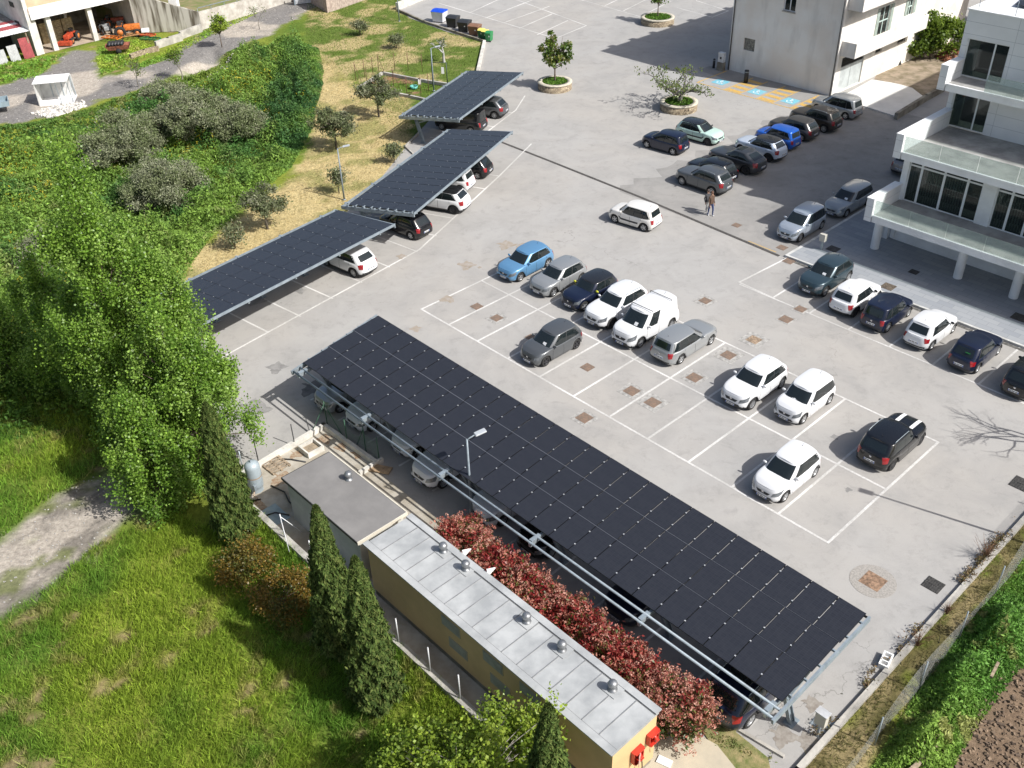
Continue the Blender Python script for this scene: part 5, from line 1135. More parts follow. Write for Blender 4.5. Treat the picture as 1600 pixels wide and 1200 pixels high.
# white props and posts on retaining wall
WPm = M('pale_steel_post', (.62,.63,.64), .5, .2, var=.05)
for q, lab, br_ in (((427,850),'pale braced post on the retaining wall by the steel plate',((.35,-.9),(.7,.3))),((486,883),'pale post on the retaining wall left of the twin cypresses',()),((620,1006),'pale thin post on the retaining wall right of the tall cypress',()),((670,1051),'second pale thin post on the retaining wall right of the cypresses',()),((722,1090),'pale post on the retaining wall among the light green branches',())):
    a_b = gab(*q, .2); fencepost(AB(a_b[0], 13.33, .2), 1.35, lab, br_, WPm, 'pale posts on the retaining wall')
# ================================================================ RIGHT FENCE, BITS
gm2 = bpy.data.materials.new('grey_wire_mesh'); gm2.use_nodes = True; gm2.node_tree.nodes['Principled BSDF'].inputs['Base Color'].default_value = (.36,.37,.37,1); netmat(gm2, 24, .13)
net(AB(-6.5, 14), AB(-7.15, 42), 1.5, gm2, 'wire_mesh_fence', 'grey wire mesh fence between the dry strip and the tall weeds', 'fence', .2)
for k in range(9):
    fencepost(AB(-6.5-.65*k/8, 16+k*3.2), 1.55, 'thin grey post holding the wire mesh along the weeds', mat=STEELD, grp='posts of the wire mesh fence')
t = thing('meter_box', 'beige meter box on a leg beside the kerb at the canopy corner', 'meter box', G(1277,1150), TH); MB().bb(-.04,.04,-.04,.04,0,.7).build('post', STEELD, t); MB().bb(-.2,.2,-.13,.13,.7,1.3).build('box', M('beige_box', (.5,.48,.42)), t, bevel=.01); MB().bb(-.23,.23,-.16,.16,1.301,1.34).build('lid', M('alu_lid', (.6,.61,.62), .4, .3), t)
t = thing('hollow_block', 'white hollow concrete block standing on the kerb of the dry strip', 'block', G(1383,1036), TH+R_(12))
for a0, a1, b0, b1 in ((-.18,.18,-.36,-.30),(-.18,.18,.30,.36),(-.18,-.12,-.299,.299),(.12,.18,-.299,.299),(-.119,.119,-.13,-.08),(-.119,.119,.08,.13)): MB().bb(a0, a1, b0, b1, .0, .24).build('web', WHITEP, t)
t = thing('fallen_post', 'weathered timber post sticking out of the weeds at the bottom edge', 'timber post', T(1440,1195), R_(35)); MB().bb(-.9,.9,-.07,.07,.25,.4).build('timber', WOOD, t)
t = thing('fallen_post', 'short timber stump leaning among the weeds near the brown soil', 'timber post', T(1548,1062), R_(50)); MB().bb(-.4,.4,-.05,.05,.5,.6).build('timber', WOOD, t)
t = thing('plastic_sign', 'small white board lying on the beige apron at the bottom edge', 'board', G(1038,1192), TH+.3); MB().bb(-.25,.25,-.15,.15,.055,.10).build('board', WHITEP, t)
# ================================================================ BINS
def bin_(g, w, d_, h, body, lid, label, st=True, wheels=True):
    t = thing('waste_bin', label, 'waste bin', g, R_(-27), 'row of waste bins by the far wall')
    b = MB(); vs = [(-w*.42,-d_*.42,.1),(w*.42,-d_*.42,.1),(w*.42,d_*.42,.1),(-w*.42,d_*.42,.1),(-w/2,-d_/2,h*.86),(w/2,-d_/2,h*.86),(w/2,d_/2,h*.86),(-w/2,d_/2,h*.86)]
    b.add(vs, ((0,3,2,1),(4,5,6,7),(0,1,5,4),(1,2,6,5),(2,3,7,6),(3,0,4,7))).build('body', body, t, bevel=.02)
    l = MB(); l.add([(-w*.53,-d_*.53,h*.861),(w*.53,-d_*.53,h*.861),(w*.53,d_*.53,h*.861),(-w*.53,d_*.53,h*.861),(-w*.5,-d_*.1,h),(w*.5,-d_*.1,h),(w*.5,d_*.45,h*.97),(-w*.5,d_*.45,h*.97)], ((0,3,2,1),(4,5,6,7),(0,1,5,4),(1,2,6,5),(2,3,7,6),(3,0,4,7))).build('lid', lid, t, bevel=.02)
    for sx_ in (-1, 1): MB().lathe([(.001,-.03),(.09,-.03),(.09,.03),(.001,.03)], (sx_*w*.35, -d_*.35, .09), axis='y', n=12).build('wheel', RUBBER, t)
    if st:
        for z_ in (.55, .72): MB().box((w*.22, -d_*.475, z_*h), (.13, .01, .09)).build('sticker', WHITEP, t)
BL = lambda n, c: M(n, c, .45, var=.05)
for q, w_, d_, h_, bc, lc, lab in (((680,36),1.5,1.2,1.35,BL('bin_white',(.62,.63,.65)),BL('bin_blue',(.01,.07,.55)),'large white waste bin with blue lid'),
    ((701,44),1.25,1.1,1.2,BL('bin_black',(.02,.021,.023)),BL('bin_black2',(.03,.032,.036)),'black waste bin next to the blue-lidded one'),
    ((719,51),1.25,1.1,1.2,BL('bin_black',(.02,.021,.023)),BL('bin_black2',(.03,.032,.036)),'black waste bin next to the brown one'),
    ((735,57),1.2,1.0,1.15,BL('bin_brown',(.17,.085,.05)),BL('bin_brown2',(.22,.12,.075)),'brown waste bin between black and green bins'),
    ((745,62),.6,.7,1.0,BL('bin_green',(.02,.12,.045)),BL('bin_yellow',(.75,.66,.16)),'first small green bin with yellow lid beside the brown bin'),
    ((751,64),.6,.7,1.0,BL('bin_green',(.02,.12,.045)),BL('bin_yellow',(.75,.66,.16)),'small green bin with yellow lid beside the all-green bin'),
    ((757,67),.65,.7,1.05,BL('bin_lightgreen',(.03,.22,.075)),BL('bin_lightgreen',(.03,.22,.075)),'all-green bin at the end of the row of bins')):
    g = G(*q); bin_(g+Vector((.5,.5,0)), w_, d_, h_, bc, lc, lab, st='blue' not in lab)
# ================================================================ PLANTERS (round stone)
STN = bpy.data.materials.new('tan_stonework'); STN.use_nodes = True; N = STN.node_tree.nodes; L = STN.node_tree.links; p = N['Principled BSDF']; p.inputs['Roughness'].default_value = .9
tc = N.new('ShaderNodeTexCoord'); vo = N.new('ShaderNodeTexVoronoi'); vo.inputs['Scale'].default_value = 4.5; mp = N.new('ShaderNodeMapping'); mp.inputs['Scale'].default_value = (1,1,1.8); L.new(tc.outputs['Object'], mp.inputs[0]); L.new(mp.outputs[0], vo.inputs[0]); cr = N.new('ShaderNodeMixRGB'); cr.inputs[1].default_value = (.42,.35,.24,1); cr.inputs[2].default_value = (.20,.15,.10,1); sp = N.new('ShaderNodeSeparateColor'); L.new(vo.outputs['Color'], sp.inputs[0]); L.new(sp.outputs[0], cr.inputs[0])
vo2 = N.new('ShaderNodeTexVoronoi'); vo2.feature = 'DISTANCE_TO_EDGE'; vo2.inputs['Scale'].default_value = 4.5; L.new(mp.outputs[0], vo2.inputs[0]); r_ = N.new('ShaderNodeMapRange'); r_.inputs[1].default_value = .02; r_.inputs[2].default_value = .06; r_.inputs[3].default_value = 1; r_.inputs[4].default_value = 0; L.new(vo2.outputs[0], r_.inputs[0]); m2 = N.new('ShaderNodeMixRGB'); m2.inputs[2].default_value = (.10,.08,.055,1); L.new(r_.outputs[0], m2.inputs[0]); L.new(cr.outputs[0], m2.inputs[1]); L.new(m2.outputs[0], p.inputs['Base Color'])
CAP = M('pale_stone_cap', (.50,.46,.37), .85, var=.12, scale=3)
PLANTERS = []
for q, r, lab in (((867,138),1.55,'round stone planter with a leafy upright young tree'), ((1060,170),1.6,'round stone planter with a low spreading half-bare tree'), ((1027,36),1.8,'round stone planter at the top edge with a small tree')):
    g = G(*q)+Vector((0, .0, 0)); t = thing('stone_planter', lab, 'planter', g, 0, 'round stone planters')
    MB().lathe([(r,0),(r,.62),(r-.35,.62),(r-.35,.3)], n=40).build('wall', STN, t); MB().lathe([(r+.04,.621),(r+.04,.70),(r-.38,.70),(r-.38,.621)], n=40).build('cap', CAP, t); MB().lathe([(r-.355,.55),(.001,.62)], n=30).build('soil', M('planter_grass', (.10,.17,.03), .95, var=.3, scale=8), t)
    PLANTERS.append((g, r))
# meter cabinet and bollards by the beige corner
t = thing('utility_cabinet', 'grey utility cabinet at the left corner of the beige building', 'cabinet', G(1126,110), TH); MB().bb(-.35,.35,-.2,.2,0,.8).build('base', CONCD, t); MB().bb(-.3,.3,-.18,.18,.801,1.7).build('box', M('alu_lid', (.6,.61,.62)), t, bevel=.01); MB().bb(-.1,.1,-.19,-.18,1.1,1.3).build('panel', BLACKP, t)
for q, h_, lab in (((1115,106),.9,'thin black bollard beside the utility cabinet'), ((1165,129),1.2,'thick black bollard in the hatched bay at the beige wall')):
    t = thing('bollard', lab, 'bollard', G(*q), 0, 'black bollards'); MB().lathe([(.001,0),(.12 if h_ < 1 else .2,0),(.12 if h_ < 1 else .2,h_-.06),(.001,h_)], n=14).build('shaft', BLACKP, t); MB().lathe([(.125 if h_ < 1 else .205,h_*.8),(.125 if h_ < 1 else .205,h_*.85)], n=14).build('band', STEELD, t)
# ================================================================ FARMYARD TOP LEFT
PC = M('barn_plaster', (.62,.60,.56), .9, var=.12, scale=.8); PCW = M('barn_white_band', (.78,.77,.75), .8, var=.05, scale=1)
o0 = G(68,84); o1 = G(219,47); ux = (o1-o0).normalized(); Lf = (o1-o0).length; brz = math.atan2(ux.y, ux.x)
bn = thing('barn', 'farm building with an open ground floor full of machinery', 'farm building', o0, brz)
MB().bb(-.35,.1,-.1,.5,0,3.6).build('pillar', PC, bn)
for q in ((91.5,80),(158,66)):
    v = Matrix.Rotation(-brz, 3, 'Z') @ (G(*q)-o0); MB().bb(v.x-.25, v.x+.25, -.05, .45, 0, 3.6).build('pillar', PC, bn)
for x_ in (5.2,): MB().bb(x_, x_+.4, 5, 5.4, 0, 3.6).build('pillar', PC, bn)
MB().bb(-.36, Lf+6, -.3, 9.0, 3.601, 3.9).build('floor_slab', PC, bn); MB().bb(-.36, Lf+6, -.45, -.30, 3.55, 4.75).build('parapet_band', PCW, bn)
MB().bb(-.35, Lf+6, 1.4, 9.0, 3.901, 9).build('upper_wall', M('salmon_plaster', (.60,.40,.27), .9, var=.1, scale=.6), bn); MB().bb(-.35, -.2, .6, 9, 0, 3.6).build('side_wall', PC, bn); MB().bb(-.75, -.36, -.2, 9.2, 0, 8.9).build('side_pilaster_wall', PC, bn); MB().bb(-.2, Lf+6, 8.7, 8.95, 0, 3.6).build('back_wall', CONCD, bn); MB().bb(Lf-.1, Lf+.25, .5, 9, 0, 3.6).build('end_wall', PC, bn)
MB().bb(-.2, Lf, 0, 8.6, .001, .03).build('barn_floor', M('dusty_floor', (.40,.33,.25), .95, var=.15, scale=1), bn)
for z_ in (4.5, 2.6): MB().bb(-.80, -.751, 2.0, 3.0, z_, z_+.5).build('vent_opening', BLACKP, bn)
CR_ = M('crate_wood', (.42,.34,.20), .85, var=.2, scale=4)
for r_ in range(3):
    for c_ in range(3):
        v = bn.matrix_world if False else None
        p_ = o0+ux*(2.1+1.25*c_)+Vector((-ux.y, ux.x, 0))*3.6
        t = thing('wooden_crate', 'wooden fruit crate in the stack inside the open barn', 'crate', p_+Vector((0,0,.03+.72*r_)), brz, 'stacked crates in the barn')
        b = MB()
        for k in range(4): b.bb(-.58,.58,-.5,-.47,.06+k*.165,.06+k*.165+.14).bb(-.58,-.55,-.469,.5,.06+k*.165,.06+k*.165+.14).bb(.55,.58,-.469,.5,.06+k*.165,.06+k*.165+.14)
        b.bb(-.55,.55,-.469,.5,.0,.05); b.build('slats', CR_, t)
# lean-to shed
ls0, ls1 = G(-30,80,2.5), G(57,44,2.5); l0 = G(-40,100); 
sh_ = thing('lean_to_shed', 'low lean-to with red and white corrugated roof at the left edge', 'shed', o0+Vector((0,0,0)), brz)
R1 = M('red_roof_sheet', (.33,.07,.075), .6, var=.15, scale=2); R2 = M('white_roof_sheet', (.72,.72,.72), .6, var=.08, scale=2); R3 = M('grey_roof_sheet', (.20,.195,.19), .8, var=.2, scale=2)
for k_, (y0_, y1_, mt) in enumerate(((-.2,1.3,R2),(1.3,2.3,R1),(2.3,2.9,R2),(2.9,3.6,R1),(3.6,8.5,R3))):
    sl_ = lambda y_: 2.55+(y_+.2)*.11
    b = MB(); n = 60
    vs = []
    for k in range(n+1):
        x_ = -.8-9.0*k/n; rz_ = .03*(k % 2)
        vs += [(x_, y0_, sl_(y0_)+rz_), (x_, y1_-.002, sl_(y1_)+rz_)]
    b.add(vs, [(2*k, 2*k+1, 2*k+3, 2*k+2) for k in range(n)]); b.build('roof_sheet', mt, sh_)
for x_ in (-1.2,-4.5,-8.5): MB().bb(x_-.06, x_+.06, -.1, .02, 0, 2.5).build('post', WOOD, sh_)
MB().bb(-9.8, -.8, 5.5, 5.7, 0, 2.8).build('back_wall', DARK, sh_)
for x_, w_, h_, mt, lab in ((-1.6,1.1,2.0,R1,'red corrugated sheet leaning at the barn corner'),(-3.0,1.0,1.55,M('grey_sheet',(.42,.43,.43),.7,var=.1),'grey sheet leaning next to the red corrugated one'),(-4.3,1.0,1.35,M('grey_sheet',(.42,.43,.43)),'grey sheet leaning second from the red corrugated one'),(-5.8,1.4,.9,R2,'low whitish sheet standing under the lean-to')):
    p_ = o0+ux*x_-Vector((-ux.y, ux.x, 0))*.35
    t = thing('leaning_sheet', lab, 'metal sheet', p_, brz, 'sheets leaning under the lean-to'); b = MB(); n = 14
    vs = []
    for k in range(n+1): vs += [(-w_/2+w_*k/n, .03*(k % 2), 0), (-w_/2+w_*k/n, .35+.03*(k % 2), h_)]
    b.add(vs, [(2*k, 2*k+2, 2*k+3, 2*k+1) for k in range(n)]); b.build('sheet', mt, t)
# concrete retaining walls and raised plot
def gw(x, y, z=0.): v = G(x, y); return (v.x, v.y, z)
SW_ = bpy.data.materials.new('streaky_concrete'); SW_.use_nodes = True; N = SW_.node_tree.nodes; L = SW_.node_tree.links; p = N['Principled BSDF']; p.inputs['Roughness'].default_value = .95
tc = N.new('ShaderNodeTexCoord'); mp = N.new('ShaderNodeMapping'); mp.inputs['Scale'].default_value = (2,2,.25); nz = N.new('ShaderNodeTexNoise'); nz.inputs['Scale'].default_value = 1.1; nz.inputs['Detail'].default_value = 7; cr = N.new('ShaderNodeValToRGB')
cr.color_ramp.elements[0].position = .42; cr.color_ramp.elements[0].color = (.42,.40,.35,1); cr.color_ramp.elements[1].position = .62; cr.color_ramp.elements[1].color = (.10,.085,.06,1); L.new(tc.outputs['Object'], mp.inputs[0]); L.new(mp.outputs[0], nz.inputs[0]); L.new(nz.outputs[0], cr.inputs[0]); L.new(cr.outputs[0], p.inputs['Base Color'])
rw = thing('plot_retaining_wall', 'tall streaky concrete retaining wall round the raised plot by the lane', 'wall', (0,0,0))
b = MB(); p0, p1 = G(316,47), G(214,52); n_ = (p1-p0).normalized(); nn = Vector((n_.y, -n_.x, 0)); nn = nn if nn.y > 0 else -nn; th = nn*.3
b.add([p0, p1, p1+th, p0+th, p0+Vector((0,0,1.9)), p1+Vector((0,0,4.3)), p1+th+Vector((0,0,4.3)), p0+th+Vector((0,0,1.9))], ((0,1,5,4),(1,2,6,5),(2,3,7,6),(3,0,4,7),(4,5,6,7))); b.build('stained_wall', SW_, rw)
b = MB(); p2 = G(400,20); n_ = (p2-p0).normalized(); nn2 = Vector((-n_.y, n_.x, 0)); th = nn2*.3; q0_ = p0+n_*.01
p3 = p2+n_*9
b.add([q0_, p3, p3+th, q0_+th, q0_+Vector((0,0,1.9)), p3+Vector((0,0,1.4)), p3+th+Vector((0,0,1.4)), q0_+th+Vector((0,0,1.9))], ((0,1,5,4),(1,2,6,5),(2,3,7,6),(3,0,4,7),(4,5,6,7))); b.build('lane_wall', M('pale_streaky', (.52,.50,.45), .9, col2=(.34,.31,.27), scale=1.5), rw)
pl = [tuple(v)[:2] for v in (p0+th+nn*.3, p3+th, p3+nn2*30, p0*.4+p1*.6+nn2*34, p0*.35+p1*.65+nn*.35)]
MB().prism(pl, -.2, 1.35).build('raised_plot', M('plot_turf', (.12,.16,.04), .95, col2=(.25,.2,.11), scale=.8), kind='structure')
t = thing('railing', 'metal railing along the top of the pale lane wall', 'railing', (0,0,0))
MB().tube([q0_+Vector((0,0,2.35)), p3+Vector((0,0,1.85))], .04, 6).build('rail', STEEL, t)
for k in range(10): v = q0_*(1-k/9)+p3*(k/9); v.z = 0; MB().tube([v+th*.4+Vector((0,0,1.4)), v+th*.4+Vector((0,0,2.3-.45*k/9))], .03, 6).build('rail_post', STEEL, t)
t = thing('gate_pillar', 'whitish square pillar on the raised plot behind the stained wall', 'pillar', p0+nn2*2.2+nn*.5+Vector((-1.4,.6,1.3))); MB().bb(-.45,.45,-.45,.45,0,2.4).build('shaft', PCW, t); MB().bb(-.55,.55,-.55,.55,2.401,2.55).build('cap', CONC, t)
kerb('k', [G(206,91), G(226,84), G(246,79)], .3, -.3, .45, CONC).build('lane_wall_low', STN, label='low rubble wall on the lane side of the machinery yard', cat='wall')
kerb('k', [G(246,75), G(264,69), G(283,63)], .3, -.3, .7, CONC).build('lane_wall_low', CONC, label='low concrete wall step beside the lane', cat='wall'); kerb('k', [G(284,60), G(314,49)], .3, -.3, .75, CONC).build('lane_wall_low', CONC, label='low concrete wall running up to the tall stained wall', cat='wall')
st_ = [G(512,20), G(578,-3), G(640,-60), G(470,-90), G(484,4)]
t = thing('stone_house', 'rough pinkish stone wall corner at the top edge beside the lane', 'stone building', (0,0,0)); MB().prism([tuple(v)[:2] for v in st_], -.2, 3.4).build('wall', M('pink_stone', (.46,.38,.32), .95, col2=(.28,.22,.19), scale=3.5, bump=.6), t)
t = thing('metal_gate', 'light grey gate panel at the top end of the lane', 'gate', G(470,7), R_(20)); MB().bb(-.6,2.2,-.04,.04,.1,1.6).build('panel', M('pale_metal', (.55,.57,.60), .5, .3), t); MB().bb(-.75,-.62,-.07,.07,0,1.8).build('post', STEEL, t)
# white open truck box
WS = M('white_sheet', (.82,.82,.82), .5, var=.06, scale=1.5); GW = M('grey_white_panel', (.55,.55,.53), .6, var=.08)
g = T(92,163); t = thing('truck_box', 'battered open white box body standing on the gravel yard', 'box body', g, R_(12))
MB().bb(-1.6,1.35,-.1,2.2,0,.08).build('floor', WS, t); MB().bb(-1.75,1.2,-.05,2.2,2.0,2.08).build('roof', WS, t); MB().bb(-1.6,1.3,2.1,2.18,.081,1.99).build('rear_wall', GW, t); MB().bb(-1.68,-1.6,0,2.1,.0,1.99).build('side_wall', GW, t)
for x_ in (-.7,.25): MB().bb(x_-.03,x_+.03,2.04,2.09,.09,1.98).build('rib', STEELD, t)
for p_ in ((1.3,.02),(.3,.02),(1.3,2.0)): MB().beam((p_[0],p_[1],.08),(p_[0]-.15,p_[1],2.0),.05,.05).build('frame_post', STEELD, t)
MB().beam((1.3,.05,.1),(1.15,2.1,1.95),.04,.04).build('frame_brace', STEELD, t)
t = thing('farm_trailer', 'grey-blue trailer cut off by the left edge on the gravel yard', 'trailer', T(-12,176), R_(25)); TB = M('trailer_blue', (.28,.36,.40), .5, .2, var=.1); MB().bb(-2,1.6,-.9,.9,.6,.68).build('bed', TB, t)
for a_ in ((-2,1.6,-.9,-.85),(-2,1.6,.85,.9),(1.55,1.6,-.849,.849),(-2,-1.95,-.849,.849)): MB().bb(*a_,.681,1.05).build('side_board', TB, t)
for sx in (-1,1): MB().lathe([(.001,-.1),(.35,-.1),(.35,.1),(.001,.1)], (-.2, sx*.8, .35), axis='y', n=18).build('wheel', RUBBER, t)
# machinery
def tractor(g, rz, col, label, imp=True, s=1.):
    t = thing('small_tractor', label, 'tractor', g, rz, 'machines in the farmyard'); t.scale = (s,)*3
    MB().bb(-.3,1.1,-.28,.28,.55,1.0).build('bonnet', col, t, bevel=.05); MB().bb(-.9,.0,-.25,.25,.4,.7).build('chassis', BLACKP, t); MB().bb(-.95,-.45,-.55,.55,.85,1.0).build('mudguard', col, t, bevel=.04); MB().bb(-.8,-.45,-.2,.2,1.0,1.35).build('seat', BLACKP, t, bevel=.03)
    MB().tube([(-.2,0,1.0),(-.35,0,1.35)], .03, 6).lathe([(.17,0),(.2,.02),(.17,.04)], (-.35,0,1.33), n=14).build('steering_wheel', BLACKP, t)
    for x_, r_, y_ in ((-.65,.52,.58),(.8,.33,.5)):
        for sd in (-1,1):
            o = MB().lathe([(.001,-.05),(r_*.5,-.05),(r_*.6,-.12),(r_,-.1),(r_,.1),(r_*.6,.12),(r_*.5,.05),(.001,.05)], (x_, sd*y_, r_), axis='y', n=18).build('wheel', RUBBER, t)
            MB().lathe([(.001,-.13),(r_*.5,-.13),(r_*.5,.13),(.001,.13)], (x_, sd*y_, r_), axis='y', n=14).build('rim', M('orange_rim', (.5,.16,.04), .5), o)
    if imp: MB().bb(1.25,1.9,-.7,.7,.15,.55).build('tiller', col, t, bevel=.04); MB().beam((1.0,.2,.5),(1.4,.2,.4),.07,.07).beam((1.0,-.2,.5),(1.4,-.2,.4),.07,.07).build('linkage', col, t)
    return t
RO = M('red_machine_paint', (.48,.07,.03), .5, var=.2, scale=4); OR_ = M('orange_machine_paint', (.62,.17,.03), .55, var=.25, scale=4)
tractor(G(112,66), R_(-92), RO, 'red tractor with a red tiller standing in the barn opening')
tractor(G(180,42), R_(20), M('dull_red', (.30,.06,.03), .6, var=.3), 'rusty red tractor in the dark rear of the barn', False)
tractor(G(166,52), R_(-60), M('grey_machine', (.30,.31,.31), .6, var=.2), 'grey machine between the barn pillar and the orange one', False, .9)
tractor(G(202,56), R_(15), OR_, 'orange crawler machine on the grass before the barn', False, 1.2)
def frame_imp(g, rz, col, label, L_=2.2):
    t = thing('farm_implement', label, 'farm implement', g, rz, 'farm implements lying in the yard')
    for y_ in (-.4,.4): MB().beam((-L_/2,y_,.35),(L_/2,y_,.45),.1,.12).build('beam', col, t)
    for k in range(5): MB().beam((-L_/2+k*L_/4,-.45,.38),(-L_/2+k*L_/4,.45,.38),.07,.07).build('cross_bar', col, t); MB().beam((-L_/2+k*L_/4,.3,.4),(-L_/2+k*L_/4+.15,.3,.0),.05,.03).build('tine', BLACKP, t)
    return t
frame_imp(G(176,64), R_(-25), OR_, 'orange implement frame lying beside the barn pillar'); frame_imp(G(204,60), R_(20), M('brown_machine', (.35,.18,.08), .7, var=.3), 'long brownish orange implement on the grass'); frame_imp(G(236,66), R_(-25), M('green_machine', (.02,.16,.05), .5, var=.2), 'green implement at the foot of the stained wall'); frame_imp(G(232,60), R_(-30), RO, 'red implement behind the green one', 1.6)
t = thing('hand_cart', 'rusty cart heaped with black bags on the grass', 'cart', G(187,82), R_(15)); RC = M('rusty_red', (.26,.09,.055), .8, var=.3, scale=4)
b = MB(); b.add([(-1,-.5,.4),(1,-.5,.4),(1,.5,.4),(-1,.5,.4),(-1.25,-.65,.85),(1.25,-.65,.85),(1.25,.65,.85),(-1.25,.65,.85)], ((0,3,2,1),(0,1,5,4),(1,2,6,5),(2,3,7,6),(3,0,4,7))).build('tub', RC, t)
b = MB()
for k in range(5): b.tube([(-.9+.3*k,-.4,.8),(-.7+.3*k,0,1.05),(-.9+.3*k,.4,.8)], .22, 8)
b.build('black_bags', BLACKP, t)
for sd in (-1,1): MB().lathe([(.001,-.06),(.28,-.06),(.28,.06),(.001,.06)], (0, sd*.62, .28), axis='y', n=16).build('wheel', RUBBER, t)
t = thing('white_tank', 'small cream tank perched on the machines in the barn', 'tank', G(204,38)+Vector((0,0,1.2)), .3); b = MB(); b.lathe([(.001,-.7),(.35,-.65),(.42,-.4),(.42,.4),(.35,.65),(.001,.7)], axis='y', n=16).build('shell', M('cream_tank', (.66,.64,.50), .5), t)
MB().lathe([(.001,0)], n=3)
t = thing('sawhorse', 'white plastic tub on the red implement', 'tub', G(230,57)+Vector((0,0,.5)), .2); t.name = 'plastic_tub'; MB().bb(-.45,.35,-.3,.3,0,.35).build('tub', WHITEP, t, bevel=.04)
for q, l_, an in (((225,48),3.4,.25),((222,50),3.6,-.02)): t = thing('leaning_beam', 'pale beam leaning on the stained wall', 'beam', G(*q), 0, 'beams leaning on the stained wall'); MB().beam((0,0,0),(an*2-.4,.9,l_),.14,.1).build('timber', M('pale_timber', (.48,.42,.36), .8, var=.1), t)
# vegetable plot
GK = [(560,137),(598,115),(703,133)]; kerb('k', [G(560,140), G(598,116), G(655,127), G(700,134)], .22, -.1, .25, CONC).build('plot_kerb', CONC, label='pale concrete kerb round the back of the vegetable plot', cat='kerb')
kerb('k', [G(613,147), G(640,152), G(662,157)], .22, -.1, .22, CONC).build('plot_kerb', CONC, label='pale concrete kerb in front of the vegetable plot', cat='kerb')
for k, q in enumerate(((556,125),(570,121),(574,134),(583,117),(592,112),(617,110),(638,110),(660,112),(615,135),(636,148),(658,150),(670,144))):
    fencepost(G(q[0], q[1]), 1.7, 'thin rusty stake round the vegetable plot' if k not in (0,4,8) else ('braced rusty stake at the left end of the vegetable plot','braced rusty stake at the back corner of the vegetable plot','braced rusty stake at the front of the vegetable plot')[k//4], ((.6,-.5),) if k in (0,4,8) else (), M('rusty_stake', (.13,.06,.04), .8), 'stakes of the vegetable plot')
t = thing('plot_gate', 'dark metal gate frame with a small white sign at the vegetable plot', 'gate', G(688,135), R_(-10)); b = MB(); b.tube([(-.7,0,0),(-.7,0,2.2),(.7,0,2.2),(.7,0,0)], .05, 6).build('frame', M('dark_green_metal', (.03,.05,.04), .5), t); MB().bb(.2,.45,-.03,-.01,1.2,1.8).build('sign', WHITEP, t)
t = thing('garden_bowl', 'turquoise tub lying in the vegetable plot', 'tub', T(647,139), 0); MB().lathe([(.001,.02),(.3,.02),(.38,.3),(.34,.3),(.27,.06),(.001,.06)], n=18).build('bowl', M('turquoise', (.12,.42,.36), .5), t)
t = thing('plot_sign', 'small white board hung on a stake in the vegetable plot', 'sign', G(657,147)+Vector((0,0,.9)), 0); MB().bb(-.12,.12,-.02,.0,0,.45).build('board', WHITEP, t)
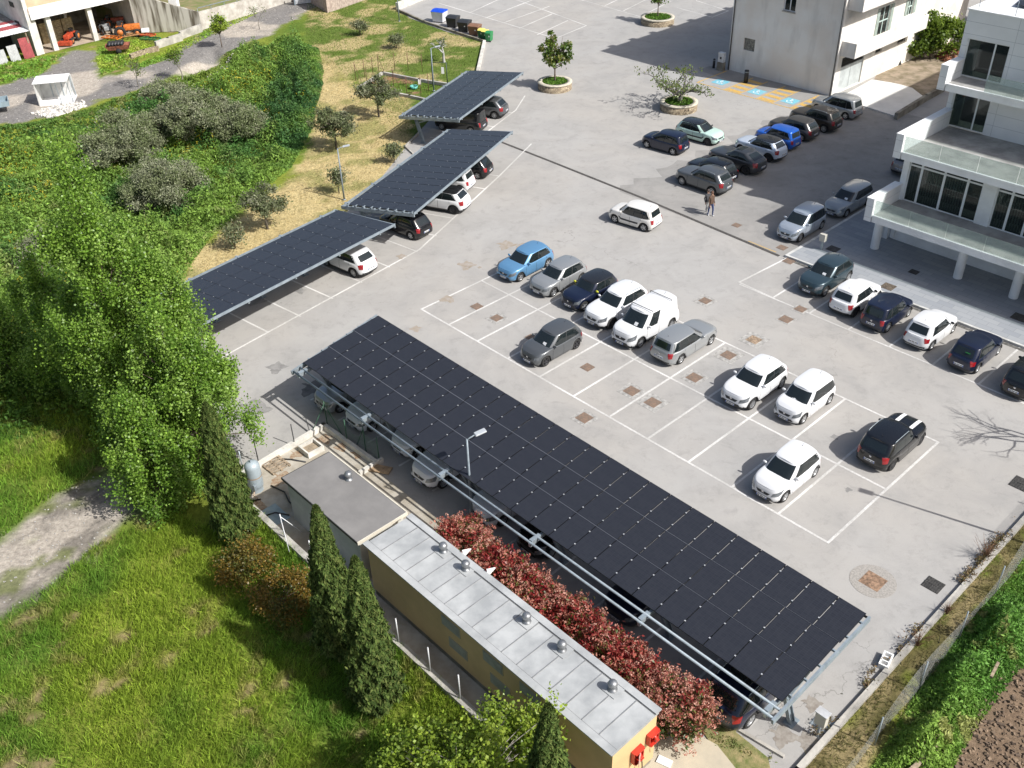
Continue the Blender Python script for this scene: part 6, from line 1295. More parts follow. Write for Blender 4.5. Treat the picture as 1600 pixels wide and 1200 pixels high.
# ================================================================ PEOPLE
def person(base, facing, label, jacket, legs, hair, hgt=1.76, pose=0.):
    t = thing('person', label, 'person', base, facing, 'two people walking in the service road'); s = hgt/1.76
    V = []; E = []; Rr = []
    def v(p, r, par=None):
        V.append(Vector(p)*s); Rr.append(r*s)
        if par is not None: E.append((par, len(V)-1))
        return len(V)-1
    pel = v((0,0,.95), .145); ch = v((.0,0,1.15), .135, pel); sh = v((0,0,1.38), .14, ch); nk = v((0.01,0,1.50), .055, sh); h1 = v((.02,0,1.60), .085, nk); h2 = v((.015,0,1.70), .08, h1)
    hands = []
    for sd in (1, -1):
        hp = v((0,sd*.09,.88), .095, pel); st = .12*sd*pose; kn = v((st+.02,sd*.10,.50), .062, hp); an_ = v((st*1.3-.02,sd*.10,.09), .042, kn); v((st*1.3+.13,sd*.11,.035), .036, an_)
        so_ = v((0,sd*.19,1.40), .062, sh); el = v((-.02-.05*sd*pose,sd*.25,1.12), .046, so_); wr = v((.10-.06*sd*pose,sd*.25,.88), .032, el); pm_ = v((.125-.06*sd*pose,sd*.245,.80), .034, wr)
        px_ = .13-.06*sd*pose
        for k in range(4): a = v((px_-.03+.02*k,sd*.24,.745), .010, pm_); v((px_-.02+.02*k,sd*.225,.70-.008*(k in (1,2))), .009, a)
        a = v((px_+.035,sd*.225,.79), .011, pm_); v((px_+.05,sd*.21,.755), .010, a)
    me = bpy.data.meshes.new('body'); me.from_pydata([tuple(x) for x in V], E, []); o = bpy.data.objects.new('body', me); COL.objects.link(o); o.parent = t
    md = o.modifiers.new('skin', 'SKIN'); 
    for k, r in enumerate(Rr): me.skin_vertices[0].data[k].radius = (r*1.0, r*(1.25 if k in (1, 2) else 1.))
    me.skin_vertices[0].data[0].use_root = True; sb_ = o.modifiers.new('sub', 'SUBSURF'); sb_.levels = 2; sb_.render_levels = 2
    dg = bpy.context.evaluated_depsgraph_get(); ev = o.evaluated_get(dg); m2 = bpy.data.meshes.new_from_object(ev); o.modifiers.clear(); o.data = m2
    skin = M('skin', (.50,.30,.21), .6, var=0); shoe = M('white_shoes', (.75,.75,.74), .6, var=0)
    m2.materials.clear(); [m2.materials.append(x) for x in (jacket, legs, skin, shoe)]
    for pg in m2.polygons:
        c = pg.center/s; arm = abs(c.y) > .17
        pg.use_smooth = True; pg.material_index = 3 if c.z < .09 else 2 if (c.z > 1.5 or (arm and c.z < .87 and c.x > .02)) else 0 if (c.z > .86 or (arm and c.z > .6)) else 1
    hb_ = MB(); hb_.lathe([(.001,.14),(.05,.13),(.085,.09),(.10,.03),(.098,-.03),(.085,-.07)], (-.005*s,0,1.66*s), n=16); hb_.build('hair', hair, t)
    fc = MB()
    for sd in (1,-1): fc.box((.10*s, sd*.032*s, 1.665*s), (.012,.02,.012)); 
    fc.box((.108*s, 0, 1.64*s), (.025,.02,.035)); fc.box((.10*s, 0, 1.60*s), (.01,.045,.01)); fc.build('face_features', M('face_brown', (.20,.10,.08), .6, var=0), t)  # eyes, nose and mouth share one dark brown
    for sd in (1,-1): MB().lathe([(.001,-.012),(.03,-.01),(.03,.01),(.001,.012)], (.01*s, sd*.088*s, 1.655*s), axis='y', n=8).build('ear', skin, t)
    return t
person(G(1109.5,337), R_(-60), 'person in a dark brown jacket and blue jeans with white shoes', M('brown_jacket', (.10,.06,.04), .8, var=.1, scale=8), M('blue_jeans', (.03,.05,.14), .85, var=.1), M('brown_hair', (.10,.05,.03), .7), 1.80, .8)
person(G(1103.5,332), R_(-55), 'person in pale grey trousers and dark top partly behind the one in brown', M('dark_top', (.06,.06,.065), .8), M('pale_trousers', (.45,.44,.42), .8, var=.1), M('dark_hair', (.05,.035,.03), .7), 1.70, -.9)
# ================================================================ VEGETATION
def tree(name, label, cat, base, trunk_h, tr, blobs, nleaf, lsize, cols, bark=BARK, nclump=60, crad=.55, group=None, trunk=True, nb=26, asp=1.5, squash=(1,1,.75), lean=(0,0), crown='crown', shell=.45, leafm=None, branchr=.035, up=0.):
    t = thing(name, label, cat, base, 0, group); CC = []
    tot = sum(b[3]*b[4]*b[5] for b in blobs)
    for cx, cy, cz, rx, ry, rz in blobs:
        n = max(3, int(nclump*rx*ry*rz/tot)); d = rng.normal(size=(n, 3)); d = unit(d)*(shell+(1-shell)*rng.random((n, 1)))**.6; CC.append(np.array([cx, cy, cz])+d*np.array([rx, ry, rz]))
    CC = np.concatenate(CC); CC[:, 2] = np.maximum(CC[:, 2], .25)
    k = rng.integers(0, len(CC), nleaf); w_ = (.6+.8*rng.random(len(CC)))[k]
    P_ = CC[k]+rng.normal(size=(nleaf, 3))*crad*np.array(squash)*w_[:, None]*.62; P_[:, 2] = np.maximum(P_[:, 2], .05)
    cw = rng.random(len(CC)); ci = (cw*len(cols)).astype(int)[k]; cn = np.where(rng.random(nleaf) < .3, rng.integers(0, len(cols), nleaf), ci)
    c = np.array(cols)[cn]*(1+rng.normal(size=(nleaf, 1))*.22); c = np.clip(c, .004, .9)
    npmesh(crown, leafquads(P_, lsize*(.7+.6*rng.random(nleaf)), asp, nbias=np.array([[0, 0, 1.]]), bias=.55), 4, c, leafm or LEAF, t)
    if trunk:
        b = MB(); topz = trunk_h; b.tube([(0,0,-.6),(lean[0]*.3,lean[1]*.3,topz*.4),(lean[0],lean[1],topz)], [tr*1.25,tr,tr*.62], 9)
        hi = max(bl_[2] for bl_ in blobs)
        if hi > topz+.5: b.tube([(lean[0],lean[1],topz),(blobs[-1][0]*.5,blobs[-1][1]*.5,(topz+hi)/2),(blobs[-1][0]*.8,blobs[-1][1]*.8,hi)], [tr*.62,tr*.4,tr*.12], 7)
        for q in rng.choice(len(CC), min(nb, len(CC)), replace=False):
            e = Vector(CC[q]); z0_ = min(topz, max(topz*.5, e.z*.55)) if hi <= topz+.5 else max(topz*.6, min(e.z*.8-.2, hi))
            f = min(1, z0_/max(topz, .1)); s0 = Vector((lean[0]*f, lean[1]*f, z0_)); m_ = s0*.5+e*.5+Vector((rnd.gauss(0,.15), rnd.gauss(0,.15), -.1*(e-s0).length*.5)); b.tube([s0, m_, e], [branchr*1.6, branchr, branchr*.35], 5)
        b.build('trunk', bark, t)
    return t
POP = [(.170,.300,.040),(.225,.365,.052),(.120,.230,.032),(.265,.40,.085),(.185,.315,.048)]
def poplar(pxy, h, r, n, label, base_z=.8, seed=0, dens=1.):
    g = T(*pxy); bl = []; m_ = 16
    for k in range(m_):
        u = (k+.5)/m_; z_ = base_z+(h-base_z)*u; rr2 = r*(math.sin(math.pi*min(1, .18+u*.86))**.7)*(.75+.3*rnd.random()); a_ = rnd.random()*6.28; d_ = rr2*.42
        bl.append((d_*math.cos(a_), d_*math.sin(a_), z_, rr2*.75, rr2*.75, (h-base_z)/m_*1.1))
    bl[-1] = (0, 0, h-.5, .7, .7, .9)
    return tree('poplar_tree', label, 'tree', g, h*.5, .20, bl, int(n*1.75), .094, POP, nclump=int(300*dens*(h*r*r)/100), crad=.46, squash=(.72,.72,1.45), group='leafy trees at the lane', nb=70, asp=1.25, shell=.5, branchr=.03)
poplar((236,688), 15.6, 3.0, 60000, 'tallest leafy tree whose crown tops the group at upper left')
poplar((312,735), 8.8, 3.0, 36000, 'leafy tree leaning over the end of the left solar canopy')
poplar((322,668), 8.8, 1.9, 17000, 'leafy tree standing in front of the far end of the left canopy')
poplar((252,790), 5.6, 2.0, 15000, 'smaller leafy tree beside the bend of the dirt track')
poplar((128,622), 8.6, 2.5, 24000, 'leafy tree left of the tallest one in deep green shade')
poplar((20,600), 6.0, 2.4, 15000, 'leafy tree at the left edge of the picture')
# cypress
def cypress(pxy, h, r, label, n=34000):
    g = T(*pxy); t = thing('cypress_tree', label, 'cypress', g, 0, 'dark slender cypresses')
    prof = lambda u: r*np.minimum(1, (u*6+.35))*np.power(np.clip(1-u, 0, 1), .62)
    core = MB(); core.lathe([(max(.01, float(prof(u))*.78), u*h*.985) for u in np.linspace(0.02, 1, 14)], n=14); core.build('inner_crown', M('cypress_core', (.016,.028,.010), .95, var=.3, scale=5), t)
    u = rng.random(n)**1.15; a = rng.uniform(0, 2*np.pi, n); lump = 1+.12*np.sin(a*4+u*13)+.13*np.sin(a*7-u*31+1)+.11*np.sin(a*11+u*67)+.05*rng.normal(size=n)
    R2 = prof(u)*lump*(.82+.22*rng.random(n)); P_ = np.stack([R2*np.cos(a), R2*np.sin(a), u*h], 1)
    out = np.stack([np.cos(a), np.sin(a), .25*np.ones(n)], 1); ub = np.stack([np.cos(a)*.22, np.sin(a)*.22, np.ones(n)], 1)
    cl = np.array([(.075,.115,.030),(.10,.145,.036),(.055,.09,.024),(.125,.155,.045)])[rng.integers(0, 4, n)]*(1+.2*rng.normal(size=(n, 1)))
    npmesh('crown', leafquads(P_, .075, 3.2, nbias=out, bias=1.0, ubias=ub*2.2), 4, np.clip(cl, .005, .5), LEAFM, t); MB().tube([(0,0,-.5),(0,0,.9)], [.16,.13], 8).build('trunk', BARK, t)
cypress((374,838), 7.4, .95, 'cypress standing alone beside the grey tank'); cypress((536,1018), 7.7, .92, 'left and taller-looking of the two twin cypresses behind the hut'); cypress((592,1100), 7.7, .95, 'right one of the two twin cypresses, nearer the yellow block'); cypress((858,1330), 7.6, .85, 'cypress at the bottom edge in front of the yellow block')
# light green twiggy tree at the bottom
LG = [(.23,.32,.035),(.29,.37,.05),(.18,.27,.035)]
tree('young_tree', 'loose yellow-green twiggy tree at the bottom edge between the cypresses', 'tree', T(735,1290), 1.6, .10, [(-1.3,.5,2.6,1.7,1.4,1.5),(1.2,.7,2.9,1.7,1.4,1.5),(0,.2,3.7,1.7,1.4,1.2),(2.2,1.0,3.4,1.0,.9,1.1),(-2.3,.2,2.1,1.1,1.1,1.2)], 19000, .095, LG, bark=GREYBARK, nclump=120, crad=.42, squash=(.7,.7,1.5), nb=90, asp=1.3, branchr=.018, shell=.3)
OLV = [(.14,.165,.085),(.18,.20,.11),(.22,.23,.15),(.11,.135,.06)]; GRY = [(.23,.25,.155),(.185,.215,.11),(.27,.285,.19),(.16,.20,.09)]
for q, rx, rz_, n, lab in (((300,225),4.1,3.2,26000,'biggest grey-green willow bush in the hollow'),((200,262),3.6,2.9,20000,'grey-green willow bush left of the biggest one'),((375,220),2.6,2.2,13000,'grey willow bush at the right end, under the lane'),((262,325),3.2,2.6,16000,'grey-green willow bush right behind the leafy tree tops'),((75,415),2.0,1.5,8000,'small grey bush among the trees at the left edge'),((258,168),2.4,1.6,7000,'dark small bush at the upper rim of the hollow')):
    tree('willow_bush', lab, 'bush', T(*q), .6, .08, [(rx*.5*math.cos(k*1.05),rx*.5*math.sin(k*1.05),rz_*(.55+.35*((k*7) % 3)/2),rx*.5,rx*.5,rz_*.42) for k in range(6)]+[(0,0,rz_*.9,rx*.5,rx*.5,rz_*.45)], int(n*2.4), .075, GRY, leafm=LEAFM, nclump=110, crad=.45, nb=30, group='grey-green bushes in the hollow', asp=2.2)
for q, h, rr3, n, lab in (((592,183),3.4,1.7,4200,'gnarled olive tree by the vegetable plot'),((526,233),3.3,1.9,6000,'rounded olive tree on the dry verge beside the dense scrub'),((418,358),2.9,1.3,4000,'small olive tree on the verge beside the nearest left canopy'),((616,255),1.6,.6,900,'little shrub on the verge just behind the middle canopy'),((530,302),1.9,.45,900,'slim little shrub at the foot of the lamp post on the verge'),((368,388),1.6,.7,900,'thin small shrub at the edge of the dry verge'),((563,55),1.5,.8,1500,'small grey shrub on the lawn near the stone wall'),((620,76),1.3,.6,1200,'small grey shrub in the middle of the lawn')):
    bl = [(rr3*.55*math.cos(k*1.3),rr3*.55*math.sin(k*1.3),h*(.62+.2*(k % 2)),rr3*.5,rr3*.5,h*.16) for k in range(5)]
    tree('olive_tree' if h > 2.5 else 'shrub', lab, 'tree' if h > 2.5 else 'shrub', T(*q), h*.42, .09 if h > 2.5 else .04, bl, int(n*1.0), .085, OLV, leafm=LEAFM, bark=M('olive_bark', (.10,.085,.065), .9, var=.3, scale=7), nclump=34, crad=.38, nb=22, group='olives and shrubs on the verge', asp=2.4, branchr=.03 if h > 2.5 else .012)
def bare(base, h, r, label, n=14, bark=GREYBARK, leaves=0, name='bare_tree', lcol=None):
    t = thing(name, label, 'tree', base, 0); b = MB()
    def br(p, d, l, rd, dep):
        q = p+d*l; m_ = (p+q)/2+Vector((rnd.gauss(0,.06), rnd.gauss(0,.06), rnd.gauss(0,.04)))*l; b.tube([p, m_, q], [rd, rd*.8, rd*.6], 5, caps=False); ends.append(q)
        if dep:
            for _ in range(3 if dep > 1 else 2): dd = (d+Vector((rnd.gauss(0,.6), rnd.gauss(0,.6), rnd.gauss(.12,.3)))).normalized(); br(q, dd, l*.72, rd*.58, dep-1)
    ends = []; br(Vector((0,0,0)), Vector((0,0,1)), h*.3, r, 4); b.build('trunk', bark, t)
    if leaves:
        E_ = np.array([tuple(e) for e in ends if e.z > h*.35]); k = rng.integers(0, len(E_), leaves); P_ = E_[k]+rng.normal(size=(leaves,3))*.13
        npmesh('crown', leafquads(P_, .10, 1.4, nbias=np.array([[0,0,1.]]), bias=.5), 4, jit(lcol, leaves), LEAF, t)
    return t
bare(T(694,97), 2.9, .16, 'pollarded whitish olive trunk with few twigs on the lawn', bark=M('white_bark', (.42,.41,.39), .9), leaves=200, lcol=(.10,.13,.05))
bare(T(217,136), 2.9, .06, 'nearly bare young tree at the edge of the lane, leftmost of four', leaves=350, lcol=(.14,.18,.05)); bare(T(285,124), 3.2, .07, 'young tree with light leaves on the lane, second of four from the left', leaves=900, lcol=(.15,.23,.03))
tree('young_tree', 'small bright leafy tree at the lane, third of four from the left', 'tree', T(347,74), 1.3, .05, [(0,0,2.3,.7,.7,.8)], 1800, .13, LG, nclump=14, crad=.3, nb=10); bare(T(406,46), 3.0, .05, 'bare young tree at the upper lane, last of four', leaves=120, lcol=(.14,.18,.05))
# planter trees
MG = [(.10,.17,.03),(.14,.21,.04),(.19,.20,.05)]
g, r = PLANTERS[0]; tree('planter_tree', 'upright leafy young tree in the left round planter', 'tree', g+Vector((0,0,.55)), 1.5, .08, [(-.75,0,3.1,.62,.6,1.15),(.75,0,2.7,.62,.6,1.1),(-.1,0,2.2,.6,.6,.7),(-.35,.1,4.1,.45,.45,.6),(.9,.1,3.4,.4,.4,.6)], 2100, .17, MG, nclump=34, crad=.30, nb=30, branchr=.03)
g, r = PLANTERS[1]; t = thing('spreading_tree', 'low spreading half-bare tree in the middle round planter', 'tree', g+Vector((0,0,.55))); b = MB(); ends = []
b.tube([(0,0,-.1),(.05,0,.35),(0,.05,.75)], [.19,.16,.13], 8)
for k in range(11):
    a_ = k*.571+rnd.uniform(-.25,.25); p_ = Vector((0,.03,.6+.15*rnd.random())); d_ = Vector((math.cos(a_), math.sin(a_), .42)).normalized(); rd = .12; pts = [p_]; rs = [rd]; l = rnd.uniform(.42,.60)
    for j in range(7):
        p_ = p_+d_*l; pts.append(p_); rd *= .80; rs.append(rd); d_ = (d_+Vector((rnd.gauss(0,.42), rnd.gauss(0,.42), rnd.gauss(.02 if p_.z < 1.5 else -.25,.22)))).normalized()
        if j > 0:
            for _ in range(2 if j < 6 else 4):
                e = p_+Vector((rnd.gauss(0,.32), rnd.gauss(0,.32), abs(rnd.gauss(.22,.18)))); b.tube([p_, (p_+e)/2+Vector((0,0,.05)), e], [rd*.5, rd*.35, .008], 5, caps=False); ends.append(e)
    b.tube(pts, rs, 6)
b.build('trunk', M('dark_grey_bark', (.13,.12,.11), .9, var=.25, scale=7), t); E_ = np.array([tuple(e) for e in ends]); k = rng.integers(0, len(E_), 1000); npmesh('crown', leafquads(E_[k]+rng.normal(size=(1000,3))*.13, .13, 1.5), 4, jit((.16,.21,.06), 1000), LEAF, t)
g, r = PLANTERS[2]; tree('planter_tree', 'small tree in the planter at the top edge', 'tree', g+Vector((0,0,.55)), 1.2, .07, [(0,0,2.1,.6,.6,.9),(0,.3,3.1,.6,.6,.8)], 1100, .15, MG, nclump=18, crad=.3, nb=14)
for k, (g, r) in enumerate(PLANTERS):
    n = 2600; a = rng.uniform(0, 6.283, n); q = np.sqrt(rng.random(n))*(r-.45); P_ = np.stack([g.x+q*np.cos(a), g.y+q*np.sin(a), .62+.12*rng.random(n)], 1); o = npmesh('planter_grass', leafquads(P_, .09, 2.2), 4, jit((.10,.20,.025), n), GRASS); tag(o, kind='stuff', label=('short grass in the planter with the upright tree', 'short grass in the planter with the spreading tree', 'short grass in the planter at the top edge')[k], cat='grass')
tree('fig_tree', 'dense green tree growing between the beige house and the white building', 'tree', T(1452,98), 1.4, .12, [(-1.2,0,2.2,1.7,1.5,1.2),(1.4,.5,2.4,1.8,1.6,1.3),(0,1.,3.2,1.9,1.7,1.1),(-2.0,1.0,3.0,.9,.9,.8)], 9000, .19, [(.12,.19,.025),(.16,.23,.03),(.09,.15,.02)], nclump=70, crad=.5, nb=40, branchr=.03)
bare(G(1578,672)-dirn*4.4, 7.2, .14, 'bare tree beyond the right edge, known by its shadow on the asphalt')
# brownish shrubs
BRN = [(.22,.14,.025),(.15,.13,.03),(.10,.13,.025),(.25,.17,.04)]
for q, rr3, h, lab in (((388,905),1.15,1.7,'rust and olive coloured shrub by the end of the retaining wall'),((448,955),1.2,1.6,'rust coloured shrub beside the left twin cypress')):
    tree('spiraea_shrub', lab, 'shrub', T(*q), .3, .03, [(0,0,h*.55,rr3,rr3,h*.45),(.4,.3,h*.6,rr3*.7,rr3*.7,h*.4)], 8500, .06, BRN, nclump=40, crad=.36, nb=20, group='rusty shrubs by the wall', asp=1.6, branchr=.01)
# photinia hedge: separate bushes
def photinia(a, b_, h, r, k, label):
    t = thing('photinia_bush', label, 'shrub', AB(a, b_), 0, 'red photinia bushes forming the hedge'); pinkf = float(np.clip([.8,.9,.8,.5,.55,.45,.65,.5,.6,.55,.75,.95,1.][k], .1, 1))
    bl = [(0,0,h*.55,r,r*.8,h*.42),(.25,.1,h*.75,r*.7,r*.6,h*.28),(-.3,0,h*.5,r*.8,r*.7,h*.4)]; CC = []
    for cx, cy, cz, rx, ry, rz_ in bl: d = unit(rng.normal(size=(26,3)))*(.55+.45*rng.random((26,1))); CC.append(np.array([cx,cy,cz])+d*np.array([rx,ry,rz_]))
    CC = np.concatenate(CC); n = 6000; kk = rng.integers(0, len(CC), n); P_ = CC[kk]+rng.normal(size=(n,3))*.14; P_[:,2] = np.abs(P_[:,2])+.03
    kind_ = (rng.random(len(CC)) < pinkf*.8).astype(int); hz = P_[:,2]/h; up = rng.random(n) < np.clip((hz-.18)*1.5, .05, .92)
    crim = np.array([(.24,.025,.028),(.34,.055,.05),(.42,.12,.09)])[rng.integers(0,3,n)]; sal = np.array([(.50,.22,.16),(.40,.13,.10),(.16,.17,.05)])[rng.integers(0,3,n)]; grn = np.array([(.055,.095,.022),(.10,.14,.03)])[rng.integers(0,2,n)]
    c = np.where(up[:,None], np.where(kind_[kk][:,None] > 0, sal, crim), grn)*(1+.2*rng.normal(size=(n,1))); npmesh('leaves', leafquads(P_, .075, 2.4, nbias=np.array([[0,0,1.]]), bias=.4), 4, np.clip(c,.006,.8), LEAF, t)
    K1 = CC[kind_ > 0]; nf = int(9.5*len(K1))+6
    if len(K1):
        F_ = K1[rng.integers(0, len(K1), nf)]; cen = np.array([0,0,h*.45]); dd = unit(F_-cen); F_ = F_+dd*.14+rng.normal(size=(nf,3))*.17; F_[:,2] = np.maximum(F_[:,2], .2)
        m_ = 12; off = unit(rng.normal(size=(nf*m_,3)))*np.array([.075,.075,.045]); P2 = np.repeat(F_, m_, 0)+off; c2 = np.repeat(np.array([(.58,.29,.22),(.68,.40,.31),(.50,.21,.16)])[rng.integers(0,3,nf)], m_, 0)*(1+.12*rng.normal(size=(nf*m_,1)))
        npmesh('flower_heads', leafquads(P2, .055, 1.1, nbias=np.array([[0,0,1.]]), bias=.6), 4, np.clip(c2,.02,.9), LEAF, t)
    b = MB()
    for _ in range(7): e = Vector(CC[rng.integers(0, len(CC))]); b.tube([(0,0,-.05), e*.5+Vector((0,0,.1)), e], [.035,.02,.008], 5)
    b.build('stems', BARK, t)
NB = 13
words = ['first bush of the red hedge, at the far end by the lamp post','second bush of the red hedge from the lamp post end','third bush of the red hedge from the lamp post end','fourth bush of the red hedge from the lamp post end','fifth bush of the red hedge from the lamp post end','sixth bush of the red hedge, just before its middle','middle bush of the red hedge','bush just past the middle of the red hedge','fifth bush of the red hedge from the near end','fourth bush of the red hedge from the near end','third bush of the red hedge from the near end','last but one bush at the near end of the red hedge','pale pink flowering bush closing the near end of the red hedge']
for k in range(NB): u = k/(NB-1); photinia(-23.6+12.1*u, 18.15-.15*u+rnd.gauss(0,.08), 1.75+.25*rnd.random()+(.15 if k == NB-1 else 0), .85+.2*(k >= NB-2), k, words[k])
# ---- grass and scrub (uncountable)
def colfield(x, y, cs, s1=7., s2=2.2):
    n1 = fbm(x, y, s1); n2_ = fbm(x+31, y-7, s2*.52); g_, l_, d_ = [np.array(c_) for c_ in cs]
    t1 = smooth((n1-.35)/.3)[:,None]; c = g_*(1-t1)+l_*t1; t2 = (smooth((n2_-.64)/.08)*.6)[:,None]; return c*(1-t2)+d_*t2
def blades(name, P, dens, h, wd, cs, label, lean=.35, hv=.4, thin=True, cat='grass', clump=True, avoid=()):
    x, y = scatter(P, dens); k = np.ones(len(x), bool)
    for Q in avoid: k &= ~inside(Q, x, y)
    k &= sdist(LOTn, x, y) < -.05; x, y = x[k], y[k]
    if clump: f = fbm(x, y, .9); k = (rng.random(len(x)) < np.clip((f-.22)*2.8, .25, 1)) & (fbm(x+31, y-7, 1.15) < .735+.06*rng.random(len(x))); x, y = x[k], y[k]
    n = len(x); z_ = tz(x, y); hh = h*(1-hv/2+hv*rng.random(n))*(.6+.8*fbm(x+9, y, 2.5)); a = rng.uniform(0, 6.283, n); ww = wd*(.7+.6*rng.random(n))
    wind = np.array([.3, -.15]); dx = rng.normal(size=n)*lean+wind[0]; dy = rng.normal(size=n)*lean+wind[1]
    B_ = np.stack([x, y, z_-.02], 1); S_ = np.stack([np.cos(a)*ww/2, np.sin(a)*ww/2, np.zeros(n)], 1); T_ = B_+np.stack([dx*hh, dy*hh, hh], 1)
    V = np.stack([B_-S_, B_+S_, T_], 1).reshape(-1, 3); c = colfield(x, y, cs)*(1+.28*rng.normal(size=(n,1))); c = np.clip(c, .01, .8)
    o = npmesh(name, V, 3, c, GRASS); return tag(o, label, cat, kind='stuff')
GC_ = [(.165,.315,.042),(.30,.41,.048),(.38,.32,.13)]
NEAR = poly_px([(-250,1300),(1000,1300),(860,1225),(620,1014),(480,880),(392,802),(340,830),(260,800),(150,850),(90,905),(0,965),(-250,1120)], -.8)
blades('meadow_grass', NEAR, 520, .40, .036, GC_, 'tall bright green meadow grass filling the lower left corner', avoid=(TRACK,))
LEFTG = poly_px([(-250,950),(0,842),(60,788),(150,735),(215,710),(280,735),(330,740),(290,640),(200,600),(0,560),(-300,560)], -.8)
blades('meadow_grass', LEFTG, 170, .42, .05, GC_, 'green meadow grass on the far side of the dirt track', avoid=(TRACK,))
STR = [(.44,.36,.17),(.50,.40,.20),(.16,.20,.05)]
blades('dry_grass', VERGE, 55, .12, .05, STR, 'short mown straw-coloured grass on the verge behind the canopies', lean=1.2, clump=False)
blades('lawn_grass', LAWN, 42, .13, .06, [(.11,.19,.03),(.15,.22,.035),(.42,.34,.16)], 'patchy lawn at the top between stone wall and bins', lean=.7, clump=False)
blades('strip_grass', DRY, 150, .16, .035, [(.27,.22,.10),(.13,.13,.04),(.34,.27,.13)], 'dry matted grass on the strip inside the mesh fence', lean=1.2, clump=True)
def scrub(name, P, dens, hmax, size, cs, label, avoid=(), s=2.2, cat='undergrowth', yel=0.):
    x, y = scatter(P, dens); k = np.ones(len(x), bool)
    for Q in avoid: k &= ~inside(Q, x, y)
    e = sdist(P, x, y); x, y, e = x[k], y[k], e[k]; n = len(x); hb_ = hmax*(.15+1.5*np.clip(fbm(x, y, s)-.28, 0, 1)*2)*smooth(e/1.9+.05)
    hb_ *= (.30+1.35*vnoise(x+17, y+3, 1.5))*(.7+.6*vnoise(x+5, y, .5)); z_ = tz(x, y)+hb_*(rng.random(n)**.45); c = colfield(x+11, y+3, cs, 4.5, 1.7)*(1+.25*rng.normal(size=(n,1)))
    if yel: f = (fbm(x-20, y+40, 5.) > .60) & (rng.random(n) < yel); c[f] = np.array([.42,.36,.03])
    V = leafquads(np.stack([x, y, z_], 1), size*.92*(.6+.8*rng.random(n)), 2.7, nbias=np.array([[0,0,1.]]), bias=.35); o = npmesh(name, V, 4, np.clip(c,.006,.8), GRASS); return tag(o, label, cat, kind='stuff')
GUL = poly_px([(-300,560),(-300,240),(0,212),(60,196),(150,182),(240,148),(330,104),(400,76),(460,62),(498,75),(506,110),(488,200),(455,262),(400,305),(330,370),(290,425),(250,500),(255,560),(210,620)])
scrub('undergrowth', GUL, 200, 1.15, .10, [(.075,.175,.042),(.19,.31,.055),(.28,.32,.11)], 'dense bright and dark green brambles and weeds filling the hollow', yel=.10)
DKG = poly_px([(400,130),(440,75),(490,80),(505,130),(480,215),(430,235),(395,200)])
scrub('bramble_thicket', DKG, 200, 1.7, .11, [(.05,.125,.038),(.105,.20,.040),(.13,.19,.06)], 'dark green bramble thicket bordering the dry verge')
scrub('undergrowth', poly_px([(-200,700),(-200,560),(200,560),(290,640),(335,742),(230,700),(100,680)], -.8), 80, .8, .12, [(.065,.14,.024),(.13,.22,.028),(.17,.20,.05)], 'shady green undergrowth below the big leafy trees', avoid=(TRACK,))
scrub('rough_grass', poly_px([(-150,250),(0,197),(60,189),(150,166),(240,133),(330,92),(400,62),(405,78),(335,108),(240,154),(150,192),(60,206),(0,220),(-150,275)]), 130, .5, .11, [(.10,.19,.035),(.19,.27,.045),(.27,.25,.10)], 'rough grass on the bank between the gravel yard and the hollow')
WD = poly_px([(1660,790),(1590,880),(1500,988),(1436,1072),(1345,1230),(1470,1230),(1530,1130),(1590,1050),(1680,960)])
scrub('tall_weeds', WD, 900, 1.3, .075, [(.12,.26,.045),(.21,.34,.06),(.38,.34,.14)], 'tall green weeds growing up against the mesh fence on the right', s=1.4)
LN = poly_px([(-100,100),(0,95),(90,85),(105,80),(60,120),(0,131),(-100,160)]); scrub('rough_grass', LN, 60, .22, .12, GC_, 'rough green grass before the lean-to shed')
scrub('rough_grass', poly_px([(152,72),(215,60),(250,76),(205,100),(160,118),(150,95)]), 60, .2, .12, GC_, 'rough green grass round the orange machines')
scrub('rough_grass', poly_px([(205,112),(262,92),(330,55),(400,22),(440,-10),(400,-14),(316,50),(250,82),(205,104)]), 60, .3, .12, GC_, 'rough green grass between the pale wall and the lane')
# clods and stones: brown soil, rubble on the track, weeds at the kerb
def stones(name, P, dens, size, mats, label, z=0., cat='stones'):
    x, y = scatter(P, dens); b = MB(); zz_ = tz(x, y)
    for i in range(len(x)):
        s_ = size*(.4+rnd.random()); b.box((x[i], y[i], zz_[i]+s_*.15), (s_, s_*.8, s_*.5), 0, rnd.randrange(len(mats)), Matrix.Rotation(rnd.random()*6, 3, Vector((rnd.random(), rnd.random(), 1)).normalized()))
    return b.build(name, mats, label=label, cat=cat, kind='stuff')
S1 = M('clod_brown', (.21,.15,.10), .95, var=.2); S2 = M('clod_dark', (.14,.10,.07), .95, var=.2); S3 = M('pale_stone', (.60,.57,.52), .9, var=.1); S4 = M('grey_stone', (.34,.33,.31), .9, var=.1)
stones('soil_clods', SOIL, 45, .10, [S1, S2], 'brown clods of the tilled ground in the lower right corner', cat='soil')
stones('gravel', TRACK, 6, .06, [S4, S4, S4], 'loose stones on the dirt track'); 
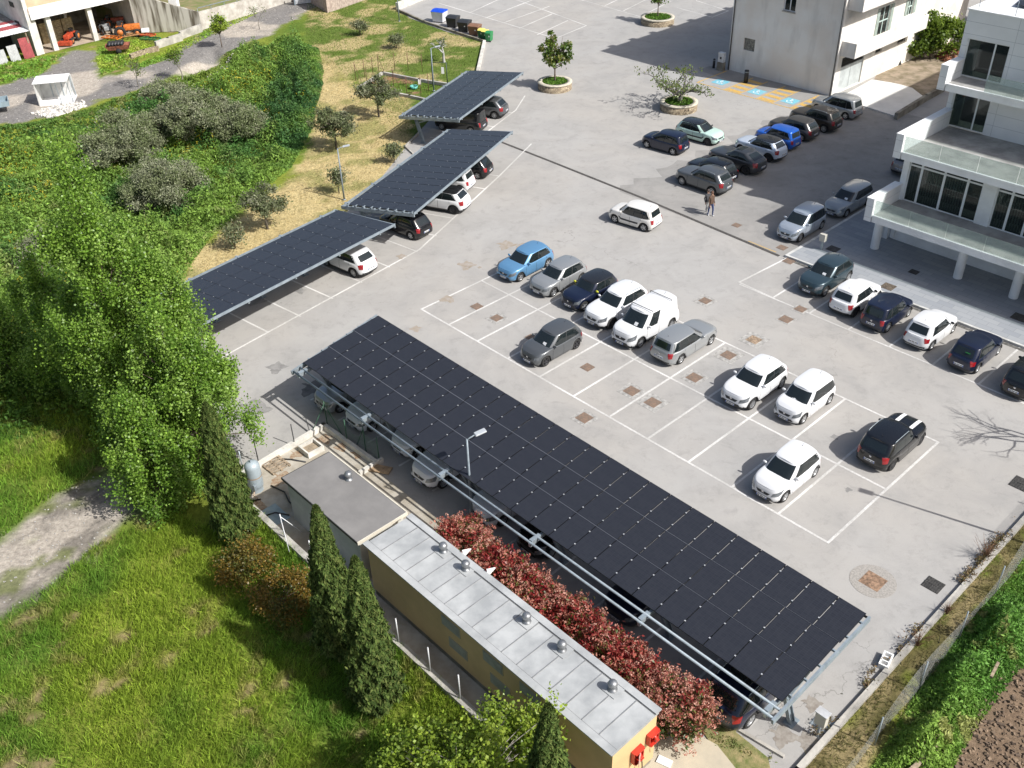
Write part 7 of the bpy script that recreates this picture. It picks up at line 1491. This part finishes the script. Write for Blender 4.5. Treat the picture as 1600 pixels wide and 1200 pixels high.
stones('gravel', poly_px([(50,178),(95,163),(130,158),(135,166),(80,185)]), 60, .22, [S3, S3, S4], 'white rubble bordering the gravel yard below the white box')
stones('gravel', poly_px([(320,108),(345,92),(365,84),(350,100),(322,120)]), 40, .2, [S3, S4], 'pale rubble on the bank of the lane'); stones('gravel', ROAD, 1.2, .07, [S3, S4], 'scattered stones on the gravel lane')
KW = poly_px([(1236,1200),(1300,1130),(1420,1010),(1412,1003),(1290,1120),(1215,1200)])
def kerbweeds(pts, label, n=1600, col=(.20,.15,.07), h=.3):
    g0, g1 = G(*pts[0]), G(*pts[1]); u = rng.random(n); x = g0.x+(g1.x-g0.x)*u+rng.normal(size=n)*.12; y = g0.y+(g1.y-g0.y)*u+rng.normal(size=n)*.12; cl = fbm(x, y, .8) > .5; x, y = x[cl], y[cl]; n = len(x)
    P_ = np.stack([x, y, h*rng.random(n)**1.5], 1); o = npmesh('kerb_weeds', leafquads(P_, .045, 3.), 4, jit(col, n), GRASS); tag(o, label, 'weeds', kind='stuff')
kerbweeds(((1250,1172),(1440,980)), 'dry weeds growing along the foot of the lower right kerb'); kerbweeds(((1500,915),(1590,815)), 'dry weeds at the upper part of the right kerb')
kerbweeds(((1105,1150),(1200,1185)), 'sparse weeds on the grass corner beside the dark blue car', 700, (.20,.21,.07), .07)
for q, h, lab in (((1432,1010),1.0,'dry reddish tuft of stalks on the strip by the white block'),((1540,872),1.1,'dry reddish tuft of stalks on the strip near the right edge'),((1478,960),.6,'low dry tuft on the strip between the two reddish ones')):
    t = thing('dry_tuft', lab, 'plant', G(q[0], q[1]), 0, 'dry tufts on the strip'); b = MB()
    for _ in range(60): a_ = rnd.random()*6.28; r_ = rnd.random()*.7*h; b.tube([(0,0,0), (math.cos(a_)*r_*.4, math.sin(a_)*r_*.4, h*.5*rnd.random()+.2), (math.cos(a_)*r_, math.sin(a_)*r_, h*(.4+.6*rnd.random()))], [.008,.006,.003], 3, caps=False)
    b.build('stalks', M('dry_stalk', (.22,.12,.07), .9, var=.2), t)
